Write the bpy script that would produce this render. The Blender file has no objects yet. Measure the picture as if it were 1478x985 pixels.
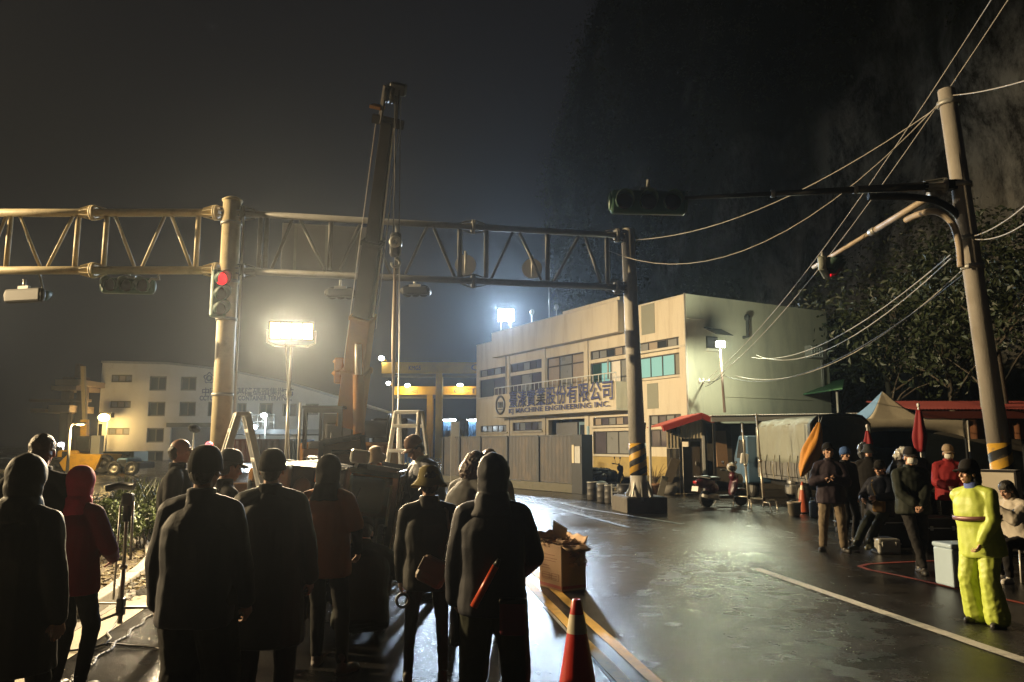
import bpy, math, random
from math import sin, cos, tan, pi, radians, atan2, sqrt
from mathutils import Vector, Matrix, noise

S = bpy.context.scene
COL = S.collection
# ------------------------------------------------------------------ camera
FPX, CAMZ = 1110.0, 1.75
PITCH = math.atan(149.5 / FPX)
cam_d = bpy.data.cameras.new('camera')
cam = bpy.data.objects.new('camera', cam_d)
COL.objects.link(cam)
cam.location = (0, 0, CAMZ)
cam.rotation_euler = (pi / 2 + PITCH, 0, 0)
cam_d.sensor_width = 36
cam_d.lens = FPX * 36 / 1478
cam_d.clip_start, cam_d.clip_end = 0.1, 2000
S.camera = cam
# ------------------------------------------------------------------ world: a black rainy night over a port
W_ = bpy.data.worlds.new('World')
S.world = W_
W_.use_nodes = True
nt = W_.node_tree
nt.nodes.clear()
wo = nt.nodes.new('ShaderNodeOutputWorld')
bg = nt.nodes.new('ShaderNodeBackground')
tc = nt.nodes.new('ShaderNodeTexCoord')
nz = nt.nodes.new('ShaderNodeTexNoise')
nz.inputs['Scale'].default_value = 1.6
nz.inputs['Detail'].default_value = 4
cr = nt.nodes.new('ShaderNodeValToRGB')
cr.color_ramp.elements[0].position = 0.3
cr.color_ramp.elements[0].color = (0.0042, 0.0046, 0.0064, 1)
cr.color_ramp.elements[1].position = 0.75
cr.color_ramp.elements[1].color = (0.0070, 0.0069, 0.0078, 1)
nt.links.new(tc.outputs['Generated'], nz.inputs['Vector'])
nt.links.new(nz.outputs['Fac'], cr.inputs['Fac'])
nt.links.new(cr.outputs['Color'], bg.inputs['Color'])
bg.inputs['Strength'].default_value = 1.0
nt.links.new(bg.outputs[0], wo.inputs['Surface'])
# ------------------------------------------------------------------ exposure
S.view_settings.view_transform = 'Standard'
S.view_settings.look = 'None'
S.view_settings.exposure = 0
S.view_settings.gamma = 1
S.view_settings.use_curve_mapping = False
S.render.engine = 'CYCLES'
S.cycles.use_denoising = True
S.cycles.max_bounces = 5
S.cycles.diffuse_bounces = 2
S.cycles.glossy_bounces = 3
S.cycles.transmission_bounces = 3
S.cycles.transparent_max_bounces = 6
S.cycles.volume_bounces = 0
S.cycles.sample_clamp_indirect = 4
S.cycles.caustics_reflective = False
S.cycles.caustics_refractive = False
# strengths of the lamps seen (or implied) in the photograph
PW = dict(street=100000, street2=20000, panel=1500, roof=2500, wall=950, sodium=750, rtg=420, cold=2000)
HAZE = dict(density=0.0006, aniso=0.80, color=(0.80, 0.90, 1.0))

rnd = random.Random(11)

# ------------------------------------------------------------------ pixel <-> world helpers (measuring aids)
def ray(px, py):
    x = (px - 739) / FPX
    yu = (492.5 - py) / FPX
    return Vector((x, cos(PITCH) - yu * sin(PITCH), sin(PITCH) + yu * cos(PITCH)))

def W(px, py, d):
    r = ray(px, py)
    return Vector((0, 0, CAMZ)) + r * (d / r.y)

def G(px, py, z=0.0):
    r = ray(px, py)
    return Vector((0, 0, CAMZ)) + r * ((z - CAMZ) / r.z)

def proj(p):
    x, y, z = p[0], p[1], p[2] - CAMZ
    dep = y * cos(PITCH) + z * sin(PITCH)
    u = -y * sin(PITCH) + z * cos(PITCH)
    return 739 + FPX * x / dep, 492.5 - FPX * u / dep

def on_line(px, A, B):
    lo, hi = -3.0, 4.0
    f = lambda t: proj(A.lerp(B, t))[0] - px
    for _ in range(60):
        m = (lo + hi) / 2
        if (f(lo) < 0) == (f(m) < 0): lo = m
        else: hi = m
    return A.lerp(B, lo)

# ------------------------------------------------------------------ materials
MATS = {}
def mat(name, col=(.5, .5, .5), rough=.6, metal=0.0, var=.18, scale=6.0, bump=.0, bscale=40.0, dirt=None, dscale=2.5,
        damt=.4, spec=.5, coat=0.0, stretch=(1, 1, 1), alpha=None, trans=0.0, sheen=0):
    if name in MATS: return MATS[name]
    m = bpy.data.materials.new(name)
    m.use_nodes = True
    t = m.node_tree
    b = t.nodes['Principled BSDF']
    L = t.links.new
    tc = t.nodes.new('ShaderNodeTexCoord')
    mp = t.nodes.new('ShaderNodeMapping')
    mp.inputs['Scale'].default_value = stretch
    L(tc.outputs['Object'], mp.inputs['Vector'])
    n = t.nodes.new('ShaderNodeTexNoise')
    n.inputs['Scale'].default_value = scale
    n.inputs['Detail'].default_value = 6
    n.inputs['Roughness'].default_value = .65
    L(mp.outputs[0], n.inputs['Vector'])
    mx = t.nodes.new('ShaderNodeMix'); mx.data_type = 'RGBA'
    mx.inputs['A'].default_value = (*[c * (1 - var) for c in col], 1)
    mx.inputs['B'].default_value = (*[min(1, c * (1 + var)) for c in col], 1)
    L(n.outputs['Fac'], mx.inputs['Factor'])
    out = mx.outputs['Result']
    if dirt:
        n2 = t.nodes.new('ShaderNodeTexNoise')
        n2.inputs['Scale'].default_value = dscale
        n2.inputs['Detail'].default_value = 8
        n2.inputs['Roughness'].default_value = .7
        L(mp.outputs[0], n2.inputs['Vector'])
        r = t.nodes.new('ShaderNodeMapRange')
        r.inputs['From Min'].default_value = .48
        r.inputs['From Max'].default_value = .72
        r.inputs['To Max'].default_value = damt
        L(n2.outputs['Fac'], r.inputs['Value'])
        m2 = t.nodes.new('ShaderNodeMix'); m2.data_type = 'RGBA'
        L(r.outputs[0], m2.inputs['Factor'])
        L(out, m2.inputs['A'])
        m2.inputs['B'].default_value = (*dirt, 1)
        out = m2.outputs['Result']
    L(out, b.inputs['Base Color'])
    rr = t.nodes.new('ShaderNodeMapRange')
    rr.inputs['To Min'].default_value = max(.03, rough - .12)
    rr.inputs['To Max'].default_value = min(1, rough + .12)
    L(n.outputs['Fac'], rr.inputs['Value'])
    L(rr.outputs[0], b.inputs['Roughness'])
    b.inputs['Metallic'].default_value = metal
    b.inputs['Specular IOR Level'].default_value = spec
    if coat: b.inputs['Coat Weight'].default_value = coat
    if trans: b.inputs['Transmission Weight'].default_value = trans
    if sheen: b.inputs['Sheen Weight'].default_value = sheen
    if bump:
        n3 = t.nodes.new('ShaderNodeTexNoise')
        n3.inputs['Scale'].default_value = bscale
        n3.inputs['Detail'].default_value = 5
        L(mp.outputs[0], n3.inputs['Vector'])
        bp = t.nodes.new('ShaderNodeBump')
        bp.inputs['Strength'].default_value = bump
        bp.inputs['Distance'].default_value = .02
        L(n3.outputs['Fac'], bp.inputs['Height'])
        L(bp.outputs[0], b.inputs['Normal'])
    MATS[name] = m
    return m

def emit(name, col, strength, sample=False):
    if name in MATS: return MATS[name]
    m = bpy.data.materials.new(name); m.use_nodes = True
    b = m.node_tree.nodes['Principled BSDF']
    b.inputs['Base Color'].default_value = (*[c * .5 for c in col], 1)
    b.inputs['Emission Color'].default_value = (*col, 1)
    b.inputs['Emission Strength'].default_value = strength
    m.cycles.emission_sampling = 'AUTO' if sample else 'NONE'
    MATS[name] = m
    return m

# ------------------------------------------------------------------ object helpers
def wm(o):
    m = o.matrix_basis.copy()
    while o.parent:
        o = o.parent
        m = o.matrix_basis @ m
    return m

def tag(o, label=None, cat=None, group=None, kind=None):
    if label: o['label'] = label
    if cat: o['category'] = cat
    if group: o['group'] = group
    if kind: o['kind'] = kind
    return o

def thing(name, label, cat, loc=(0, 0, 0), rz=0.0, group=None, scale=1.0):
    o = bpy.data.objects.new(name, None)
    o.empty_display_size = .1
    COL.objects.link(o)
    o.location = loc
    o.rotation_euler = (0, 0, rz)
    o.scale = (scale,) * 3
    return tag(o, label, cat, group)

def link(name, me, material=None, parent=None, label=None, cat=None, group=None, kind=None):
    o = bpy.data.objects.new(name, me)
    COL.objects.link(o)
    if material is not None and not me.materials: me.materials.append(material)
    if parent: o.parent = parent
    return tag(o, label, cat, group, kind)

def copy_tree(o, parent=None):
    c = o.copy(); COL.objects.link(c); c.parent = parent
    for ch in list(o.children): copy_tree(ch, c)
    return c

def frame(p0, p1, up=Vector((0, 0, 1))):
    """columns: side, axis, normal; axis runs p0 -> p1"""
    y = (Vector(p1) - Vector(p0)).normalized()
    x = y.cross(Vector(up))
    if x.length < 1e-4: x = y.cross(Vector((0, 1, 0)))
    x.normalize()
    z = x.cross(y)
    return Matrix((x, y, z)).transposed()

class MB:
    def __init__(s): s.v, s.f, s.sm = [], [], []
    def add(s, vs, fs, smooth=False):
        b = len(s.v)
        s.v += [Vector(v) for v in vs]
        s.f += [[i + b for i in f] for f in fs]
        s.sm += [smooth] * len(fs)
        return s
    def box(s, c, size, rot=None, taper=1.0):
        hx, hy, hz = [q / 2 for q in size]
        c = Vector(c)
        vs = []
        for z in (-hz, hz):
            k = 1 if z < 0 else taper
            for x, y in ((-hx, -hy), (hx, -hy), (hx, hy), (-hx, hy)):
                p = Vector((x * k, y * k, z))
                vs.append(c + (rot @ p if rot else p))
        return s.add(vs, [(3, 2, 1, 0), (4, 5, 6, 7), (0, 1, 5, 4), (1, 2, 6, 5), (2, 3, 7, 6), (3, 0, 4, 7)])
    def rbox(s, c, size, r=.02, rot=None, seg=2):
        """box with rounded vertical-profile edges (all 12 edges chamfered)"""
        c = Vector(c); hx, hy, hz = [q / 2 for q in size]
        r = min(r, hx * .98, hy * .98, hz * .98)
        prof = [(-hz, r), (-hz + r * .3, r * .3), (-hz + r, 0), (hz - r, 0), (hz - r * .3, r * .3), (hz, r)]
        rings = []
        n = 0
        for z, ins in prof:
            ring = []
            ex, ey = hx - ins, hy - ins
            rr = max(r - ins * .5, r * .3)
            for sx, sy, a0 in ((1, 1, 0), (-1, 1, 90), (-1, -1, 180), (1, -1, 270)):
                for k in range(seg + 1):
                    a = radians(a0 + 90 * k / seg)
                    p = Vector((sx * (ex - rr) + rr * cos(a), sy * (ey - rr) + rr * sin(a), z))
                    ring.append(c + (rot @ p if rot else p))
            rings.append(ring); n = len(ring)
        vs = [p for r_ in rings for p in r_]
        fs = []
        for i in range(len(rings) - 1):
            for j in range(n):
                fs.append((i * n + j, i * n + (j + 1) % n, (i + 1) * n + (j + 1) % n, (i + 1) * n + j))
        fs.append(tuple(range(n))[::-1])
        fs.append(tuple((len(rings) - 1) * n + j for j in range(n)))
        return s.add(vs, fs)
    def bar(s, p0, p1, w, h, up=(0, 0, 1)):
        p0, p1 = Vector(p0), Vector(p1)
        m = frame(p0, p1, up)
        return s.box((p0 + p1) / 2, (w, (p1 - p0).length, h), m)
    def tube(s, p0, p1, r, r2=None, n=10, caps=True):
        p0, p1 = Vector(p0), Vector(p1)
        r2 = r if r2 is None else r2
        m = frame(p0, p1)
        vs = []
        for p, q in ((p0, r), (p1, r2)):
            for k in range(n):
                a = 2 * pi * k / n
                vs.append(p + m @ Vector((cos(a) * q, 0, sin(a) * q)))
        b = len(s.v)
        s.add(vs, [(k, n + k, n + (k + 1) % n, (k + 1) % n) for k in range(n)], True)
        if caps: s.add([], []) ; s.f += [[b + k for k in range(n)], [b + n + k for k in range(n)][::-1]]; s.sm += [False, False]
        return s
    def path(s, pts, r, n=8, caps=True, r2=None):
        pts = [Vector(p) for p in pts]
        vs = []; N = len(pts)
        ref = None
        for i, p in enumerate(pts):
            d = (pts[min(i + 1, N - 1)] - pts[max(i - 1, 0)]).normalized()
            if ref is None:
                ref = d.cross(Vector((0, 0, 1)))
                if ref.length < 1e-3: ref = d.cross(Vector((0, 1, 0)))
            x = (ref - d * ref.dot(d)).normalized(); ref = x
            z = x.cross(d)
            q = r if r2 is None else r + (r2 - r) * i / (N - 1)
            for k in range(n):
                a = 2 * pi * k / n
                vs.append(p + x * cos(a) * q + z * sin(a) * q)
        fs = [(i * n + k, (i + 1) * n + k, (i + 1) * n + (k + 1) % n, i * n + (k + 1) % n) for i in range(N - 1) for k in range(n)]
        b = len(s.v)
        s.add(vs, fs, True)
        if caps:
            s.f += [[b + k for k in range(n)][::-1], [b + (N - 1) * n + k for k in range(n)]]; s.sm += [False, False]
        return s
    def lathe(s, prof, c=(0, 0, 0), rot=None, n=16, closed=False, smooth=True, a0=0, a1=360):
        """prof: (radius, z) list"""
        c = Vector(c); vs = []
        full = abs(a1 - a0) >= 360
        m = n if full else n + 1
        for r, z in prof:
            for k in range(m):
                a = radians(a0 + (a1 - a0) * k / n)
                p = Vector((r * cos(a), r * sin(a), z))
                vs.append(c + (rot @ p if rot else p))
        P = len(prof); fs = []
        for i in range(P - 1 + (1 if closed else 0)):
            i2 = (i + 1) % P
            for k in range(m if full else m - 1):
                k2 = (k + 1) % m
                fs.append((i * m + k, i * m + k2, i2 * m + k2, i2 * m + k))
        return s.add(vs, fs, smooth)
    def prism(s, poly, d0, d1, M=None):
        """poly: (x, z) outline, extruded along y from d0 to d1, M: 4x4"""
        n = len(poly)
        vs = [Vector((x, d0, z)) for x, z in poly] + [Vector((x, d1, z)) for x, z in poly]
        if M is not None: vs = [M @ v for v in vs]
        return s.add(vs, [tuple(range(n)), tuple(range(2 * n - 1, n - 1, -1))] + [(k, n + k, n + (k + 1) % n, (k + 1) % n) for k in range(n)])
    def ell(s, c, r, rot=None, nu=12, nv=8):
        c = Vector(c); vs = []; fs = []
        for i in range(nv + 1):
            t = pi * i / nv
            for k in range(nu):
                a = 2 * pi * k / nu
                p = Vector((r[0] * sin(t) * cos(a), r[1] * sin(t) * sin(a), r[2] * cos(t)))
                vs.append(c + (rot @ p if rot else p))
        for i in range(nv):
            for k in range(nu):
                fs.append((i * nu + k, (i + 1) * nu + k, (i + 1) * nu + (k + 1) % nu, i * nu + (k + 1) % nu))
        return s.add(vs, fs, True)
    def quad(s, a, b, c, d): return s.add([a, b, c, d], [(0, 1, 2, 3)])
    def grid(s, fn, nu, nv, smooth=True):
        vs = [fn(i / nu, j / nv) for j in range(nv + 1) for i in range(nu + 1)]
        fs = [(j * (nu + 1) + i, j * (nu + 1) + i + 1, (j + 1) * (nu + 1) + i + 1, (j + 1) * (nu + 1) + i) for j in range(nv) for i in range(nu)]
        return s.add(vs, fs, smooth)
    def xf(s, M):
        s.v = [M @ v for v in s.v]; return s
    def mesh(s, name, M=None):
        vs = [M @ v for v in s.v] if M is not None else s.v
        me = bpy.data.meshes.new(name)
        me.from_pydata([tuple(v) for v in vs], [], s.f)
        me.polygons.foreach_set('use_smooth', s.sm)
        me.update()
        return me
    def build(s, name, material, parent=None, label=None, cat=None, group=None, kind=None, world=True, bevel=0, solid=0):
        """world=True: vertices are world coordinates, moved into the parent's space"""
        M = None
        if parent and world: M = wm(parent).inverted()
        me = s.mesh(name, M)
        o = link(name, me, material, parent, label, cat, group, kind)
        if solid:
            md = o.modifiers.new('solid', 'SOLIDIFY'); md.thickness = solid; md.offset = 0
        if bevel:
            md = o.modifiers.new('bevel', 'BEVEL'); md.width = bevel; md.segments = 2; md.limit_method = 'ANGLE'; md.angle_limit = radians(40)
        return o

def lamp(name, kind, loc, power, col, target=None, size=.3, size_y=None, spot=None, parent=None, blend=.4, spread=None):
    d = bpy.data.lights.new(name, kind)
    d.energy = power; d.color = col
    if kind == 'AREA':
        d.shape = 'RECTANGLE'; d.size = size; d.size_y = size_y or size
        if spread: d.spread = radians(spread)
    else: d.shadow_soft_size = size
    if kind == 'SPOT': d.spot_size = radians(spot); d.spot_blend = blend
    o = bpy.data.objects.new(name, d); COL.objects.link(o)
    loc = Vector(loc)
    R = Matrix.Identity(3)
    if target is not None: R = (Vector(target) - loc).to_track_quat('-Z', 'Y').to_matrix()
    Mx = Matrix.Translation(loc) @ R.to_4x4()
    if parent: o.parent = parent; Mx = wm(parent).inverted() @ Mx
    o.matrix_basis = Mx
    return o

def text(body, size, name, material, origin, xdir, zdir, parent=None, extrude=.01, offset=0, align='LEFT', squash=1.0, label=None, kind=None):
    c = bpy.data.curves.new(name, 'FONT')
    c.body = body; c.size = size; c.extrude = extrude; c.offset = offset; c.align_x = align; c.resolution_u = 2
    o = bpy.data.objects.new(name, c); COL.objects.link(o)
    me = bpy.data.meshes.new_from_object(o.evaluated_get(bpy.context.evaluated_depsgraph_get()))
    bpy.data.objects.remove(o); bpy.data.curves.remove(c)
    x = Vector(xdir).normalized(); y = Vector(zdir).normalized(); z = x.cross(y)
    M = Matrix((x * squash, y, z)).transposed().to_4x4(); M.translation = Vector(origin)
    if parent: M = wm(parent).inverted() @ M
    me.transform(M)
    me.name = name
    me.materials.clear()
    o = link(name, me, material, parent)
    return tag(o, label, None, None, kind)

def sag(a, b, drop, n=14):
    a, b = Vector(a), Vector(b)
    return [a.lerp(b, i / n) - Vector((0, 0, drop * 4 * (i / n) * (1 - i / n))) for i in range(n + 1)]
# ------------------------------------------------------------------ shared materials
M_steel = mat('galvanised steel', (.42, .42, .40), .45, .3, .2, 5, .15, 30, dirt=(.2, .15, .1), dscale=3, damt=.35)
M_pole = mat('painted pole', (.47, .455, .42), .55, 0, .15, 3, .2, 25, dirt=(.16, .14, .11), dscale=2, damt=.5, stretch=(1, 1, .4))
M_truss = mat('cream truss paint', (.66, .56, .35), .55, 0, .12, 4, .15, 30, dirt=(.25, .17, .09), dscale=3, damt=.5)
M_conc = mat('concrete', (.30, .29, .27), .8, 0, .2, 4, .5, 60, dirt=(.12, .11, .10), dscale=2, damt=.6)
M_concpole = mat('spun concrete', (.40, .37, .33), .75, 0, .15, 5, .3, 80, dirt=(.18, .15, .12), dscale=1.5, damt=.5, stretch=(1, 1, .3))
M_black = mat('black plastic', (.018, .018, .02), .45, 0, .3, 8)
M_rubber = mat('black rubber', (.02, .02, .02), .75, 0, .3, 14, .3, 60)
M_dark = mat('dark painted metal', (.026, .026, .027), .5, .2, .3, 8, .1)
M_white = mat('white plastic', (.72, .72, .69), .4, 0, .08, 6)
M_alu = mat('aluminium', (.72, .71, .67), .4, .3, .12, 9, .1, 60)
M_yel = mat('yellow paint', (.62, .36, .03), .5, 0, .15, 6, .1, 30, dirt=(.2, .12, .05), damt=.5)
M_blk = mat('black paint', (.02, .02, .02), .5, 0, .2, 6, .1)
M_sigg = mat('dark green signal paint', (.045, .12, .085), .45, 0, .2, 8, .1)
M_sigl = mat('unlit signal glass', (.022, .016, .016), .12, 0, .3, 30)
M_sigbk = mat('signal back grey green', (.26, .28, .24), .55, 0, .2, 8)
M_wire = mat('grey cable', (.38, .36, .33), .6, 0, .2, 20)
M_wirek = mat('black cable', (.035, .035, .035), .6, 0, .2, 20)
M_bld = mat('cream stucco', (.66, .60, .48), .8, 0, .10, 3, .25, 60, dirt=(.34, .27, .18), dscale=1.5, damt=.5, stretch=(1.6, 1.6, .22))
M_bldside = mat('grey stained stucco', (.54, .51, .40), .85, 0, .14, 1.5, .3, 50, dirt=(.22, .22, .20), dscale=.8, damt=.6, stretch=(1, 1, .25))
M_bldgreen = mat('sage panel', (.27, .28, .23), .8, 0, .1, 3, .2, 60)
M_dado = mat('ochre dado', (.44, .33, .12), .8, 0, .15, 3, .2, 60, dirt=(.2, .16, .09), damt=.5)
M_winfr = mat('dark window frame', (.07, .065, .06), .5, .3, .2, 8)
M_glass = mat('dark glass', (.04, .045, .05), .08, 0, .3, 2, spec=.7)
M_glassg = mat('frosted glass', (.24, .25, .25), .3, 0, .15, 2)
M_glasscurt = mat('curtained glass', (.36, .30, .24), .35, 0, .2, 3)
M_teal = emit('lit teal window', (.25, .55, .52), .55)
M_warmwin = emit('lit cream window', (.75, .62, .4), .6)
M_ledge = mat('light ledge', (.6, .56, .47), .7, 0, .1, 5, .2, dirt=(.3, .26, .2), damt=.4)
M_red = mat('red paint', (.42, .05, .035), .5, 0, .15, 6, .1)
M_skin = mat('skin', (.48, .28, .19), .5, 0, .08, 30, .08, 120)
M_eye = mat('eye', (.22, .17, .14), .3)
M_hair = mat('black hair', (.018, .015, .013), .45, 0, .4, 60, .5, 90)
M_hairb = mat('brown hair', (.06, .03, .018), .5, 0, .4, 60, .5, 90)
def cloth(name, col, rough=.8, var=.12, bump=.10, spec=.2):
    return mat(name, col, rough, 0, var, 9, min(bump, .12), 70, spec=spec)
def paint(name, col, rough=.35, coat=.3, dirt=(.12, .1, .08), damt=.25):
    return mat(name, col, rough, 0, .08, 5, .03, 30, dirt=dirt, damt=damt, coat=coat)

def striped(name):
    """yellow and black spiral warning bands (painted on the pole, in its object space)"""
    m = mat(name, (.6, .4, .05), .5)
    t = m.node_tree; b = t.nodes['Principled BSDF']; L = t.links.new
    tc = t.nodes.new('ShaderNodeTexCoord')
    sx = t.nodes.new('ShaderNodeSeparateXYZ'); L(tc.outputs['Object'], sx.inputs[0])
    at = t.nodes.new('ShaderNodeMath'); at.operation = 'ARCTAN2'
    L(sx.outputs['Y'], at.inputs[0]); L(sx.outputs['X'], at.inputs[1])
    dv = t.nodes.new('ShaderNodeMath'); dv.operation = 'MULTIPLY'; dv.inputs[1].default_value = -1 / (2 * pi); L(at.outputs[0], dv.inputs[0])
    zz = t.nodes.new('ShaderNodeMath'); zz.operation = 'MULTIPLY'; zz.inputs[1].default_value = 1.55; L(sx.outputs['Z'], zz.inputs[0])
    ad = t.nodes.new('ShaderNodeMath'); L(zz.outputs[0], ad.inputs[0]); L(dv.outputs[0], ad.inputs[1])
    m2 = t.nodes.new('ShaderNodeMath'); m2.operation = 'MULTIPLY'; m2.inputs[1].default_value = 2.0; L(ad.outputs[0], m2.inputs[0])
    fr = t.nodes.new('ShaderNodeMath'); fr.operation = 'FRACT'; L(m2.outputs[0], fr.inputs[0])
    st = t.nodes.new('ShaderNodeMath'); st.operation = 'GREATER_THAN'; st.inputs[1].default_value = .5; L(fr.outputs[0], st.inputs[0])
    nz = t.nodes.new('ShaderNodeTexNoise'); nz.inputs['Scale'].default_value = 9; nz.inputs['Detail'].default_value = 7
    L(tc.outputs['Object'], nz.inputs['Vector'])
    wr = t.nodes.new('ShaderNodeMapRange'); wr.inputs['From Min'].default_value = .55; wr.inputs['From Max'].default_value = .75; wr.inputs['To Max'].default_value = .6
    L(nz.outputs['Fac'], wr.inputs['Value'])
    mx = t.nodes.new('ShaderNodeMix'); mx.data_type = 'RGBA'
    mx.inputs['A'].default_value = (.62, .36, .04, 1); mx.inputs['B'].default_value = (.02, .02, .02, 1)
    L(st.outputs[0], mx.inputs['Factor'])
    my = t.nodes.new('ShaderNodeMix'); my.data_type = 'RGBA'; my.inputs['B'].default_value = (.2, .17, .12, 1)
    L(wr.outputs[0], my.inputs['Factor']); L(mx.outputs['Result'], my.inputs['A'])
    L(my.outputs['Result'], b.inputs['Base Color'])
    return m
M_stripe = striped('hazard stripes')

def wet_asphalt(name, base=(.021, .020, .0195), wet=1.0, scale=1.0):
    m = bpy.data.materials.new(name); m.use_nodes = True
    t = m.node_tree; b = t.nodes['Principled BSDF']; L = t.links.new
    tc = t.nodes.new('ShaderNodeTexCoord')
    def nz(s, det=5, rough=.6, st=(1, 1, 1), dist=0):
        mp = t.nodes.new('ShaderNodeMapping'); mp.inputs['Scale'].default_value = st
        L(tc.outputs['Object'], mp.inputs['Vector'])
        n = t.nodes.new('ShaderNodeTexNoise'); n.inputs['Scale'].default_value = s; n.inputs['Detail'].default_value = det
        n.inputs['Roughness'].default_value = rough; n.inputs['Distortion'].default_value = dist
        L(mp.outputs[0], n.inputs['Vector']); return n.outputs['Fac']
    def rng(x, a, c, lo, hi):
        r = t.nodes.new('ShaderNodeMapRange')
        for k, v in zip(('From Min', 'From Max', 'To Min', 'To Max'), (a, c, lo, hi)): r.inputs[k].default_value = v
        L(x, r.inputs['Value']); return r.outputs[0]
    big = nz(.35, 6, .6, (1, .45, 1), .6)
    mid = nz(2.2, 6, .7)
    fine = nz(95, 3, .8)
    grit = nz(36, 4, .75)
    mx = t.nodes.new('ShaderNodeMix'); mx.data_type = 'RGBA'
    mx.inputs['A'].default_value = (*[c * .75 for c in base], 1); mx.inputs['B'].default_value = (*[c * 1.5 for c in base], 1)
    L(rng(mid, .3, .7, 0, 1), mx.inputs['Factor'])
    my = t.nodes.new('ShaderNodeMix'); my.data_type = 'RGBA'; my.blend_type = 'MULTIPLY'; my.inputs['Factor'].default_value = .6
    L(mx.outputs['Result'], my.inputs['A'])
    cr = t.nodes.new('ShaderNodeValToRGB'); cr.color_ramp.elements[0].color = (.45, .45, .45, 1); cr.color_ramp.elements[1].color = (1.5, 1.5, 1.5, 1)
    cr.color_ramp.elements[0].position = .35; cr.color_ramp.elements[1].position = .68
    L(fine, cr.inputs['Fac']); L(cr.outputs['Color'], my.inputs['B'])
    vo = t.nodes.new('ShaderNodeTexVoronoi'); vo.feature = 'DISTANCE_TO_EDGE'; vo.inputs['Scale'].default_value = .42
    wv = t.nodes.new('ShaderNodeMix'); wv.data_type = 'VECTOR'; wv.inputs['Factor'].default_value = .10
    wn = t.nodes.new('ShaderNodeTexNoise'); wn.inputs['Scale'].default_value = 2.2; wn.inputs['Detail'].default_value = 5; L(tc.outputs['Object'], wn.inputs['Vector'])
    L(tc.outputs['Object'], wv.inputs['A']); L(wn.outputs['Color'], wv.inputs['B']); L(wv.outputs['Result'], vo.inputs['Vector'])
    ck = rng(vo.outputs['Distance'], .004, .012, .35, 1)
    mz = t.nodes.new('ShaderNodeMix'); mz.data_type = 'RGBA'; mz.blend_type = 'MULTIPLY'; mz.inputs['Factor'].default_value = 1
    L(my.outputs['Result'], mz.inputs['A']); L(ck, mz.inputs['B'])
    L(mz.outputs['Result'], b.inputs['Base Color'])
    # water film: smoother in wide patches, rougher where it drains
    r1 = rng(big, .28, .74, .30, .12)
    ad = t.nodes.new('ShaderNodeMath'); ad.operation = 'ADD'; L(r1, ad.inputs[0]); L(rng(mid, .3, .7, -.05, .08), ad.inputs[1])
    L(ad.outputs[0], b.inputs['Roughness'])
    b.inputs['Specular IOR Level'].default_value = .5
    h = t.nodes.new('ShaderNodeMath'); h.operation = 'MULTIPLY_ADD'; L(grit, h.inputs[0]); h.inputs[1].default_value = .7
    L(fine, h.inputs[2])
    bp = t.nodes.new('ShaderNodeBump'); bp.inputs['Distance'].default_value = .010
    L(rng(big, .30, .72, .50, .22), bp.inputs['Strength'])
    L(h.outputs[0], bp.inputs['Height']); L(bp.outputs[0], b.inputs['Normal'])
    MATS[name] = m
    return m
M_road = wet_asphalt('wet asphalt')
M_yard = wet_asphalt('wet yard concrete', (.05, .048, .044))
def road_paint(name, col, wear=.5):
    m = mat(name, col, .42, 0, .15, 3, .6, 120, dirt=(.05, .05, .045), dscale=5, damt=wear)
    return m
M_yline = road_paint('yellow road paint', (.62, .36, .04), .55)
M_wline = road_paint('white road paint', (.52, .49, .42), .75)
M_rline = road_paint('red kerb paint', (.30, .06, .04), .8)
M_fadew = road_paint('faded white road paint', (.22, .21, .19), 1.0)
# ------------------------------------------------------------------ ground, road, markings
RD = Vector((-.150, .9887, 0)).normalized()      # along the road
RN = Vector((RD.y, -RD.x, 0))                     # to its right

def flat_poly(name, pts, z, material, label=None):
    m = MB(); m.add([(p[0], p[1], z) for p in pts], [tuple(range(len(pts)))])
    return m.build(name, material, kind='structure')

g = MB(); g.add([(-400, -60, -.01), (400, -60, -.01), (400, 700, -.01), (-400, 700, -.01)], [(0, 1, 2, 3)])
g.build('ground', M_yard, kind='structure')
GA, GB = Vector((-3.5, 5.66, 0)), Vector((-4.0, 8.83, 0))
def along(p, s): return Vector(p) + RD * s
edge0 = along(GA, -20); edge1 = along(GA, 90)
flat_poly('road', [edge0, (30, -14, 0), (26, 18, 0), (8, 21.8, 0), (2.9, 24.5, 0), (-2, 33, 0), (-8, 42, 0), edge1], 0.0, M_road)

def stripe_poly(name, pts, w, material, z=.006):
    """painted line following points, constant width, slightly worn edges"""
    m = MB(); P = [Vector((p[0], p[1], 0)) for p in pts]
    Q = [P[0]]
    for a, b in zip(P, P[1:]):
        n = max(1, int((b - a).length / .35))
        Q += [a.lerp(b, k / n) for k in range(1, n + 1)]
    L_, R_ = [], []
    for i, p in enumerate(Q):
        d = (Q[min(i + 1, len(Q) - 1)] - Q[max(i - 1, 0)]).normalized()
        nn = Vector((d.y, -d.x, 0))
        L_.append(p - nn * (w / 2 + rnd.uniform(-.006, .006))); R_.append(p + nn * (w / 2 + rnd.uniform(-.006, .006)))
    n = len(Q)
    m.add([(p.x, p.y, z) for p in L_ + R_], [(i, n + i, n + i + 1, i + 1) for i in range(n - 1)])
    return m.build(name, material, kind='structure')
yl = G(775, 855); yl.z = 0
stripe_poly('yellow_line', [along(yl, -6), along(yl, 16)], .105, M_yline)
y2 = yl + RN * .235
stripe_poly('yellow_line', [along(y2, -6), along(y2, 16)], .105, M_yline)
y3 = yl - RN * .075 
stripe_poly('white_line', [along(y3, -6), along(y3, -.8)], .03, M_fadew, .0055)
wl = G(1090, 821); wl.z = 0
stripe_poly('white_line', [along(wl, -9), along(wl, 0)], .14, M_wline)
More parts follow.
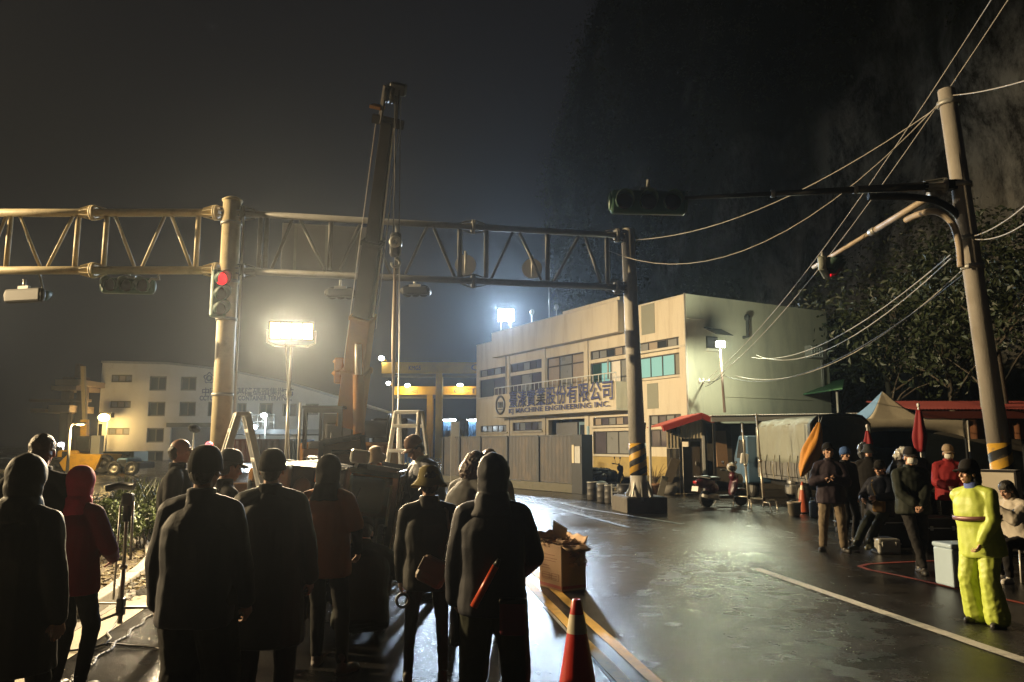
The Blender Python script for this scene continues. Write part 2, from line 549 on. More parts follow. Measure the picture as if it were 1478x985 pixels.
stripe_poly('white_line', [G(1000, 768), G(908, 762), G(800, 733), G(745, 716)][1:], .14, M_fadew)
stripe_poly('white_line', [G(985, 757), G(930, 748), G(847, 735), G(790, 722)], .14, M_fadew)
rt = G(1241, 818)
stripe_poly('red_line', [G(1400, 808), G(1300, 812), G(1254, 814.5), rt, G(1254, 823), G(1300, 832), G(1385, 851), G(1478, 872), G(1600, 905)], .075, M_rline)
# pale concrete gutter strip and the low pavement to its left
m = MB()
m.add([along(GA, -12) + Vector((0, 0, .008)), along(GA, 3.7) + Vector((0, 0, .008)), along(GA, 3.7) - RN * .33 + Vector((0, 0, .008)), along(GA, -12) - RN * .33 + Vector((0, 0, .008))], [(0, 1, 2, 3)])
m.build('gutter', mat('pale gutter concrete', (.36, .31, .21), .6, 0, .2, 3, .4, 70, dirt=(.16, .13, .09), damt=.6), kind='structure')
m = MB()
q = [along(GA, -12) - RN * .34, along(GA, 3.75) - RN * .34, along(GA, 5.5) - RN * .9, along(GA, 5.5) - RN * 9, along(GA, -12) - RN * 9]
m.add([(p.x, p.y, .006) for p in q], [tuple(range(5))])
m.build('pavement', mat('pavement concrete', (.20, .18, .15), .65, 0, .25, 2, .4, 60, dirt=(.09, .08, .065), damt=.6), kind='structure')

# ------------------------------------------------------------------ planter: kerb stones, soil, shrubs
M_kerb = mat('kerb concrete', (.34, .32, .28), .7, 0, .15, 4, .4, 60, dirt=(.14, .12, .09), damt=.6)
pk = [G(120, 893), G(160, 867), G(205, 833), G(219, 815), G(215, 800), G(170, 775), G(60, 748)]
pk = [Vector((p.x, p.y, 0)) for p in pk]
plan = thing('planter_bed', 'raised kerbed planting bed with shrubs at the left roadside', 'planter', pk[1])
Q = [pk[0]]
for a, b in zip(pk, pk[1:]):
    n = max(1, round((b - a).length / .62)); Q += [a.lerp(b, k / n) for k in range(1, n + 1)]
for a, b in zip(Q, Q[1:]):
    d = (b - a).normalized() * .006
    mm = MB(); mm.bar(a + d + Vector((0, 0, .075)), b - d + Vector((0, 0, .075)), .16, .16 + rnd.uniform(-.006, .006))
    mm.build('kerb_stone', M_kerb, plan, bevel=.018)
mm = MB()
inn = pk + [Vector((-16, 16, 0)), Vector((-14, 8, 0))]
mm.add([(p.x, p.y, .10) for p in inn], [tuple(range(len(inn)))])
mm.build('soil', mat('leaf littered soil', (.085, .065, .04), .9, 0, .5, 12, 1.0, 60, dirt=(.2, .16, .09), dscale=30, damt=.8), plan)

def leaf_cloud(cx, r, n, size, flat=.5, seed=1, shell=.55, lumps=5):
    """leaves spread through lumpy volume; each leaf a bent two-quad blade"""
    q = random.Random(seed); m = MB(); V = []; Fc = []
    L_ = [(Vector((q.uniform(-.55, .55) * r[0], q.uniform(-.55, .55) * r[1], q.uniform(-.5, .6) * r[2])), q.uniform(.35, .62)) for _ in range(lumps)]
    for i in range(n):
        c, k = q.choice(L_)
        d = Vector((q.gauss(0, 1), q.gauss(0, 1), q.gauss(0, 1))).normalized() * (q.uniform(shell, 1) ** .6)
        p = Vector(cx) + c + Vector((d.x * r[0], d.y * r[1], d.z * r[2])) * k
        nrm = (d + Vector((q.uniform(-.8, .8), q.uniform(-.8, .8), q.uniform(-.2, 1.0)))).normalized()
        t = nrm.cross(Vector((q.gauss(0, 1), q.gauss(0, 1), q.gauss(0, 1)))).normalized()
        u = nrm.cross(t); s = size * q.uniform(.6, 1.3)
        b = len(V)
        V += [p, p + t * s * .5 + u * s * .26 , p + t * s - nrm * s * .25, p + t * s * .5 - u * s * .26]
        Fc.append((b, b + 1, b + 2, b + 3))
    m.v = V; m.f = Fc; m.sm = [False] * len(Fc)
    return m
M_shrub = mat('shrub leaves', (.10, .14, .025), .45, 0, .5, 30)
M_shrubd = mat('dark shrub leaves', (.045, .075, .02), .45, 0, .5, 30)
M_stem = mat('woody stem', (.08, .055, .035), .8, 0, .3, 20, .4)
def shrub(px, py, h, r, label, size=.07, n=1500, seed=1, material=None, cat='shrub'):
    b = G(px, py, .1)
    t = thing('shrub', label, cat, b, 0, 'shrubs in the roadside planter')
    c = b + Vector((0, 0, h * .55))
    leaf_cloud(c, (r, r, h * .5), n, size, seed=seed).build('foliage', material or M_shrub, t)
    m = MB(); q = random.Random(seed)
    for k in range(7):
        e = c + Vector((q.uniform(-.5, .5) * r, q.uniform(-.5, .5) * r, q.uniform(-.2, .3) * h))
        m.path([b + Vector((q.uniform(-.08, .08), q.uniform(-.08, .08), 0)), b.lerp(e, .5) + Vector((0, 0, .05)), e], .012, 5, r2=.004)
    m.build('stem', M_stem, t)
shrub(168, 805, .80, .42, 'bright round shrub nearest the slim black stand', seed=3)
shrub(205, 792, .85, .45, 'bushy green shrub at the corner end of the planter', seed=4)
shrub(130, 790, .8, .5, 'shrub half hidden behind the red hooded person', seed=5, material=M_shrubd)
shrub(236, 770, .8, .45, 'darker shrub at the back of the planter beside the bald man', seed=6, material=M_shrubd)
# spiky grass-like tuft behind the shrubs, and litter of leaves on the soil
m = MB(); q = random.Random(8)
for k in range(420):
    b = G(q.uniform(165, 245), q.uniform(752, 775), .1)
    a = q.uniform(0, 2 * pi); h = q.uniform(.5, 1.05); o = Vector((cos(a), sin(a), 0)) * q.uniform(.1, .45)
    s = Vector((-sin(a), cos(a), 0)) * .016
    p1, p2 = b + o * .4 + Vector((0, 0, h * .7)), b + o + Vector((0, 0, h))
    m.add([b - s, b + s, p1 + s, p1 - s, p2], [(0, 1, 2, 3), (3, 2, 4)])
m.build('grass', mat('blade grass', (.12, .16, .03), .5, 0, .4, 10), kind='stuff')
m = MB()
for k in range(700):
    p = G(q.uniform(110, 222), q.uniform(786, 852), .105)
    a = q.uniform(0, 6.3); s = q.uniform(.02, .05); t = Vector((cos(a), sin(a), q.uniform(-.2, .2))) * s; u = Vector((-sin(a), cos(a), q.uniform(0, .5))) * s * .6
    m.add([p - t, p - u, p + t, p + u + Vector((0, 0, .01))], [(0, 1, 2, 3)])
m.build('fallen_leaves', mat('dry leaves', (.22, .17, .07), .7, 0, .5, 15), kind='stuff')

# ------------------------------------------------------------------ hill: a steep wooded cliff behind and right of the office
path = [Vector(p) for p in ((9, 100, 0), (6.2, 84, 0), (7.4, 72, 0), (11, 64, 0), (17, 58, 0), (24, 53, 0), (31, 46, 0), (39, 40, 0), (48, 33, 0), (58, 22, 0), (70, 6, 0), (80, -20, 0))]
plen = [0]
for a, b in zip(path, path[1:]): plen.append(plen[-1] + (b - a).length)
def path_at(s):
    s *= plen[-1]
    for i in range(len(path) - 1):
        if s <= plen[i + 1] or i == len(path) - 2:
            return path[i].lerp(path[i + 1], (s - plen[i]) / (plen[i + 1] - plen[i])), (path[i + 1] - path[i]).normalized()
def hill_pt(u, v):
    p, d = path_at(u)
    n = Vector((d.y, -d.x, 0))           # towards the road side
    h = v * 58
    back = .05 * h + max(0, h - 42) ** 1.5 * .05
    w = Vector((u * 17, v * 3.2, 1.3))
    bulge = noise.fractal(w * .9, 1.0, 2.0, 5) * 3.2 + (1 - abs(noise.noise(Vector((u * 38, v * 4.5, 2))))) * 1.6 + noise.fractal(Vector((u * 60, v * 5, 9)), 1.0, 2.0, 4) * 1.1
    q_ = p - n * back + n * bulge
    return Vector((q_.x, q_.y, h - 1.0 + noise.noise(w * 3) * .8))
def rockiness(u, v):
    """bare streaked rock on the middle of the face"""
    c = math.exp(-((u - .42) / .105) ** 2 - ((v - .30) / .20) ** 2)
    s = noise.fractal(Vector((u * 42, v * 6.5, 4)), 1.0, 2.0, 4)
    return c * 1.45 + s * .60 - .34
NU, NV = 150, 64
hm = MB(); hm.grid(hill_pt, NU, NV)
ho = hm.build('hill', None, kind='structure')
ca = ho.data.color_attributes.new('rock', 'FLOAT_COLOR', 'POINT')
for j in range(NV + 1):
    for i in range(NU + 1):
        k = max(0, min(1, rockiness(i / NU, j / NV) * 2.2))
        ca.data[j * (NU + 1) + i].color = (k, k, k, 1)
m = bpy.data.materials.new('hillside rock and soil'); m.use_nodes = True
t = m.node_tree; b = t.nodes['Principled BSDF']; L = t.links.new
at = t.nodes.new('ShaderNodeVertexColor'); at.layer_name = 'rock'
tc = t.nodes.new('ShaderNodeTexCoord'); mp = t.nodes.new('ShaderNodeMapping'); mp.inputs['Scale'].default_value = (1, 1, .38); L(tc.outputs['Object'], mp.inputs['Vector'])
n1 = t.nodes.new('ShaderNodeTexNoise'); n1.inputs['Scale'].default_value = .42; n1.inputs['Detail'].default_value = 12; n1.inputs['Roughness'].default_value = .78; L(mp.outputs[0], n1.inputs['Vector'])
cr = t.nodes.new('ShaderNodeValToRGB'); cr.color_ramp.elements[0].position = .42; cr.color_ramp.elements[1].position = .60
cr.color_ramp.elements[0].color = (.06, .056, .05, 1); cr.color_ramp.elements[1].color = (.74, .73, .70, 1); L(n1.outputs['Fac'], cr.inputs['Fac'])
mx = t.nodes.new('ShaderNodeMix'); mx.data_type = 'RGBA'; mx.inputs['A'].default_value = (.035, .04, .02, 1)
L(at.outputs['Color'], mx.inputs['Factor']); L(cr.outputs['Color'], mx.inputs['B']); L(mx.outputs['Result'], b.inputs['Base Color'])
b.inputs['Roughness'].default_value = .9
bp = t.nodes.new('ShaderNodeBump'); bp.inputs['Strength'].default_value = 1; bp.inputs['Distance'].default_value = .9; L(n1.outputs['Fac'], bp.inputs['Height']); L(bp.outputs[0], b.inputs['Normal'])
ho.data.materials.append(m)
# hanging vegetation on the cliff: uncountable, one object
q = random.Random(21); V = []; Fc = []
cnt = 0
while cnt < 5200:
    u, v = q.uniform(.06, .86), q.random() ** .9
    if rockiness(u, v) > -.10 + q.uniform(-.06, .14): continue
    p = hill_pt(u, v); _, d = path_at(u); n = Vector((d.y, -d.x, 0))
    cnt += 1
    R_ = q.uniform(.5, 1.5)
    c = p + n * R_ * .4
    for k in range(15):
        e = Vector((q.gauss(0, 1), q.gauss(0, 1), q.gauss(0, 1))).normalized()
        pos = c + e * R_ * q.uniform(.4, 1) * Vector((1, 1, .8)).length / 1.6
        nn = (e + Vector((q.uniform(-.7, .7), q.uniform(-.7, .7), q.uniform(0, .9)))).normalized()
        t_ = nn.cross(Vector((q.gauss(0, 1), q.gauss(0, 1), q.gauss(0, 1)))).normalized(); u_ = nn.cross(t_)
        s = q.uniform(.16, .42)
        bI = len(V)
        V += [pos, pos + t_ * s * .5 + u_ * s * .3, pos + t_ * s - nn * s * .3, pos + t_ * s * .5 - u_ * s * .3]
        Fc.append((bI, bI + 1, bI + 2, bI + 3))
m = MB(); m.v = V; m.f = Fc; m.sm = [False] * len(Fc)
m.build('hillside_foliage', mat('hillside leaves', (.05, .062, .022), .55, 0, .6, .9), kind='stuff')

# trees at the foot of the slope, right of the office
M_bark = mat('bark', (.09, .07, .05), .85, 0, .3, 12, .8, 30)
M_leafr = mat('night tree leaves', (.026, .034, .012), .5, 0, .6, 1.5)
def tree(px, d, h, r, label, seed):
    b = W(px, 642, d); b.z = 0
    t = thing('tree', label, 'tree', b, 0, 'trees at the foot of the cliff')
    q = random.Random(seed); m = MB()
    top = b + Vector((q.uniform(-.4, .4), q.uniform(-.4, .4), h * .62))
    m.path([b, b.lerp(top, .5) + Vector((.15, 0, 0)), top], .2, 8, r2=.09)
    for k in range(8):
        a = q.uniform(0, 6.28); s = b.lerp(top, q.uniform(.45, .98)); e = s + Vector((cos(a) * r * .8, sin(a) * r * .8, q.uniform(.4, 1) * h * .3))
        m.path([s, s.lerp(e, .5) + Vector((0, 0, .2)), e], .06, 6, r2=.015)
    m.build('trunk', M_bark, t)
    leaf_cloud(b + Vector((0, 0, h * .72)), (r * 1.25, r * 1.25, h * .36), 2600, .3, seed=seed, lumps=11, shell=.3).build('crown', M_leafr, t)
tree(1215, 39, 9, 2.6, 'bushy tree just right of the office side wall', 31)
tree(1290, 36, 10, 3, 'broad tree above the pointed tent top', 32)
tree(1375, 33, 9.5, 2.8, 'leafy tree behind the leaning concrete pole', 33)
tree(1450, 30, 10.5, 3, 'tall leafy tree at the right edge above the red roof', 34)
tree(1330, 42, 15, 3.6, 'tallest tree rising behind the pole arm', 35)
# ------------------------------------------------------------------ gantry posts
DL, DC, DP = 18.2, 20.3, 13.0
LP = W(318, 642, DL); LP.z = 0
zt, zb = W(330, 307.5, DL).z, W(330, 390.5, DL).z
CP = W(922, 690, DC); CPtop = W(906, 333, DC)
CP = Vector((CP.x + (CP.x - CPtop.x) * CP.z / (CPtop.z - CP.z), DC, 0))
lp_top = W(333, 291, DL); lp_top = Vector((LP.x, LP.y, lp_top.z))
t = thing('gantry_post', 'thick cream steel post carrying both lattice beams beside the red signal', 'post', LP, 0)
m = MB(); m.tube(LP, lp_top, .235, .215, 24)
m.build('pole', M_truss, t)
m = MB(); m.lathe([(.0, 0), (.245, 0), (.245, .03), (.15, .09), (0, .11)], lp_top, n=20); m.build('cap', M_truss, t)
for z in (zt, zb, 5.0, 3.2, 1.4):
    m = MB(); m.lathe([(.238, -.035), (.252, -.035), (.252, .035), (.238, .035)], Vector((LP.x, LP.y, z - .28)), n=24, closed=True); m.build('band', M_steel, t)
m = MB(); x = LP.x + .31
m.tube((x, LP.y - .05, 0), (x, LP.y - .05, lp_top.z - .15), .028, n=8); m.build('conduit', M_alu, t)

t = thing('gantry_post', 'grey steel post with yellow and black bands standing on a concrete block', 'post', CP, 0)
ax = (CPtop - CP); ax_n = ax.normalized()
def on_c(z): return CP + ax * (z / ax.z)
zs0, zs1 = W(922, 686, DC).z, W(922, 640, DC).z
m = MB(); m.tube(on_c(.3), on_c(zs0), .222, .222, 24); m.tube(on_c(zs1), CPtop, .215, .175, 24); m.build('pole', M_pole, t)
m = MB(); m.tube(on_c(zs0), on_c(zs1), .228, .224, 28); m.build('warning_bands', M_stripe, t)
m = MB(); m.ell(CPtop, (.178, .178, .07)); m.build('cap', M_pole, t)
m = MB()
for k in range(8):
    a = k * pi / 4; d_ = Vector((cos(a), sin(a), 0))
    m.bar(CP + d_ * .33 + Vector((0, 0, .42)), CP + d_ * .21 + Vector((0, 0, .80)), .025, .05)
m.build('rib', M_steel, t)
# concrete block
bl = G(905, 742); br = G(964, 741); bb = G(893, 727)
ux = (br - bl); ux.z = 0; wdt = ux.length; ux.normalize(); uy = Vector((-ux.y, ux.x, 0))
c = bl + ux * wdt / 2 + uy * .62
tb = thing('foundation_block', 'dark stained concrete block at the foot of the striped post', 'concrete block', (c.x, c.y, 0), atan2(ux.y, ux.x))
m = MB(); m.box((0, 0, .20), (wdt, 1.25, .40)); m.build('block', mat('dark stained concrete', (.13, .12, .105), .75, 0, .25, 3, .5, 50, dirt=(.05, .045, .04), damt=.7), tb, world=False, bevel=.02)
m = MB(); m.box((0, 0, .405), (wdt - .1, 1.15, .03)); m.build('top_slab', mat('dark wet concrete', (.12, .115, .1), .5, 0, .3, 6, .5), tb, world=False, bevel=.01)
for k, (dx, dy) in enumerate(((-.38, .1), (-.30, -.35), (-.45, -.2))):
    mm = MB(); p = c + ux * dx + uy * dy + Vector((0, 0, .41)); e = p + ux * .28 + Vector((0, 0, .34))
    mm.path([p, p.lerp(e, .5), e], .017, 6)
    o = mm.build('metal_bar', M_steel); tag(o, ['bent steel bar leaning on the left of the concrete block', 'front steel bar lying against the striped post foot', 'short steel bar at the outer left edge of the block'][k], 'bar')

# ------------------------------------------------------------------ lattice beams
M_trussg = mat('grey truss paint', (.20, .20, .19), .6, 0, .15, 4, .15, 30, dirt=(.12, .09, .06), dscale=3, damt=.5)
def truss(label, A, B, vert, diag, flanges, M_truss=M_truss, rc=.098):
    """A,B: plan ends (at z=0); vert: list of pixel x; diag: (px_top, px_bottom)"""
    At, Bt = Vector((A.x, A.y, zt)), Vector((B.x, B.y, zt)); Ab, Bb = Vector((A.x, A.y, zb)), Vector((B.x, B.y, zb))
    t = thing('lattice_beam', label, 'truss', (A + B) / 2 + Vector((0, 0, zb)), 0, 'lattice beams of the signal gantry')
    m = MB(); m.tube(At, Bt, rc, n=16); m.build('top_chord', M_truss, t)
    m = MB(); m.tube(Ab, Bb, rc, n=16); m.build('bottom_chord', M_truss, t)
    for px in vert:
        p, q_ = on_line(px, At, Bt), None
        q_ = Vector((p.x, p.y, zb))
        m = MB(); m.tube(p - Vector((0, 0, .09)), q_ + Vector((0, 0, .09)), .062, n=12); m.build('vertical_strut', M_truss, t)
    for a, b in diag:
        p, q_ = on_line(a, At, Bt), on_line(b, Ab, Bb)
        d = (q_ - p).normalized()
        m = MB(); m.tube(p + d * .1, q_ - d * .1, .040, n=10); m.build('diagonal_brace', M_truss, t)
    dirv = (B - A).normalized()
    for px in flanges:
        for L0, L1 in ((At, Bt), (Ab, Bb)):
            p = on_line(px, L0, L1); R = frame(p, p + dirv)
            Rz = Matrix((R.col[0], R.col[2], R.col[1])).transposed()
            m = MB()
            m.lathe([(.1, -.045), (.19, -.045), (.19, -.004), (.17, -.004), (.17, .004), (.19, .004), (.19, .045), (.1, .045)], p, Rz, 20)
            for k in range(8):
                a = k * pi / 4 + .2
                n_ = R.col[0] * cos(a) + R.col[2] * sin(a)
                for s in (-1, 1):
                    m.bar(p + n_ * .175 + dirv * s * .05, p + n_ * .105 + dirv * s * .30, .014, .03, up=n_)
            m.build('flange_joint', M_truss, t)
    return t
def px_at(px, y=348): 
    p = W(px, y, DL); return Vector((p.x, p.y, 0))
truss('bright sodium lit lattice beam left of the thick post, with two signals hanging below', px_at(-150), Vector((LP.x - .30, DL, 0)),
      [16, 114, 155, 287, -60], [(27, 60), (108, 66), (165, 196), (240, 203), (246, 278), (11, -22), (-70, -30), (-90, -120)], [135, 312, -90])
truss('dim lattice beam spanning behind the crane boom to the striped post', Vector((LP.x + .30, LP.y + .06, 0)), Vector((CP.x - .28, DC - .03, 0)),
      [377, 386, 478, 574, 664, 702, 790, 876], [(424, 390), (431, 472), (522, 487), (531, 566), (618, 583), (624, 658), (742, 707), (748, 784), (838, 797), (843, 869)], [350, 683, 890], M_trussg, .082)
# flat sign backs mounted behind the right beam
def behind(px, y, off=.25):
    p = on_line(px, Vector((LP.x, LP.y, zt)), Vector((CP.x, DC, zt)))
    return W(px, y, p.y + off)
a, b = behind(408, 322), behind(533, 404)
M_signbk = mat('dull aluminium sign back', (.30, .30, .30), .6, .1, .15, 2)
t = thing('sign_panel', 'big grey back of a road sign fixed behind the dim lattice beam', 'road sign', (a + b) / 2)
dv = (Vector((b.x, b.y, 0)) - Vector((a.x, a.y, 0)))
zc = (a.z + b.z) / 2; c0 = (a + b) / 2; rz = Matrix.Rotation(atan2(dv.y, dv.x), 3, 'Z')
m = MB(); m.box(c0, (dv.length, .03, a.z - b.z), rz); m.build('panel', M_signbk, t, bevel=.005)
for k in (-.35, 0, .35):
    m = MB(); m.box(c0 + dv * k + rz @ Vector((0, -.035, 0)), (.06, .04, (a.z - b.z) * .98), rz); m.build('rail', M_steel, t)
for px, y, r, lab in ((672, 383, .28, 'round sign back hanging near the flange of the dim beam'), (768, 388, .27, 'second round sign back nearer the striped post')):
    p = behind(px, y)
    t = thing('round_sign', lab, 'road sign', p)
    R = Matrix.Rotation(pi / 2, 3, 'X')
    m = MB(); m.lathe([(0, -.012), (r, -.012), (r, .012), (0, .012)], p, R, 28, smooth=False); m.build('disc', M_signbk, t)
    m = MB(); m.tube(p + Vector((0, -.06, -r * .8)), p + Vector((0, -.06, r * 1.3)), .03); m.build('bracket', M_steel, t)

# ------------------------------------------------------------------ traffic signals
M_redlit = emit('lit red signal glass', (1.0, .012, .02), 2.2)
M_sigvis = mat('signal visor', (.05, .10, .08), .5, 0, .2, 8)
def signal(label, p, yaw, n=3, horiz=True, lit=None, body=M_sigg, vis=M_sigvis, back=None, tilt=0, s=.42, roll=0, visor_len=.30):
    t = thing('traffic_signal', label, 'traffic light', p, 0)
    t.rotation_mode = 'XYZ'; t.rotation_euler = (tilt, roll, yaw)
    Lg = s * n
    m = MB()
    if horiz: m.rbox((0, .09, 0), (Lg + .06, .18, s * 1.02), .05)
    else: m.rbox((0, .09, 0), (s * 1.02, .18, Lg + .06), .05)
    m.build('housing', body, t, world=False)
    R = Matrix.Rotation(pi / 2, 3, 'X')   # z -> -y
    for k in range(n):
        o_ = (k - (n - 1) / 2) * s
        c = Vector((o_, 0, 0)) if horiz else Vector((0, 0, -o_))
        m = MB(); m.lathe([(0, .02), (.08, .017), (.145, .004), (.15, 0)], c, R, 20)
        m.build('lens', M_redlit if lit == k else M_sigl, t, world=False)
        m = MB()
        vs = []; fs = []; N = 22
        for i in range(N + 1):
            a = radians(-45 + 270 * i / N) 
            ln = visor_len * (.62 + .38 * sin(a) if sin(a) > -0.99 else .3)
            for rr, y in ((.165, .01), (.165, -max(.06, ln)), (.158, -max(.06, ln)), (.158, .01)):
                vs.append(c + Vector((rr * cos(a), y, rr * sin(a))))
        for i in range(N):
            for j in range(4):
                fs.append((i * 4 + j, i * 4 + (j + 1) % 4, i * 4 + 4 + (j + 1) % 4, i * 4 + 4 + j))
        m.add(vs, fs, True); m.build('visor', vis, t, world=False)
    if horiz:
        m = MB(); m.box((0, .12, s * .56), (.3, .08, .08)); m.tube((0, .12, s * .5), (0, .12, s * .5 + .22), .035); m.build('hanger', M_steel, t, world=False)
        for sx in (-1, 1):
            m = MB(); m.ell((sx * (Lg / 2 + .03), .09, 0), (.05, .08, s * .42)); m.build('end_cap', body, t, world=False)
    return t
signal('dark three lamp signal on the end of the long arm above the striped post', W(936, 291, 13.6), radians(-4), s=.435, tilt=radians(3), roll=radians(2.5))
signal('vertical signal with its red lamp lit on the thick post', W(318, 424, DL - .38), radians(46), horiz=False, lit=0, s=.36, body=M_sigg, visor_len=.34)
signal('three lamp signal facing the camera under the bright beam', W(183, 412, DL), radians(6), s=.38)
signal('signal turned edge on hanging at the far left of the bright beam', W(40, 428, DL - .1), radians(166), s=.33, body=M_blk, vis=M_sigvis)
signal('faint signal seen from behind under the dim beam right of the hoist line', behind(600, 421, .5), radians(176), s=.21, body=M_blk, vis=M_blk)
signal('faint signal hanging below the dim beam left of the crane boom', behind(492, 424, .5), radians(184), s=.21, body=M_blk, vis=M_blk)
# hanger hooks for the lamps of the bright beam
for px, y, lab in ((57, 410, 'curved hanger pipe holding the edge-on signal'), (228, 396, 'curved hanger pipe right of the three lamp signal')):
    a_ = on_line(px, Vector((px_at(-150).x, DL, zb)), Vector((LP.x, DL, zb)))
    e = W(px + 8 if px < 100 else px - 14, y + 24 if px < 100 else y + 12, DL)
    m = MB(); m.path([a_ - Vector((0, 0, .08)), a_ + Vector((.05, 0, -.22)), e.lerp(a_, .3), e], .03, 8)
    tag(m.build('hanger_pipe', M_steel), lab, 'pipe')

# ------------------------------------------------------------------ concrete utility pole with its two signal arms
PB = G(1446, 793); PT = W(1366, 131, DP)
PB = Vector((PB.x, DP, 0)); pax = PT - PB
def on_p(z): return PB + pax * (z / pax.z)
ry = lambda y, x=1390: W(x, y, DP).z
t = thing('utility_pole', 'leaning concrete pole carrying signal arms and overhead wires at right', 'utility pole', PB)
z1 = 1.78
m = MB(); m.tube(on_p(z1), PT, .172, .142, 24); m.build('pole', M_concpole, t)
m = MB(); m.tube(on_p(-.05), on_p(z1), .180, .176, 28); m.build('warning_bands', M_stripe, t)
m = MB(); m.ell(PT, (.143, .143, .04)); m.build('cap', M_concpole, t)
for y in (150, 268, 345, 386):
    z = ry(y); c = on_p(z)
    m = MB(); m.lathe([(.155, -.04), (.185, -.04), (.185, .04), (.155, .04)], c, n=22, closed=True); m.build('band', M_steel, t)
p0 = on_p(ry(268)); fl = W(1360, 268, DP - .05); e1 = W(988, 286, 13.55)
ta = thing('signal_arm', 'long dark tapered arm reaching left from the concrete pole', 'arm', fl)
m = MB(); m.tube(fl, fl.lerp(e1, .32), .078, .066, 14); m.tube(fl.lerp(e1, .32), fl.lerp(e1, .64), .058, .05, 14); m.tube(fl.lerp(e1, .64), e1, .044, .036, 12)
m.build('arm_tube', M_dark, ta)
R = frame(fl, e1); Rz = Matrix((R.col[0], R.col[2], R.col[1])).transposed()
m = MB(); m.lathe([(0, -.06), (.13, -.06), (.13, -.03), (.13, 0), (.085, .02), (.085, .25)], fl, Rz, 20)
for k in range(8):
    a = k * pi / 4; n_ = R.col[0] * cos(a) + R.col[2] * sin(a); dv = R.col[1]
    m.bar(fl + n_ * .12, fl + n_ * .08 + dv * .3, .012, .04, up=n_)
m.build('flange', M_steel, ta)
m = MB(); m.bar(fl - R.col[1] * .05, p0, .16, .16); m.build('bracket', M_dark, ta)
for k in (.64, .32):
    c = fl.lerp(e1, k); m = MB(); m.tube(c, c + R.col[1] * .07, .07, n=14); m.build('joint_ring', M_steel, ta)
# curved braces clamped to the pole
def brace(label, pts, r, material, name='curved_brace'):
    q_ = [Vector(p) for p in pts]
    P = []
    for i in range(len(q_) - 1):
        a, b = q_[i], q_[i + 1]; pa = q_[i - 1] if i else a; pb = q_[i + 2] if i + 2 < len(q_) else b
        for k in range(6):
            s = k / 6
            P.append(.5 * ((2 * a) + (b - pa) * s + (2 * pa - 5 * a + 4 * b - pb) * s * s + (3 * a - pa - 3 * b + pb) * s ** 3))
    P.append(q_[-1])
    m = MB(); m.path(P, r, 12); o = m.build(name, material); tag(o, label, 'pipe')
    return o
brace('dark curved brace tube bending from the pole under the long arm', [W(1402, 388, DP - .02), W(1398, 350, DP), W(1386, 316, DP), W(1358, 293, DP), W(1318, 285, DP + .02), W(1253, 284, DP + .05)], .062, M_dark)
M_arm2 = mat('tan weathered steel', (.45, .37, .28), .6, .1, .2, 5, .2, 40, dirt=(.2, .1, .05), damt=.5)
brace('pale curved brace tube below the receding arm', [W(1387, 386, DP - .16), W(1384, 352, DP - .16), W(1374, 322, DP - .12), W(1352, 306, DP), W(1328, 309, DP + .35), W(1308, 318, DP + .8)], .058, M_arm2)
ta = thing('signal_arm', 'pale arm pointing away from the concrete pole towards the red lamp', 'arm', W(1362, 277, DP))
m = MB(); a0, a1 = W(1356, 276, DP - .05), W(1174, 386, 17.8)
m.tube(a0, a0.lerp(a1, .45), .062, .058, 12); m.tube(a0.lerp(a1, .45), a1, .05, .045, 12); m.build('arm_tube', M_arm2, ta)
for k0, k1, r_ in ((.43, .47, .075), (0, .05, .1)): m = MB(); m.tube(a0.lerp(a1, k0), a0.lerp(a1, k1), r_, n=14); m.build('joint_ring', M_steel, ta)
s2 = signal('small grey signal with a red lamp at the end of the pale arm', W(1196, 386, 17.3), radians(62), s=.34, lit=2, body=M_sigbk, back=1, roll=radians(0), visor_len=.36)

# ------------------------------------------------------------------ overhead wires
wires = 0
def wire(label, a, b, drop, r=.012, material=None, n=16):
    m = MB(); m.path(sag(a, b, drop, n), r, 6)
    o = m.build('overhead_wire', material or M_wire); tag(o, label, 'cable', 'overhead wires')
ctop = CPtop - Vector((0, 0, .35))
wire('thick upper wire between the concrete pole top and the striped post', W(1358, 152, DP), on_c(W(905, 348, DC).z) + Vector((.15, -.1, 0)), .55, .011)
wire('lower sagging wire from the concrete pole top past the striped post to the dim beam', W(1357, 148, DP), W(878, 362, 19.9), 1.35, .0105)
wire('wire leaving the concrete pole top towards the upper right', W(1372, 138, DP), W(1560, 88, 8.5), .08, .010)
brk = W(1016, 551, 31)
wire('left one of the twin wires rising steeply behind the concrete pole', brk, W(1450, -30, 11.5), .7, .0105)
wire('right one of the twin wires rising steeply behind the concrete pole', brk + Vector((.1, 0, -.1)), W(1475, -30, 11.3), .75, .0105)
wire('upper of the two bright wires sagging from the office wall to the pole', W(1085, 516, 29), W(1372, 368, DP), .62, .012)
wire('lower of the two bright wires sagging from the office wall to the pole', W(1092, 513, 29), W(1373, 373, DP), .78, .012)
wire('upper wire fanning right from the pole below the brace', W(1402, 342, DP), W(1520, 258, 9), .12, .011)
wire('lower wire fanning right from the pole below the brace', W(1402, 345, DP), W(1540, 268, 9), .22, .011)
wire('thin dark wire from the street lamp post sagging up to the right', W(1046, 543, 29), W(1396, 392, DP), .85, .011, M_wirek)
wire('bare wire sagging across the side wall from the lamp post', W(1062, 543, 29), W(1400, 380, DP + 4), 1.0, .013)
wire('short service wire from the wall bracket to the lamp post', brk, W(1046, 541, 29), .12, .012, M_wirek)
wire('second short service wire from the wall bracket to the lamp post', brk + Vector((.05, 0, -.2)), W(1046, 535, 29), .1, .012, M_wirek)
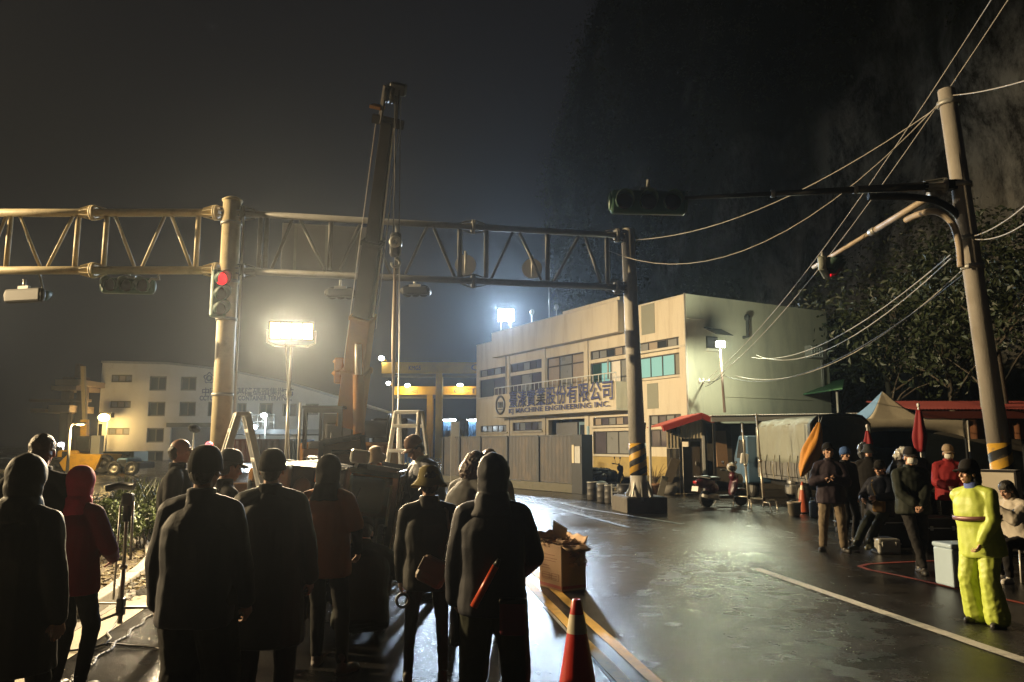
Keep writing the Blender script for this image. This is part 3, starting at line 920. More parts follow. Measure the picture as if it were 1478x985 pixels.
# ------------------------------------------------------------------ lamps of the place
WARM, SOD, COOL, GREENW = (1.0, .78, .48), (1.0, .74, .40), (.64, .81, 1.0), (.93, 1.0, .70)
M_panel = emit('lit warm lamp panel', (1.0, .74, .36), 3.2)
M_coolem = emit('lit cool lamp', (.9, .96, 1.0), 60)
M_sodem = emit('lit sodium lamp', (1.0, .66, .2), 40)
M_wht = emit('lit white lamp', (.95, 1.0, .9), 40)
# warm film panel on its stand
p = W(421, 477, 14.2)
t = thing('film_light', 'bright warm panel lamp on a tall silver stand behind the crowd', 'film light', (p.x, p.y, 0))
f_ = Vector((.22, -.92, -.34)).normalized(); sx_ = f_.cross(Vector((0, 0, 1))).normalized(); up_ = sx_.cross(f_)
Rp = Matrix((sx_, -f_, up_)).transposed()
m = MB(); m.rbox(p, (.82, .12, .36), .03, Rp); m.build('lamp_head', M_dark, t)
for k in range(4):
    m = MB(); m.rbox(p + f_ * .066 + sx_ * ((k - 1.5) * .195), (.18, .02, .31), .008, Rp); m.build('lit_panel', M_panel, t)
m = MB(); yk = [p + sx_ * .43, p + sx_ * .43 - up_ * .24, p - up_ * .30 + sx_ * .3, p - up_ * .30 - sx_ * .3, p - sx_ * .43 - up_ * .24, p - sx_ * .43]
m.path(yk, .018, 8); m.build('yoke', M_alu, t)
m = MB(); b0 = W(412, 642, 14.2); b0.z = 0; top = p - up_ * .30
m.tube(b0 + Vector((0, 0, .25)), b0.lerp(top, .4), .034, n=12); m.tube(b0.lerp(top, .4), b0.lerp(top, .75), .028, n=12); m.tube(b0.lerp(top, .75), top, .022, n=12)
for k in (.4, .75): m.tube(b0.lerp(top, k - .01), b0.lerp(top, k + .015), .046, n=12)
m.build('stand_tube', M_alu, t)
for k in range(3):
    a = k * 2 * pi / 3 + .4; m = MB(); d_ = Vector((cos(a), sin(a), 0))
    m.path([b0 + Vector((0, 0, 1.0)), b0 + d_ * .62 + Vector((0, 0, .02))], .02, 8); m.path([b0 + Vector((0, 0, .3)), b0 + d_ * .36 + Vector((0, 0, .43))], .012, 6)
    m.build('leg', M_alu, t)
m = MB(); m.path(sag(p - up_ * .25 + sx_ * .1, b0 + Vector((.12, -.05, 1.2)), -.05), .012, 6); m.build('power_cable', M_wire, t)
lamp('film_panel_light', 'AREA', p + f_ * .10, PW['panel'], WARM, p + f_ * 3, .78, .32, parent=t, spread=130)

# cool work lamp on the office roof
FX = Vector((-.493, .870, 0)); FN = Vector((-.870, -.493, 0)); CORN = W(997, 642, 32); CORN.z = 0
def Fp(px, py, off=0.0):
    """pixel -> point on the facade plane (pushed out by off)"""
    r = ray(px, py); o = Vector((0, 0, CAMZ)); c = CORN + FN * off
    k = (c - o).dot(FN) / r.dot(FN)
    return o + r * k
p = Fp(730, 455, -.7)
t = thing('work_light', 'glaring cool white work lamp standing on the office roof edge', 'work light', (p.x, p.y, p.z - 1.0))
for k in range(2):
    c = p + Vector((-.26 + .52 * k, 0, 0))
    f_ = (Vector((1.5, 8, .5)) - c).normalized(); s_ = f_.cross(Vector((0, 0, 1))).normalized(); u_ = s_.cross(f_)
    Rl = Matrix((s_, -f_, u_)).transposed()
    m = MB(); m.rbox(c, (.5, .16, .8), .04, Rl); m.build('lamp_head', M_dark, t)
    m = MB(); m.rbox(c + f_ * .085, (.44, .02, .72), .02, Rl); m.build('lens', M_coolem, t)
m = MB()
for k in (-.3, .3): m.tube(p + Vector((k, 0, -1.6)), p + Vector((k, 0, -.35)), .03)
m.build('stand_tube', M_alu, t)
f_ = (Vector((2.0, 8, .5)) - p).normalized()
lamp('roof_work_light', 'AREA', p + f_ * .14, PW['roof'], COOL, p + f_ * 4, .9, .8, parent=t, spread=130)

# sodium street lamp on the left verge (the light that gilds the left beam), outside the frame
def street_lamp(label, b, h, reach, power, col, em, spot=True, dirv=(1, 0, 0), size=.25, group=None, M=M_pole, aim=None, cone=110):
    b = Vector(b); dirv = Vector(dirv).normalized()
    t = thing('street_lamp', label, 'street lamp', b, 0, group)
    m = MB(); m.tube(b, b + Vector((0, 0, h * .9)), .09, .055, 14)
    top = b + Vector((0, 0, h * .9)); e = b + dirv * reach + Vector((0, 0, h))
    m.path([top, top + Vector((0, 0, h * .07)) + dirv * reach * .15, top.lerp(e, .55) + Vector((0, 0, h * .05)), e], .045, 8); m.build('post', M, t)
    R = frame(e, e + dirv); Rz = Matrix.Rotation(atan2(dirv.y, dirv.x), 3, 'Z')
    m = MB(); m.rbox(e + dirv * .25 + Vector((0, 0, .03)), (.62, .26, .12), .04, Rz); m.build('lamp_head', M_dark, t)
    m = MB(); m.ell(e + dirv * .28 + Vector((0, 0, -.035)), (.22, .10, .06), Rz); m.build('lens', em, t)
    lp = e + dirv * .28 + Vector((0, 0, -.16))
    if power and aim: lamp('street_light', 'SPOT', lp, power, col, aim, size=.12, spot=cone, parent=t, blend=.6)
    elif power: lamp('street_light', 'POINT', lp, power, col, size=size, parent=t)
    return t
street_lamp('tall sodium street lamp on the verge left of the bright beam', (-36, 17.2, 0), 12.5, 1.8, PW['street'], SOD, M_sodem, dirv=(1, -.1, 0), aim=(3, 13.5, 1.5), cone=83)
street_lamp('second tall sodium street lamp farther along the left verge', (-28, 31.5, 0), 9.5, 1.8, PW['street2'], (1.0, .80, .52), M_sodem, dirv=(1, -.1, 0), aim=(6, 30, 3.0), cone=92)
for nm_, b_ in (('street_lamp.001', Vector((-28, 31.5, 9.5))),):
    c_ = b_ + Vector((1, -.1, 0)).normalized() * 2.08 + Vector((0, 0, -.16)); m = MB()
    for k in range(12):
        a0, a1 = radians(-70 + 120 * k / 12), radians(-70 + 120 * (k + 1) / 12)
        m.quad(*[c_ + Vector((cos(a) * r, sin(a) * r, z)) for a, r, z in ((a0, .27, .12), (a1, .27, .12), (a1, .75, -.02), (a0, .75, -.02))])
    m.build('hood', M_dark, COL.objects[nm_], solid=.01)  # unseen plate added to block this lamp's light above the horizontal
# lamp on a post above the shed, beside the office side wall
b0 = W(1046, 592, 30); p = W(1039, 497, 30)
t = thing('post_lamp', 'white flood lamp on a thin brown post above the shed roof', 'flood lamp', b0)
m = MB(); m.tube(b0 - Vector((0, 0, .1)), p - Vector((0, 0, .2)), .055, .035, 10); m.build('post', mat('brown post', (.16, .11, .09), .6), t)
m = MB(); m.rbox(p + Vector((0, -.0, .0)), (.42, .2, .30), .05); m.build('lamp_head', M_dark, t)
m = MB(); m.rbox(p + Vector((0, -.11, -.02)), (.34, .03, .24), .01); m.build('lens', M_wht, t)
lamp('flood_light', 'POINT', p + Vector((0.05, -.35, -.15)), PW['wall'], GREENW, size=.15, parent=t)
# ------------------------------------------------------------------ walls with real openings
class Plane:
    def __init__(s, O, X, N): s.O, s.X, s.N = Vector(O), Vector(X).normalized(), Vector(N).normalized(); s.R = Matrix((s.X, s.N, Vector((0, 0, 1)))).transposed()
    def hit(s, px, py, off=0.0):
        r = ray(px, py); o = Vector((0, 0, CAMZ))
        return o + r * ((s.O + s.N * off - o).dot(s.N) / r.dot(s.N))
    def uz(s, px, py, off=0.0):
        p = s.hit(px, py, off); return (p - s.O).dot(s.X), p.z
    def P(s, u, z, off=0.0): return s.O + s.X * u + s.N * off + Vector((0, 0, z))
    def box(s, m, u0, u1, z0, z1, o0, o1):
        m.box(s.P((u0 + u1) / 2, (z0 + z1) / 2, (o0 + o1) / 2), (abs(u1 - u0), abs(o1 - o0), abs(z1 - z0)), s.R); return m
    def wall(s, name, u0, u1, z0, z1, holes, depth, material, parent, top=None):
        us = sorted({u0, u1, *[h[k] for h in holes for k in (0, 1)]}); zs = sorted({z0, z1, *[h[k] for h in holes for k in (2, 3)]})
        m = MB()
        for a, b in zip(us, us[1:]):
            for c, d in zip(zs, zs[1:]):
                mu, mz = (a + b) / 2, (c + d) / 2
                if any(h[0] < mu < h[1] and h[2] < mz < h[3] for h in holes): continue
                m.quad(s.P(a, c), s.P(b, c), s.P(b, d), s.P(a, d))
        for a, b, c, d in holes:
            for (p, q_) in (((a, c), (b, c)), ((b, c), (b, d)), ((b, d), (a, d)), ((a, d), (a, c))):
                m.quad(s.P(*p), s.P(*q_), s.P(*q_, -depth), s.P(*p, -depth))
        return m.build(name, material, parent)
    def window(s, parent, h, panes, depth=.10, glass=None, fr=None, hbar=(), ledge=None, fw=.05, name='window'):
        a, b, c, d = h
        m = MB()
        s.box(m, a, b, c, c + fw, -depth - .03, -depth + .03); s.box(m, a, b, d - fw, d, -depth - .03, -depth + .03)
        xs = [a + (b - a) * k / panes for k in range(panes + 1)]
        for k, x in enumerate(xs):
            lo, hi = (x, x + fw) if k == 0 else ((x - fw, x) if k == panes else (x - fw / 2, x + fw / 2))
            s.box(m, lo, hi, c + fw + .001, d - fw - .001, -depth - .028, -depth + .028)
        for t_ in hbar:
            z = c + (d - c) * t_; s.box(m, a + fw, b - fw, z - fw / 2, z + fw / 2, -depth - .02, -depth + .02)
        w = m.build(name, fr or M_winfr, parent)
        for k in range(panes):
            g_ = glass[k % len(glass)] if isinstance(glass, (list, tuple)) else (glass or M_glass)
            m = MB(); m.quad(s.P(xs[k], c, -depth - .005 * (k % 2)), s.P(xs[k + 1], c, -depth - .005 * (k % 2)), s.P(xs[k + 1], d, -depth - .005 * (k % 2)), s.P(xs[k], d, -depth - .005 * (k % 2)))
            m.build('pane', g_, w)
        if ledge:
            m = MB(); s.box(m, a - .08, b + .08, c - .10, c - .001, -.02, ledge); m.build('sill', M_ledge, w)
        return w

# ------------------------------------------------------------------ office of the machine works
FPn = Plane(CORN, FX, FN)
SX = -FN; SN = -FX
SPn = Plane(CORN, SX, SN)
z8 = lambda zx, zy: (670 + zx / 3.788, 400 + zy / 3.788)
Zr = FPn.uz(995, 425)[1]
UL = FPn.uz(687.5, 560)[0]
SL = SPn.uz(1195, 500)[0]
off_ = thing('office_building', 'two storey cream office of a machine works with a long lettered balcony', 'building', CORN)
def hole(L, R, top, bot, off=0):
    u0 = FPn.uz(*z8(L, top))[0]; u1 = FPn.uz(*z8(R, top))[0]
    zt_ = FPn.uz(*z8(L, top))[1]; zb_ = FPn.uz(*z8(L, bot))[1]
    return (min(u0, u1), max(u0, u1), zb_, zt_)
Hs = dict(A2t=hole(85, 235, 512, 550), A2=hole(85, 235, 566, 662), B2t=hole(252, 424, 478, 525), B2=hole(252, 424, 543, 650),
          C2=hole(450, 655, 445, 640), D2t=hole(690, 905, 408, 455), D2=hole(690, 905, 475, 610), E2t=hole(950, 1212, 365, 413), E2=hole(950, 1212, 446, 560),
          A1t=hole(90, 240, 815, 850), B1t=hole(265, 430, 797, 843), C1=hole(460, 672, 783, 1040), D1t=hole(705, 905, 770, 815), D1=hole(705, 905, 845, 968),
          E1t=hole(1010, 1235, 757, 812), E1=hole(1010, 1235, 835, 930))
FPn.wall('front_wall', 0, UL, 0, Zr, list(Hs.values()), .22, M_bld, off_)
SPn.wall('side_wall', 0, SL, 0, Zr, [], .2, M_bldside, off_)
# remaining sides and the flat roof
m = MB(); a, b, c, d = FPn.P(0, 0), FPn.P(UL, 0), FPn.P(UL, 0, -SL), FPn.P(0, 0, -SL); H_ = Vector((0, 0, Zr))
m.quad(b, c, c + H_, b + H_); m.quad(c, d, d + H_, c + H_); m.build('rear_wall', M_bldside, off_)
m = MB(); rz_ = Vector((0, 0, Zr - .35)); m.quad(a + rz_, b + rz_, c + rz_, d + rz_); m.build('roof', M_conc, off_)
m = MB(); FPn.box(m, 0, UL, Zr, Zr + .06, -.24, .03); m.build('parapet_coping', M_ledge, off_)
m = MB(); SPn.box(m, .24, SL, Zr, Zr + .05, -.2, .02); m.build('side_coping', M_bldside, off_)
# ground floor dado
m = MB()
for u0, u1 in ((0, Hs['D1'][1]), ):
    FPn.box(m, u0, u1, 0, Hs['D1'][2] - .06, 0, .02)
m.build('dado', M_dado, off_)
cu = M_glasscurt
win = lambda k, n, gl, **kw: FPn.window(off_, Hs[k], n, glass=gl, **kw)
M_glassd = mat('violet grey glass', (.10, .09, .11), .2, 0, .3, 2)
win('A2t', 4, [M_glassd, M_glassg]); win('A2', 2, [M_glassd, mat('dark screen', (.05, .055, .05), .6)], ledge=.12)
win('B2t', 5, [M_glassd, M_glassd, M_glassg]); win('B2', 3, [M_glassd, M_glassg, M_glassd], ledge=.1)
win('C2', 3, [cu, M_glassg, cu], hbar=(.74,), fw=.07); win('D2t', 5, [M_glassg, cu, M_glass, M_glassg])
win('D2', 4, [M_glassg, M_warmwin, M_teal, mat('green dark glass', (.03, .07, .065), .15)], ledge=.1)
win('E2t', 5, [M_glassg, M_glassg, M_glass, cu], ledge=.16); win('E2', 4, [mat('dim grey blind', (.2, .2, .17), .5), M_teal, M_teal, M_teal], ledge=.1)
for k in ('A1t', 'B1t'): win(k, 5, [M_glassg, M_glassd, M_glassd], ledge=.14)
win('D1t', 5, [M_glassd, M_warmwin if 0 else cu, M_glassg], ledge=.16); win('D1', 3, [M_glassg, M_glassg, M_glassd], ledge=.1)
win('E1t', 5, [M_glassg, M_glassd]); win('E1', 4, [M_glassd])
# entrance: recessed pale panel and blue glazed door
a_, b_, c_, d_ = Hs['C1']
m = MB(); FPn.box(m, a_, b_, .05, d_, -.9, -.85); m.build('entrance_back', M_glassd, off_)
for f0, f1, mt, nm in ((.42, .98, mat('grey roller panel', (.24, .24, .24), .5), 'roller_panel'), (.0, .38, mat('pale blue door', (.25, .38, .45), .4), 'door')):
    m = MB(); u0, u1 = a_ + (b_ - a_) * f0, a_ + (b_ - a_) * f1
    FPn.box(m, u0, u1, .1, d_ - .15, -.5, -.45)
    dr = m.build(nm, mt, off_)
    if nm == 'door':
        m = MB()
        for k in range(3): FPn.box(m, u0 + .12, u1 - .12, .5 + k * .8, 1.15 + k * .8, -.455, -.43)
        m.build('pane', M_glass, dr)
# pilasters on the front
for zx in (243, 438, 672, 918):
    u = FPn.uz(*z8(zx, 640))[0]
    m = MB(); FPn.box(m, u - .17, u + .17, .02, Zr - .3, .0, .06); m.build('pilaster', M_bld, off_)
m = MB(); FPn.box(m, -.004, .38, 0, Zr - .02, .004, .14); m.build('corner_pilaster', M_bld, off_)
for L_, R_, t_, b_ in ((968, 1040, 160, 320), (1000, 1060, 585, 722), (868, 888, 590, 705)):
    h = hole(L_, R_, t_, b_); m = MB(); FPn.box(m, h[0], h[1], h[2], h[3], .0, .015); m.build('wall_panel', M_bldgreen, off_)
# projecting band under the roof
def offbox(name, L, R, t_, b_, off, material, back=0.0):
    u0, zt_ = FPn.uz(*z8(L, t_), off); zb_ = FPn.uz(*z8(L, b_), off)[1]; u1 = FPn.uz(*z8(R, t_), off)[0]
    m = MB(); FPn.box(m, u0, u1, zb_, zt_, back, off); o = m.build(name, material, off_); return o, (min(u0, u1), max(u0, u1), zb_, zt_)
_, bay = offbox('projecting_band', 150, 842, 312, 442, .45, M_bld, -.1)
m = MB(); FPn.box(m, bay[0], bay[1], bay[3], bay[3] + .05, -.1, .48); m.build('band_coping', M_ledge, off_)
m = MB(); FPn.box(m, bay[0] + .3, bay[0] + 5.2, bay[3] + .05, bay[3] + .30, -.1, .1); m.build('raised_parapet', M_bld, off_)
# balcony with its railing and the company name
BO = .75
u0b, zpt = FPn.uz(712, 571, BO); zpb = FPn.uz(712, 601, BO)[1]; u1b = FPn.uz(889, 560, BO)[0]
ua, ub = min(u0b, u1b), max(u0b, u1b)
m = MB(); FPn.box(m, ua, ub, zpb, zpt, BO - .12, BO); FPn.box(m, ua, ua + .12, zpb, zpt, .002, BO - .12); FPn.box(m, ub - .12, ub, zpb, zpt, .002, BO - .12)
m.build('balcony_parapet', M_bld, off_)
m = MB(); FPn.box(m, ua - .02, ub + .02, zpb - .10, zpb - .002, .002, BO + .02); m.build('balcony_slab', M_ledge, off_)
rl = MB(); zrl = zpt + .42
rl.tube(FPn.P(ua + .06, zrl, BO - .06), FPn.P(ub - .06, zrl, BO - .06), .028)
r_ = rl.build('railing', M_white, off_)
n = 26
for k in range(n + 1):
    m = MB(); u = ua + .06 + (ub - ua - .12) * k / n; m.tube(FPn.P(u, zpt, BO - .06), FPn.P(u, zrl, BO - .06), .02, n=6); m.build('post', M_white, r_)
M_letter = mat('blue letter face', (.10, .12, .32), .3, .2, .2, 20)
M_chrome = mat('chrome letter rim', (.65, .65, .62), .15, .9, .1, 20)
zh = '臺溱實業股份有限公司'
u_s = FPn.uz(736, 585, BO)[0]; u_e = FPn.uz(888.5, 570, BO)[0]
pitch_ = (u_s - u_e) / 10; cs = pitch_ * 1.0
zbase = FPn.uz(736, 587, BO)[1]
for k, ch in enumerate(zh):
    o_ = FPn.P(u_s - pitch_ * k, zbase, BO + .05)
    l_ = text(ch, cs * 1.0, 'sign_letter', M_chrome, o_, -FX, (0, 0, 1), off_, .03, .018)
    text(ch, cs * 1.0, 'letter_face', M_letter, o_ + FN * .034, -FX, (0, 0, 1), l_, .006, -.004)
en = 'KJ MACHINE ENGINEERING INC.'
ze = FPn.uz(736, 599.3, BO)[1]
hgt = FPn.uz(736, 590.6, BO)[1] - ze
def fit_text(body, width, height, name, mt, o_, xd, parent, ex, off):
    """lettering set to an exact width and cap height"""
    t_ = text(body, 1.0, name, mt, (0, 0, 0), (1, 0, 0), (0, 1, 0), None, ex, off)
    xs = [v.co.x for v in t_.data.vertices]; ys = [v.co.y for v in t_.data.vertices]
    sx, sy = width / (max(xs) - min(xs)), height / (max(ys) - min(ys)); bx, by = min(xs), min(ys)
    x = Vector(xd).normalized(); z = x.cross(Vector((0, 0, 1)))
    Mi = wm(parent).inverted() if parent else Matrix.Identity(4)
    for v in t_.data.vertices:
        v.co = Mi @ (Vector(o_) + x * (v.co.x - bx) * sx + Vector((0, 0, 1)) * (v.co.y - by) * sy + z * v.co.z)
    t_.parent = parent
    return t_
o_ = FPn.P(u_s, ze, BO + .05)
r1 = fit_text(en, (u_s - u_e) * .965, hgt, 'english_lettering', M_chrome, o_, -FX, off_, .025, .012); r1['kind'] = 'stuff'
fit_text(en, (u_s - u_e) * .965, hgt, 'lettering_face', M_letter, o_ + FN * .03, -FX, r1, .006, -.002)['kind'] = 'stuff'
# ring emblem with three bars
ec = FPn.P(*FPn.uz(723, 585, BO), BO + .05); Rr = Matrix((FX, Vector((0, 0, 1)), FN)).transposed()
Rr = Matrix((-FX, Vector((0, 0, 1)), FN)).transposed()
rr = abs(FPn.uz(723, 585, BO)[1] - FPn.uz(723, 571, BO)[1])
m = MB(); m.lathe([(rr * .80, -.02), (rr, -.02), (rr, .03), (rr * .80, .03)], ec, Rr, 28, closed=True); em_ = m.build('emblem', mat('dark bronze rim', (.16, .15, .13), .35, .6), off_)
m = MB()
for k in range(3): m.bar(ec - FX * ((k - 1) * rr * .38) + Vector((0, 0, -rr * .28)), ec - FX * ((k - 1) * rr * .38) + Vector((0, 0, rr * .34)), rr * .22, .03, up=FN)
m.bar(ec + FX * rr * .6 + Vector((0, 0, -rr * .45)), ec - FX * rr * .6 + Vector((0, 0, -rr * .45)), rr * .1, .03, up=FN)
m.build('bars', mat('dark bronze rim', (.16, .15, .13)), em_)
# drain pipes, roof bits, side wall fittings
for zx, y0, y1 in ((236, 430, 640), (1222, 90, 960), (795, 450, 560)):
    u = FPn.uz(*z8(zx, y0))[0]; m = MB()
    m.tube(FPn.P(u, FPn.uz(*z8(zx, y1))[1], .10 if zx != 1222 else .19), FPn.P(u, FPn.uz(*z8(zx, y0))[1], .10 if zx != 1222 else .19), .04); m.build('drain_pipe', M_wire, off_)
for zx, zy, h in ((465, 235, 3.2), (505, 215, .5), (372, 240, .5)):
    p = FPn.hit(*z8(zx, zy), .1); m = MB(); m.tube(p - Vector((0, 0, .4)), p + Vector((0, 0, h)), .03)
    if h < 1: m.ell(p + Vector((0, 0, h)), (.12, .12, .16))
    m.build('roof_mast', M_steel, off_)
sw = lambda x0, y0, x1, y1: (*[SPn.uz(x0, y0)[0], SPn.uz(x1, y0)[0]], SPn.uz(x0, y1)[1], SPn.uz(x0, y0)[1])
z9 = lambda x, y: (980 + x / 4.925, 400 + y / 4.925)
a = sw(*z9(190, 420), *z9(270, 510)); m = MB(); SPn.box(m, *a, 0, .04); w_ = m.build('side_window', M_winfr, off_)
m = MB(); SPn.box(m, a[0] + .06, a[1] - .06, a[2] + .06, a[3] - .06, .04, .05); m.build('pane', M_glassd, w_)
m = MB(); SPn.box(m, a[0] - .1, a[1] + .1, a[2] - .12, a[2] - .001, 0, .22); m.build('sill', M_ledge, w_)
m = MB(); p0_, p1_ = SPn.P(a[0] - .1, a[3] + .35, .005), SPn.P(a[1] + .25, a[3] + .35, .005)
m.add([p0_, p1_, p1_ + SN * .7 - Vector((0, 0, .35)), p0_ + SN * .7 - Vector((0, 0, .35))], [(0, 1, 2, 3)]); m.build('awning', M_dark, w_, solid=.03)
a = sw(*z9(893, 490), *z9(1000, 580)); m = MB(); SPn.box(m, *a, 0, .35); ac = m.build('air_conditioner', M_conc, off_)
m = MB()
for k in range(5): u = a[0] + .05 + (a[1] - a[0] - .35) * k / 4; SPn.box(m, u - .02, u + .02, a[2] + .06, a[3] - .06, .35, .37)
for k in range(4): z = a[2] + .08 + (a[3] - a[2] - .16) * k / 3; SPn.box(m, a[0] + .03, a[1] - .28, z - .02, z + .02, .37, .39)
m.build('grille', M_white, ac)
p = SPn.hit(*z9(458, 430)); q_ = SPn.hit(*z9(455, 310)); m = MB(); m.path([p, p + SN * .25, q_ + SN * .25], .07, 10); m.ell(q_ + SN * .25 + Vector((0, 0, .1)), (.14, .14, .16)); m.build('flue_pipe', M_wirek, off_)
for x in (1003, 1013):
    u = SPn.uz(*z9(x, 600))[0]; m = MB(); m.tube(SPn.P(u, SPn.uz(*z9(x, 820))[1], .06), SPn.P(u, SPn.uz(*z9(x, 590))[1], .06), .035); m.build('drain_pipe', M_wire, off_)
m = MB(); a = sw(*z9(75, 292), *z9(190, 297)); SPn.box(m, 0.02, a[1], a[2], a[3], 0, .05); m.build('wall_ledge', M_ledge, off_)
a = sw(*z9(330, 845), *z9(940, 853)); m = MB(); SPn.box(m, a[0], a[1], a[2], a[3], 0, .03); m.build('wall_ledge', M_bldside, off_)
# wall bracket with insulators
m = MB(); m.bar(brk - Vector((.2, 0, 0)), brk + Vector((.25, 0, .05)), .05, .05); m.bar(brk, SPn.hit(1016, 551), .04, .04)
for k in (-.18, -.02, .2): m.tube(brk + Vector((k, 0, -.08)), brk + Vector((k, 0, .14)), .04)
tag(m.build('wall_bracket', M_steel), 'insulator bracket on the corner of the office side wall', 'bracket')

# ------------------------------------------------------------------ grey panel fence on its plinth
fa, fb = G(831, 712), G(650, 697)
fa.z = fb.z = 0; fd = (fb - fa).normalized(); fn = Vector((-fd.y, fd.x, 0)); fn = fn if fn.y < 0 else -fn
fp = Plane(fa, fd, fn); fz = fp.uz(831, 628.6)[1]
fence = thing('panel_fence', 'grey rusty steel panel fence in front of the office yard', 'fence', fa)
M_fence = mat('grey rusty fence sheet', (.058, .057, .058), .6, .1, .2, 3, .2, 30, dirt=(.15, .115, .085), dscale=1.6, damt=.7, stretch=(1, 1, .45))
M_fencep = mat('fence post', (.055, .06, .065), .5, .2)
bnd = [831, 778, 733, 694, 664, 640]
us = [fp.uz(b, 660)[0] for b in bnd]
m = MB(); fp.box(m, -.2, us[-1], 0, .32, -.16, .16); m.build('plinth', mat('mossy plinth', (.11, .105, .08), .8, 0, .2, 3, .4, 50, dirt=(.05, .06, .03), damt=.6), fence, bevel=.02)
for k in range(5):
    m = MB()
    u0, u1 = us[k] + .07, us[k + 1] - .07; nn = 9
    V = []
    for i in range(nn * 2 + 1):
        u = u0 + (u1 - u0) * i / (nn * 2); o = .012 if (i // 1) % 2 else 0
        V.append((u, o))
    for (ua_, oa), (ub_, ob) in zip(V, V[1:]):
        m.quad(fp.P(ua_, .34, oa), fp.P(ub_, .34, ob), fp.P(ub_, fz - .03, ob), fp.P(ua_, fz - .03, oa))
    m.build('panel', M_fence, fence, solid=.01)
    m = MB(); fp.box(m, us[k + 1] - .065, us[k + 1] + .065, .321, fz, -.07, .07); m.build('post', M_fencep, fence)
    m = MB(); fp.box(m, us[k] + .066, us[k + 1] - .066, fz - .03, fz + .03, -.04, .04); m.build('rail', M_fencep, fence)
p = fp.P(-.28, 0, 0)
gp = thing('gate_post', 'dark square gate post at the right end of the grey fence', 'post', p)
m = MB(); fp.box(m, -.62, -.03, 0, fz + .02, -.3, .2); m.build('post', mat('dark gate steel', (.03, .033, .036), .5), gp)
m = MB(); fp.box(m, -.2, -.08, fz - 1.0, fz - .35, .2, .23); m.build('nameplate', mat('cream plate', (.6, .52, .36), .5), gp)
m = MB(); fp.box(m, -.56, -.24, fz - 1.0, fz - .4, .2, .23); m.build('letter_box', M_steel, gp)
p = W(849, 642, 29.5); m = MB(); m.tube((p.x, p.y, 0), (p.x, p.y, 2.45), .05); tag(m.build('pipe_post', mat('pale blue pipe', (.35, .48, .55), .4)), 'pale blue upright pipe beside the gate post', 'post')
p = W(657, 642, 36); m = MB(); m.box((p.x, p.y, 1.4), (.4, .4, 2.8)); tag(m.build('concrete_pier', M_conc, bevel=.03), 'pale concrete pier at the left end of the grey fence', 'pier')
# ------------------------------------------------------------------ container terminal building on the left
TP = Plane(W(148, 642, 90) * Vector((1, 1, 0)) if 0 else Vector((W(148, 642, 90).x, 90, 0)), (1, 0, 0), (0, -1, 0))
term = thing('terminal_building', 'cream container terminal building with a sloping roof and blue lettering', 'building', TP.O)
M_term = mat('pale terminal wall', (.66, .64, .58), .85, 0, .1, .8, .2, 20, dirt=(.3, .26, .19), dscale=.4, damt=.4)
roofpx = [(148, 523), (241, 525), (290, 530), (344, 538), (413, 552), (483, 573), (520, 585)]
R_ = [TP.uz(*p) for p in roofpx]
bx = [(150, 0)]
holes = []
def tw(x0, y0, x1, y1):
    a = TP.uz(x0, y1); b = TP.uz(x1, y0); h = (a[0], b[0], a[1], b[1]); holes.append(h); return h
big = [tw(*w) for w in ((215, 543, 241, 564), (260, 544, 284, 564), (213, 580, 239, 601), (258, 580, 283, 601), (299, 580, 322, 601), (211, 618, 237, 639), (210, 651, 236, 668), (341, 582, 356, 601), (373, 582, 394, 601), (407, 583, 428, 601), (440, 583, 460, 599))]
nar = [tw(*w) for w in ((160, 541, 191, 552), (158, 579, 189, 589), (155, 618, 187, 628))]
door = tw(243, 617, 312, 672); door = (door[0], door[1], 0.0, door[3]); holes[-1] = door
# front wall: columns under the sloping roof line
us = sorted({r[0] for r in R_} | {h[k] for h in holes for k in (0, 1)})
def roof_z(u):
    for (a, za), (b, zb_) in zip(R_, R_[1:]):
        if u <= b: return za + (zb_ - za) * max(0, (u - a)) / (b - a)
    return R_[-1][1]
m = MB()
for a, b in zip(us, us[1:]):
    mu = (a + b) / 2
    cuts = sorted([(h[2], h[3]) for h in holes if h[0] < mu < h[1]]); z = 0
    for lo, hi in cuts:
        if lo > z: m.quad(TP.P(a, z), TP.P(b, z), TP.P(b, lo), TP.P(a, lo))
        z = hi
    m.quad(TP.P(a, z), TP.P(b, z), TP.P(b, roof_z(b)), TP.P(a, roof_z(a)))
for a, b, c, d in holes:
    for (p, q_) in (((a, c), (b, c)), ((b, c), (b, d)), ((b, d), (a, d)), ((a, d), (a, c))): m.quad(TP.P(*p), TP.P(*q_), TP.P(*q_, -.3), TP.P(*p, -.3))
m.build('front_wall', M_term, term)
m = MB()
for (a, za), (b, zb_) in zip(R_, R_[1:]): m.quad(TP.P(a, za + .02, .3), TP.P(b, zb_ + .02, .3), TP.P(b, zb_ + .02, -30), TP.P(a, za + .02, -30))
m.build('roof', M_steel, term, solid=.25)
m = MB(); m.quad(TP.P(0, 0), TP.P(0, 0, -30), TP.P(0, R_[0][1], -30), TP.P(0, R_[0][1])); m.build('side_wall', M_term, term)
M_tfr = mat('terminal window frame', (.17, .16, .12), .6)
for h in big: TP.window(term, h, 2, .2, glass=[mat('terminal glass', (.07, .085, .085), .2), M_glass], fr=M_tfr, fw=.16)
for h in nar: TP.window(term, h, 3, .2, glass=[M_glassg, M_glasscurt], fr=M_tfr, fw=.13)
m = MB(); TP.box(m, door[0], door[1], 0, door[3], -.5, -.3); dd = m.build('roller_door', mat('grey roller door', (.22, .22, .21), .6), term)
for k in range(14):
    m = MB(); z = .2 + (door[3] - .4) * k / 13; TP.box(m, door[0] + .05, door[1] - .05, z, z + .2, -.3, -.27); m.build('slat', MATS['grey roller door'], dd)
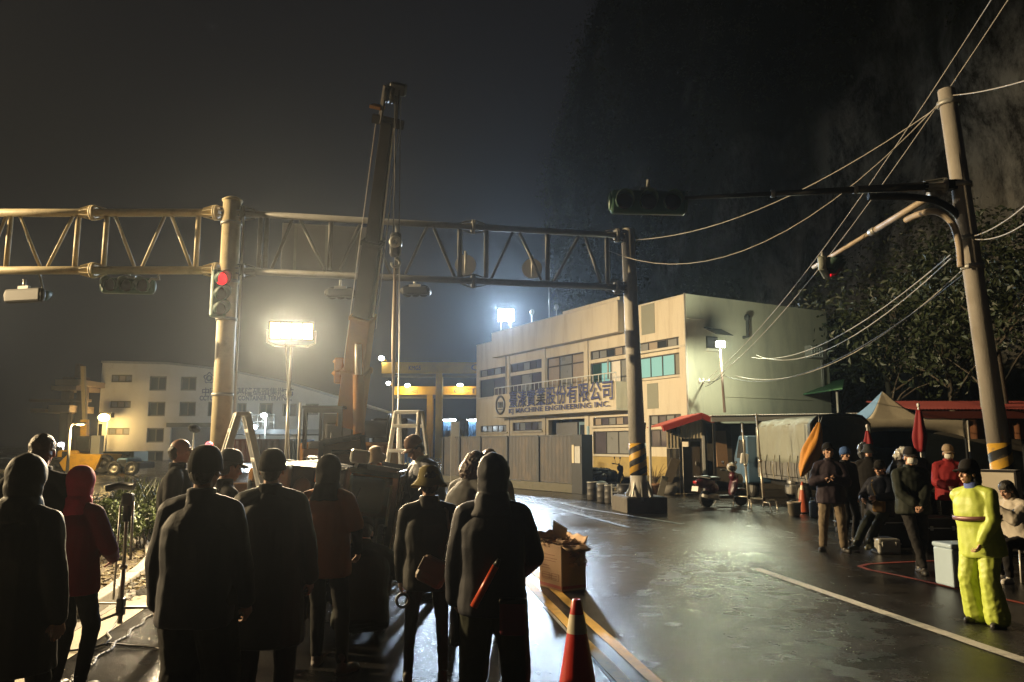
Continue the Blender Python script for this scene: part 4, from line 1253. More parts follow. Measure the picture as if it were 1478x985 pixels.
m = MB(); TP.box(m, door[0] - .3, door[1] + .3, door[3] + .01, door[3] + .5, 0, .5); m.build('door_lintel', M_tfr, term)
M_tlet = mat('navy painted lettering', (.10, .11, .16), .6)
pz = TP.uz(296, 571.5)[1]
for ch, px in zip('中國貨櫃基隆碼頭集散站', (290.5, 302, 313.3, 324.6, 341.5, 353, 364.8, 376.6, 388.3, 399.8, 411.5)):
    text(ch, 1.0, 'sign_letter', M_tlet, TP.P(TP.uz(px, 571)[0], pz + .1, .03), (1, 0, 0), (0, 0, 1), term, .03, .012)
e0, e1_ = TP.uz(288, 578.5), TP.uz(421, 578.5)
fit_text('CCTC KEELUNG CONTAINER TERMINAL', e1_[0] - e0[0], .58, 'english_lettering', M_tlet, TP.P(e0[0], e0[1], .03), (1, 0, 0), term, .03, .02)
ec = TP.hit(302, 546, .05); Rr = Matrix(((1, 0, 0), (0, 0, 1), (0, -1, 0))).transposed()
m = MB()
ro = [(.62 + .10 * cos(5 * radians(a)) , a) for a in range(0, 360, 12)]
for k in range(30):
    a0, a1 = radians(ro[k][1] + 90), radians(ro[(k + 1) % 30][1] + 90); r0, r1_ = ro[k][0], ro[(k + 1) % 30][0]
    f = lambda r, a: ec + Vector((r * cos(a), 0, r * sin(a)))
    m.quad(f(r0 * .8, a0), f(r1_ * .8, a1), f(r1_, a1), f(r0, a0))
m.lathe([(.22, -.02), (.34, -.02), (.34, .02), (.22, .02)], ec, Rr, 16, closed=True)
m.build('emblem', mat('grey blue emblem', (.16, .18, .22), .5), term, solid=.05)

# ------------------------------------------------------------------ yellow yard cranes far behind
M_cry = mat('crane yellow', (.62, .33, .02), .6, 0, .12, .5, dirt=(.25, .15, .05), dscale=.3, damt=.4)
M_crd = mat('crane lettering', (.06, .05, .06), .6)
def pbox(m, x0, y0, x1, y1, d, dep):
    a, b = W(x0, y0, d), W(x1, y1, d); m.box(((a.x + b.x) / 2, d + dep / 2, (a.z + b.z) / 2), (abs(b.x - a.x), dep, abs(a.z - b.z))); return m
def yard_crane(label, d, x0, x1, y0, y1, legs, txts, lamps):
    b = W(legs[0][0], 642, d); t = thing('gantry_crane', label, 'crane', (b.x, d, 0), 0, 'yellow yard gantry cranes')
    m = MB(); pbox(m, x0, y0, x1, y1, d, 2.2); m.build('girder', M_cry, t)
    m = MB(); pbox(m, x0 + 1, y1 + .2, x1, y1 + 5, d + .6, 1.0); m.build('lower_girder', mat('crane brown rail', (.2, .16, .1), .7), t)  # lower girder in a duller brown than the girder above
    for a, c in legs:
        m = MB(); p, q_ = W(a, y1, d), W(c, y1, d); m.box(((p.x + q_.x) / 2, d + 1.0, p.z / 2), (q_.x - p.x, 1.6, p.z)); m.build('leg', M_cry, t)
    for s, tx, ty, w, h in txts:
        p, q_ = W(tx, ty, d - .05), W(tx + w, ty, d - .05); fit_text(s, q_.x - p.x, h * d / FPX, 'lettering', M_crd, p, (1, 0, 0), t, .02, 0)
    for lx, ly in lamps:
        p = W(lx, ly, d - 1.2); m = MB(); m.ell(p, (.42, .3, .22)); m.build('lamp_lens', M_wht, t)
        m = MB(); m.bar(p + Vector((0, .2, .2)), Vector((p.x, d + .2, p.z + .3)), .12, .12); m.build('lamp_arm', M_cry, t)
        lamp('crane_light', 'POINT', p + Vector((0, -.1, -.5)), PW['rtg'], (1, .82, .35), size=.3, parent=t)
    return t
yard_crane('near yellow yard crane girder lettered above the second ladder', 100, 551, 760, 523, 539, [(629, 638), (735, 744)], [('KMG5', 590, 534.5, 17, 6.5), ('CCTC', 680, 535, 46, 9)], [])
yard_crane('farther yellow yard crane with two lamps glowing on its girder', 112, 569, 740, 558, 570, [(616, 624), (700, 708)], [('KMG5', 589, 568, 14, 5), ('CCTC', 655, 568, 44, 7)], [(588, 556.5), (664, 556)])
for px, py, d, lab, s in ((550.5, 517.5, 99.5, 'white lamp on the tip of the near yellow crane girder', .36), (560.5, 553.5, 111, 'white lamp at the tip of the farther yellow crane girder', .30)):
    p = W(px, py, d); t = thing('tip_lamp', lab, 'lamp', p); m = MB(); m.ell(p, (s, s, s * .8)); m.build('lens', M_coolem, t)
    m = MB(); m.bar(p, p + Vector((s * 1.5 + .1, .3, -.3)), .15, .15); m.build('bracket', M_cry, t)
# yard sheds, stacked containers
M_shedg = mat('yard shed grey', (.2, .22, .24), .8, 0, .2, .6)
def container(label, x0, y0, x1, y1, d, mt, dep=2.4, cat='container'):
    a, b = W(x0, y0, d), W(x1, y1, d); zt_, zb_ = a.z, max(0, b.z)
    t = thing('shipping_container', label, cat, ((a.x + b.x) / 2, d, zb_))
    w = b.x - a.x; n = max(6, int(w / .28)); m = MB(); cx = (a.x + b.x) / 2
    for i in range(n):
        u0, u1 = a.x + w * i / n, a.x + w * (i + 1) / n; e = .04
        pts = [(u0, 0), (u0 + (u1 - u0) * .2, e), (u0 + (u1 - u0) * .5, e), (u0 + (u1 - u0) * .7, 0), (u1, 0)]
        for (p, o), (q_, o2) in zip(pts, pts[1:]): m.quad((p, d + o, zb_ + .12), (q_, d + o2, zb_ + .12), (q_, d + o2, zt_ - .12), (p, d + o, zt_ - .12))
    m.build('side_panel', mt, t)
    m = MB(); m.box((cx, d + dep / 2 + .06, (zt_ + zb_) / 2), (w, dep, zt_ - zb_)); m.build('body', mt, t)
    m = MB()
    for z in (zb_ + .06, zt_ - .06): m.box((cx, d + .02, z), (w + .02, .12, .12))
    for x in (a.x + .06, b.x - .06): m.box((x, d + .01, (zt_ + zb_) / 2), (.13, .13, zt_ - zb_ - .02))
    m.build('corner_frame', mt, t)
    return t
M_mar = mat('maroon container', (.17, .035, .035), .6, 0, .15, 2, dirt=(.1, .05, .04), damt=.5)
M_blu = mat('blue container', (.06, .15, .28), .6, 0, .15, 2)
M_grc = mat('grey container', (.25, .26, .25), .6, 0, .15, 2)
container('maroon shipping container behind the first ladder', 322, 634, 362, 668, 52, M_mar)
container('second maroon container under the cool yard lamp', 364, 634, 402, 668, 54, M_mar)
container('blue container just right of the film light stand', 405, 634, 440, 668, 56, M_blu)
container('tan block of stacked units left of the grey fence', 642, 622, 668, 668, 60, M_conc, cat='block')
container('taller tan stacked unit beside the yellow crane leg', 662, 606, 674, 640, 75, M_conc, cat='block')
container('blue low shed under the yellow cranes', 640, 609, 690, 640, 92, M_blu, cat='shed')
container('blue container low behind the second ladder', 555, 633, 600, 668, 70, M_blu)
# canopy roof with the cool lamp
t = thing('depot_canopy', 'low dark depot canopy lit by the cool lamp', 'canopy', (W(385, 642, 62).x, 62, 0))
m = MB(); pbox(m, 320, 620, 478, 627, 60, 9); m.build('roof', M_shedg, t)
for px in (324, 372, 425, 474):
    p = W(px, 642, 60.5); m = MB(); m.box((p.x, 60.5, W(px, 627, 60.5).z / 2), (.25, .25, W(px, 627.1, 60.5).z)); m.build('column', M_steel, t)
m = MB()
for px in range(340, 400, 8): 
    p = W(px, 600, 60.3); m.tube((p.x, 60.3, W(px, 620, 60.3).z), (p.x, 60.3, W(px, 599, 60.3).z), .05)
m.tube(W(338, 599, 60.3), W(396, 599, 60.3), .05); m.tube(W(338, 609, 60.3), W(396, 609, 60.3), .05); m.build('roof_railing', M_steel, t)
def yard_light(label, px, py, d, em, power, col, r, post=True, size=.3, drop=.5, group='far yard lamps'):
    p = W(px, py, d); t = thing('yard_lamp', label, 'lamp', (p.x, p.y, 0), 0, group)
    m = MB(); m.ell(p, (r, r * .8, r * .7), nu=14, nv=10); m.build('lens', em, t)
    m = MB(); m.box(p + Vector((0, r * .9, r * .5)), (r * 2.2, r * 1.2, r * .9)); m.build('lamp_head', M_dark, t)
    if post: m = MB(); m.tube((p.x, p.y + r + .2, 0), (p.x, p.y + r + .2, p.z + r), .08); m.build('post', M_steel, t)
    if power: lamp('yard_light', 'POINT', p + Vector((0, -r - .1, -drop)), power, col, size=size, parent=t)
yard_light('cool blue white lamp under the terminal lettering', 367, 617, 76, M_coolem, PW['cold'], (.75, .9, 1.0), .30)
yard_light('small white lamp above the depot canopy railing', 381, 600, 59, M_coolem, 260, (.8, .95, 1.0), .24)
yard_light('yellow sodium lamp on the left corner of the terminal building', 150, 603, 88, M_sodem, PW['sodium'], (1, .66, .25), .62, size=.5)
yard_light('small bluish lamp low at the far left', 88, 642, 75, M_coolem, 0, COOL, .28)
yard_light('small lamp beside the second ladder legs', 588, 620, 66, M_coolem, 120, COOL, .3)
yard_light('faint lamp right of the crane boom foot', 518, 611, 60, M_coolem, 60, COOL, .2)
yard_light('faint low lamp between boom and hoist line', 546, 624, 64, M_coolem, 0, COOL, .18)
street_lamp('curved street lamp beside the yellow boom on the left', (W(100, 642, 43).x, 43, 0), W(110, 612, 43).z, .25, 1100, (1, .68, .28), M_sodem, dirv=(1, 0, 0), size=.3)
for px0, px1, lab in ((640, 658, 'left cool tube light on the blue shed'), (673, 689, 'right cool tube light on the blue shed')):
    a, b = W(px0, 607, 91.5), W(px1, 606.5, 91.5); m = MB(); m.tube(a, b, .09); tag(m.build('tube_light', M_coolem), lab, 'lamp')
# lattice jib lit cold behind the boom
t = thing('lattice_jib', 'small cold lit lattice jib behind the hoist line', 'jib', W(552, 612, 80))
a, b = W(536, 607, 80), W(566, 612, 80)
m = MB(); m.tube(a, b, .08); m.tube(a - Vector((0, 0, .75)), b - Vector((0, 0, .75)), .08); m.build('chord', M_white, t)
m = MB()
for k in range(8):
    p = a.lerp(b, k / 8); q_ = a.lerp(b, (k + 1) / 8); m.tube(p if k % 2 else p - Vector((0, 0, .75)), q_ - Vector((0, 0, .75)) if k % 2 else q_, .05)
m.build('lacing', M_white, t)
m = MB(); m.tube((b.x, b.y, 0), b, .15); m.tube((a.x, a.y, 0), a, .15); m.build('mast', M_steel, t)

# ------------------------------------------------------------------ dim quay crane on the far left
t = thing('quay_crane', 'dim quay crane with stacked platforms at the far left', 'crane', (W(105, 642, 85).x, 85, 0))
for a in ((80, 548, 117, 556), (74, 557, 110, 563), (70, 585, 100, 595), (44, 590, 64, 595)):
    m = MB(); pbox(m, *a, 85, 5); m.build('platform', mat('dim crane tan', (.30, .22, .15), .7, 0, .2, .4), t)
for px in (92, 114):
    m = MB(); p = W(px, 642, 87); m.box((p.x, 87, W(px, 545, 87).z / 2), (.9, .9, W(px, 545, 87).z)); m.build('leg', mat('dim crane leg', (.10, .07, .055), .8), t)
m = MB(); pbox(m, 42, 576, 125, 580, 86, 1); pbox(m, 109, 525, 113, 545, 86, .8); m.build('boom', MATS['dim crane leg'], t)

# ------------------------------------------------------------------ shed with the red verge, lean-to roof
ZS = lambda x, y: (940 + x / 5.475, 560 + y / 5.475)
SD = 28.2
shd = thing('tin_shed', 'corrugated tin shed with a red roof verge beside the striped post', 'shed', (W(990, 642, SD).x, SD, 0))
M_tin = mat('cream corrugated sheet', (.46, .40, .28), .6, .1, .12, 3, .1, dirt=(.24, .16, .09), dscale=2, damt=.5)
pl = lambda x, y, d=SD: W(*ZS(x, y), d)
def corr(m, a, b, z0f, z1f, amp=.02, step=.115, nrm=Vector((0, -1, 0))):
    L_ = (b - a).length; n = int(L_ / step) * 2
    for i in range(n):
        s, e = i / n, (i + 1) / n; p, q_ = a.lerp(b, s), a.lerp(b, e)
        op, oq = nrm * (amp if i % 2 else 0), nrm * (amp if (i + 1) % 2 else 0)
        m.quad(Vector((p.x, p.y, z0f(s))) + op, Vector((q_.x, q_.y, z0f(e))) + oq, Vector((q_.x, q_.y, z1f(e))) + oq, Vector((p.x, p.y, z1f(s))) + op)
A_, B_, R0 = pl(118, 330), pl(405, 245), pl(390, 215)
dz_t = pl(240, 400).z
m = MB(); a = Vector((A_.x, SD, 0)); b = Vector((B_.x, SD, 0))
corr(m, a, b, lambda s: dz_t if s > .40 else dz_t - .35, lambda s: A_.z + (B_.z - A_.z) * s)
m.build('gable_sheet', M_tin, shd)
dx0, dx1 = pl(245, 500).x, pl(400, 500).x
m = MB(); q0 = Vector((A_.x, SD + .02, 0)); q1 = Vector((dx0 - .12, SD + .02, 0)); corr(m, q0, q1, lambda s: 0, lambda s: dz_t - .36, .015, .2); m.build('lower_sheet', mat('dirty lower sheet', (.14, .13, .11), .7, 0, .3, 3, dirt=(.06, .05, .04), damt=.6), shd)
m = MB(); m.box(((dx0 + dx1) / 2, SD + .12, (dz_t - .3) / 2), (dx1 - dx0 - .1, .05, dz_t - .3)); dr = m.build('door', mat('brown door', (.10, .075, .05), .6, 0, .2, 2), shd)
m = MB(); m.tube((dx1 - .22, SD + .06, 1.0), (dx1 - .22, SD + .06, 1.14), .02); m.build('handle', M_steel, dr)
m = MB()
for x in (dx0 - .05, dx1 + .04): m.box((x, SD + .05, dz_t / 2), (.1, .12, dz_t))
m.box(((dx0 + dx1) / 2, SD + .05, dz_t - .06), (dx1 - dx0 - .02, .10, .12)); m.build('door_frame', M_dark, shd)
# red verge boards
for k, (p, q_) in enumerate(((pl(85, 312), pl(392, 213)), (pl(392, 213), pl(488, 252)))):
    p.y = q_.y = SD - .12; m = MB(); m.bar(p - Vector((0, 0, .05)), q_ - Vector((0, 0, .05)), .26, .20); m.build('verge_board', M_red, shd)
m = MB(); p, q_, r = pl(85, 300), pl(392, 200), pl(488, 240)
for a, b in ((p, q_), (q_, r)):
    a = Vector((a.x, SD - .05, a.z)); b = Vector((b.x, SD - .05, b.z)); m.quad(a, b, b + Vector((0, 3.2, 0)), a + Vector((0, 3.2, 0)))
m.build('roof_sheet', M_red, shd, solid=.03)
m = MB(); m.box((pl(190, 345).x, SD - .08, pl(190, 345).z), (.3, .12, .25)); m.build('meter_box', M_dark, shd, bevel=.02)
m = MB(); x = pl(412, 500).x; m.box((x, SD - .02, pl(412, 395).z / 2 + .08), (.09, .09, pl(412, 395).z)); m.build('corner_post', M_white, shd)
# lean-to: corrugated roof on posts
LD = 27.6
lean = thing('lean_to_roof', 'long corrugated lean-to roof running right from the tin shed', 'roof', (W(1130, 642, LD).x, LD, 0))
a, b = W(1027, 601, LD), W(1262, 597.5, LD)
m = MB(); n = 64
for i in range(n * 2):
    s, e = i / (2 * n), (i + 1) / (2 * n); p, q_ = a.lerp(b, s), a.lerp(b, e); o, o2 = (.035 if i % 2 else 0), (.035 if (i + 1) % 2 else 0)
    m.quad(p + Vector((0, 0, o)), q_ + Vector((0, 0, o2)), q_ + Vector((0, 5, o2 + .12)), p + Vector((0, 5, o + .12)))
m.build('roof_sheet', mat('pale corrugated roof', (.55, .50, .45), .5, .2, .15, 2, dirt=(.3, .1, .07), dscale=.8, damt=.6), lean, solid=.015)
m = MB(); m.bar(a - Vector((0, -.08, .12)), b - Vector((0, -.08, .12)), .06, .16); m.build('fascia', mat('pale fascia', (.4, .38, .34), .6), lean)
for px in (1031, 1072, 1140, 1200, 1256):
    p = W(px, 642, LD + .2); zz = W(px, 604, LD).z; m = MB(); m.box((p.x, LD + .2, zz / 2 - .1), (.09, .09, zz - .1)); m.build('post', M_dark, lean)
m = MB(); p, q_ = W(1020, 642, LD + 3.6), W(1275, 642, LD + 3.6)
m.quad((p.x, LD + 3.6, 0), (q_.x, LD + 3.6, 0), (q_.x, LD + 3.6, 2.6), (p.x, LD + 3.6, 2.6)); m.build('back_wall', mat('dark brown wall', (.10, .09, .075), .8, 0, .4, 1.5, dirt=(.04, .035, .03), damt=.7), lean)  # dark brown back wall with darker blotches
p, q_ = W(1056, 642, LD + 2.2), W(1092, 642, LD + 2.2)
sh = thing('roller_shutter', 'dark ribbed roller shutter under the lean-to behind the maroon scooter', 'shutter', ((p.x + q_.x) / 2, LD + 2.2, 0))
for k in range(26):
    m = MB(); m.box(((p.x + q_.x) / 2, LD + 2.2, .06 + k * .095), (q_.x - p.x, .03, .08)); m.build('slat', mat('shutter slat', (.11, .11, .105), .5, .3), sh)
# rubbish by the shed
def plank(label, p, q_, w, th, mt, rot=0): 
    m = MB(); m.bar(p, q_, w, th, up=(0, -1, 0)); tag(m.build('plank', mt, bevel=.006), label, 'plank')
M_wood = mat('weathered wood', (.17, .14, .10), .8, 0, .25, 8, .4, 40, stretch=(1, 1, .2))
plank('wide grey board leaning on the tin shed', G(958, 712) + Vector((0, 0, .02)), pl(195, 560, SD - .5), .34, .04, M_wood)
plank('short pale board leaning low beside the clay pot', G(953, 716) + Vector((0, 0, .02)), pl(110, 700, SD - 1.5), .22, .04, mat('pale board', (.3, .28, .23), .8, 0, .2, 8))
plank('stack of brown boards standing under the lean-to', Vector((W(1041, 642, 29.5).x, 29.5, .9)), Vector((W(1041, 642, 29.5).x, 29.7, 2.25)), .42, .3, mat('mid brown boards', (.30, .19, .11), .7, 0, .3, 12, stretch=(1, 1, 8)))  # last stack: mid brown with fine horizontal banding
def lathe_thing(name, label, cat, p, prof, mt, n=20, extra=None, group=None):
    t = thing(name, label, cat, p, 0, group); m = MB(); m.lathe(prof, (0, 0, 0), n=n); m.build('body', mt, t, world=False)
    return t
M_clay = mat('clay pot', (.28, .16, .09), .8, 0, .2, 6)
lathe_thing('plant_pot', 'clay plant pot left of the tin shed door', 'pot', G(948, 716) + Vector((0, .2, 0)), [(0, 0), (.16, 0), (.24, .34), (.27, .34), (.27, .42), (.22, .42), (.20, .36), (0, .36)], M_clay)
lathe_thing('plant_pot', 'round grey pot in front of the tin shed', 'pot', G(968, 714) + Vector((0, .2, 0)), [(0, 0), (.18, 0), (.28, .12), (.28, .26), (.2, .32), (.17, .30), (0, .28)], M_conc)
q = random.Random(5); pp = G(948, 716) + Vector((0, .2, .4)); m = MB()
for k in range(26):
    e = pp + Vector((q.uniform(-.4, .4), q.uniform(-.3, .3), q.uniform(.2, .75))); m.path([pp, pp.lerp(e, .5) + Vector((0, 0, .08)), e], .012, 4, r2=.004)
tag(m.build('potted_twigs', M_stem), 'dry twiggy plant growing from the clay pot', 'plant')
for k, (px, d, lab) in enumerate(((930, 26.5, 'dark pipe standing beside the striped post'), (938, 27, 'second standing pipe nearer the tin shed'))):
    p = W(px, 642, d); m = MB(); m.path([(p.x, d, 0), (p.x, d, 2.2), (p.x + .03, d, 2.5 + k * .2)], .05, 8); tag(m.build('pipe', M_dark if k == 0 else M_pole), lab, 'pipe')
# barrels and rack left of the striped post
M_bar = mat('dark barrel', (.06, .058, .055), .5, 0, .3, 4, .2, dirt=(.18, .15, .11), damt=.5)
for px, py, h, r, lab in ((856, 723, .55, .17, 'leftmost of the three dark barrels by the striped post'), (870.5, 726.5, .55, .165, 'middle one of the three dark barrels'), (881, 728, .53, .15, 'right hand barrel next to the white rack')):
    p = G(px, py) + Vector((0, .17, 0)); t = thing('barrel', lab, 'barrel', p, 0, 'dark barrels beside the gate')
    m = MB(); m.lathe([(0, 0), (r * .9, 0), (r, .05), (r * 1.02, h * .3), (r * 1.06, h * .33), (r * 1.02, h * .36), (r, h * .64), (r * 1.05, h * .67), (r, h * .7), (r * .96, h), (r * .8, h), (r * .78, h - .03), (0, h - .03)], n=18); m.build('drum', M_bar, t, world=False)
    m = MB(); m.lathe([(r * .95, h), (r * 1.06, h), (r * 1.06, h + .03), (r * .95, h + .03)], n=18, closed=True); m.build('rim', M_steel, t, world=False)
p = G(888, 730); t = thing('white_rack', 'small white step rack beside the barrels', 'rack', p)
for sx in (-.09, .09): m = MB(); m.bar(p + Vector((sx, 0, 0)), p + Vector((sx, .05, .62)), .035, .035); m.build('upright', M_white, t)
for k in range(4): m = MB(); m.box(p + Vector((0, .01 + .01 * k, .1 + .14 * k)), (.144, .05, .03)); m.build('rung', M_white, t)
p = G(902, 719); lathe_thing('barrel', 'short black tub tucked behind the concrete block', 'tub', p, [(0, 0), (.26, 0), (.30, .45), (.27, .45), (0, .42)], M_black)
# green canopy at the rear of the side wall
a, b = W(1137, 573, 36), W(1216, 561, 34)
t = thing('green_canopy', 'small green sheet canopy at the rear end of the office side wall', 'canopy', ((a.x + b.x) / 2, 35, 0))
m = MB(); m.add([a, b, b + Vector((1.2, 2.5, .6)), a + Vector((1.2, 2.5, .6))], [(0, 1, 2, 3)]); m.build('roof_sheet', mat('green sheet', (.06, .16, .08), .5), t, solid=.06)
m = MB(); p = W(1208, 566, 34.2); m.tube((p.x, p.y, 0), p, .05); p = W(1150, 574, 35.9); m.tube((p.x, p.y, 0), p, .05); m.build('post', M_steel, t)
# red roofed stall row on the right
RDp = 27.5
t = thing('red_roof_stall', 'long stall with a dull red roof and fascia at the right edge', 'stall', (W(1420, 642, RDp).x, RDp, 0))
a, b = W(1325, 592, RDp), W(1580, 592, RDp)
m = MB(); n = 50
for i in range(2 * n):
    s, e = i / (2 * n), (i + 1) / (2 * n); p, q_ = a.lerp(b, s), a.lerp(b, e); o, o2 = (.04 if i % 2 else 0), (.04 if (i + 1) % 2 else 0)
    m.quad(p + Vector((0, 0, o)), q_ + Vector((0, 0, o2)), q_ + Vector((0, 4, o2 + .5)), p + Vector((0, 4, o + .5)))
m.build('roof_sheet', mat('dull red sheet', (.20, .035, .028), .6, 0, .2, 2), t, solid=.02)
m = MB(); m.bar(a - Vector((0, -.05, .17)), b - Vector((0, -.05, .17)), .05, .26); m.build('fascia', mat('dull red fascia', (.16, .035, .025), .7), t)
p, q_ = W(1392, 606, RDp + .3), W(1590, 634, RDp + .3)
m = MB(); m.grid(lambda u, v: Vector((p.x + (q_.x - p.x) * u, RDp + .3 + .06 * sin(u * 60), p.z + (q_.z - p.z) * v)), 120, 1); m.build('curtain', mat('rust curtain', (.22, .09, .04), .8), t)
for px in (1332, 1396, 1478, 1560):
    p = W(px, 642, RDp + .5); m = MB(); m.box((p.x, RDp + .5, 1.35), (.1, .1, 2.7)); m.build('post', M_dark, t)
m = MB(); p, q_ = W(1325, 642, RDp + 3), W(1600, 642, RDp + 3); m.quad((p.x, RDp + 3, 0), (q_.x, RDp + 3, 0), (q_.x, RDp + 3, 2.9), (p.x, RDp + 3, 2.9)); m.build('back_wall', MATS['dark brown wall'], t)
a = W(1445, 585, RDp - .2); tb_ = thing('roof_box', 'pale upright cabinet on the red roof beside the concrete pole', 'cabinet', (a.x, RDp + .6, W(1445, 592, RDp).z + .09))
m = MB(); m.box((a.x, RDp + .6, a.z + .18), (.34, .3, .85)); m.build('cabinet', mat('drab cabinet', (.3, .29, .24), .7), tb_, bevel=.02)
m = MB(); m.box((a.x, RDp + .44, a.z + .18), (.28, .02, .75)); m.build('door_panel', mat('drab cabinet', (.3, .29, .24)), tb_)
# ------------------------------------------------------------------ figures: primitives fused into one surface
def fuse(mb, voxel, smooth=5, name='tmp', wrinkle=0, wscale=9.0, seed=0, floor=None, fold=(1, 1, .55)):
    me = mb.mesh(name + '_raw')
    o = bpy.data.objects.new(name + '_raw', me); COL.objects.link(o)
    r = o.modifiers.new('r', 'REMESH'); r.mode = 'VOXEL'; r.voxel_size = voxel; r.use_smooth_shade = True
    if smooth:
        s = o.modifiers.new('s', 'SMOOTH'); s.factor = .5; s.iterations = smooth
    me2 = bpy.data.meshes.new_from_object(o.evaluated_get(bpy.context.evaluated_depsgraph_get()))
    bpy.data.objects.remove(o); bpy.data.meshes.remove(me)
    if wrinkle:
        ns = [v.normal.copy() for v in me2.vertices]
        off = Vector((seed * 3.1, seed * 1.7, 0))
        for v, n_ in zip(me2.vertices, ns):
            p = Vector((v.co.x * fold[0], v.co.y * fold[1], v.co.z * fold[2])) * wscale + off
            a = noise.noise(p); b = noise.noise(p * 2.3 + Vector((5, 5, 5)))
            v.co += n_ * wrinkle * ((1 - abs(a) * 2.2) * .8 + b * .6)
    if floor is not None:
        for v in me2.vertices:
            if v.co.z < floor: v.co.z = floor
    me2.name = name
    for p in me2.polygons: p.use_smooth = True
    return me2

def join_meshes(a, b):
    """append mesh b's geometry to mesh a (returns a new mesh)"""
    va = [tuple(v.co) for v in a.vertices]; fa = [tuple(p.vertices) for p in a.polygons]
    n = len(va); va += [tuple(v.co) for v in b.vertices]; fa += [tuple(i + n for i in p.vertices) for p in b.polygons]
    me = bpy.data.meshes.new(a.name); me.from_pydata(va, [], fa); me.polygons.foreach_set('use_smooth', [True] * len(fa)); me.update()
    return me

def cap(m, p0, r0, p1, r1, n=10):
    """tapered capsule"""
    p0, p1 = Vector(p0), Vector(p1); R = frame(p0, p1); L_ = (p1 - p0).length
    prof = [(r0 * sin(a), -r0 * cos(a)) for a in (0, pi / 6, pi / 3)] + [(r0, 0), (r1, L_)] + [(r1 * sin(a), L_ + r1 * cos(a)) for a in (pi / 3, pi / 6, 0)]
    Rz = Matrix((R.col[2], R.col[0], R.col[1])).transposed()
    m.lathe(prof, p0, Rz, n)
    return m

def loft(m, secs, R, O, n=18):
    """secs: (z, rx, ry[, dy]) ellipses in frame R at O, closed ends"""
    vs = []
    for s in secs:
        z, rx, ry = s[:3]; dy = s[3] if len(s) > 3 else 0
        for k in range(n):
            a = 2 * pi * k / n
            c_, s_ = cos(a), sin(a)
            e = .82      # slightly squared section
            x = rx * math.copysign(abs(c_) ** e, c_); y = ry * math.copysign(abs(s_) ** e, s_)
            vs.append(O + R @ Vector((x, y + dy, z)))
    N = len(secs)
    fs = [(i * n + k, i * n + (k + 1) % n, (i + 1) * n + (k + 1) % n, (i + 1) * n + k) for i in range(N - 1) for k in range(n)]
    fs += [tuple(range(n))[::-1], tuple((N - 1) * n + k for k in range(n))]
    return m.add(vs, fs, True)

def ik(a, c, l1, l2, hint):
    a, c = Vector(a), Vector(c); d = c - a; D = d.length
    if D > l1 + l2 - .004: c = a + d.normalized() * (l1 + l2 - .004); d = c - a; D = d.length
    dn = d / D; x = (l1 * l1 - l2 * l2 + D * D) / (2 * D); h = sqrt(max(0, l1 * l1 - x * x))
    pp = Vector(hint) - dn * Vector(hint).dot(dn)
    if pp.length < 1e-4: pp = Vector((0, 0, -1))
    return a + dn * x + pp.normalized() * h, c

def rotm(rx=0, ry=0, rz=0):
    return Matrix.Rotation(radians(rz), 3, 'Z') @ Matrix.Rotation(radians(rx), 3, 'X') @ Matrix.Rotation(radians(ry), 3, 'Y')

def hand_mesh(w, d, palm_n, curl, side, fine):
    """w wrist, d finger direction, palm_n palm normal; five fingers curling towards the palm"""
    d = Vector(d).normalized(); pn = Vector(palm_n); pn = (pn - d * pn.dot(d)).normalized(); s = d.cross(pn) * side
    m = MB()
    R = Matrix((s, pn, d)).transposed()
    loft(m, [(-.045, .024, .020), (0, .027, .018), (.035, .038, .016), (.075, .041, .014), (.092, .036, .011)], R, Vector(w), 12)
    lens = [.070, .080, .075, .058]; 
    for k in range(4):
        x = -.030 + .0203 * k
        b = Vector(w) + R @ Vector((x * side * -1 if 0 else x, 0, .086 + (.004 if k in (1, 2) else -.004)))
        dr = (d + s * (x * 1.6)).normalized(); L_ = lens[k]; p = b; ang = 0
        for j, f in enumerate((.45, .32, .23)):
            ang += radians(curl * (1.0, 1.2, .8)[j] + k * 3)
            dd = dr * cos(ang) + pn * sin(ang); q_ = p + dd * L_ * f
            cap(m, p, .0088 - .0012 * j, q_, .0082 - .0013 * j, 7); p = q_
    b = Vector(w) + R @ Vector((-.030, .004, .030)); dd = (-s * .75 + d * .65 + pn * (.25 + curl * .01)).normalized()
    q_ = b + dd * .045; cap(m, b, .0125, q_, .010, 7)
    dd2 = (dd + d * .5 + pn * curl * .012).normalized(); cap(m, q_, .010, q_ + dd2 * .034, .0075, 7)
    return fuse(m, .0042 if fine else .006, 2, 'hand')

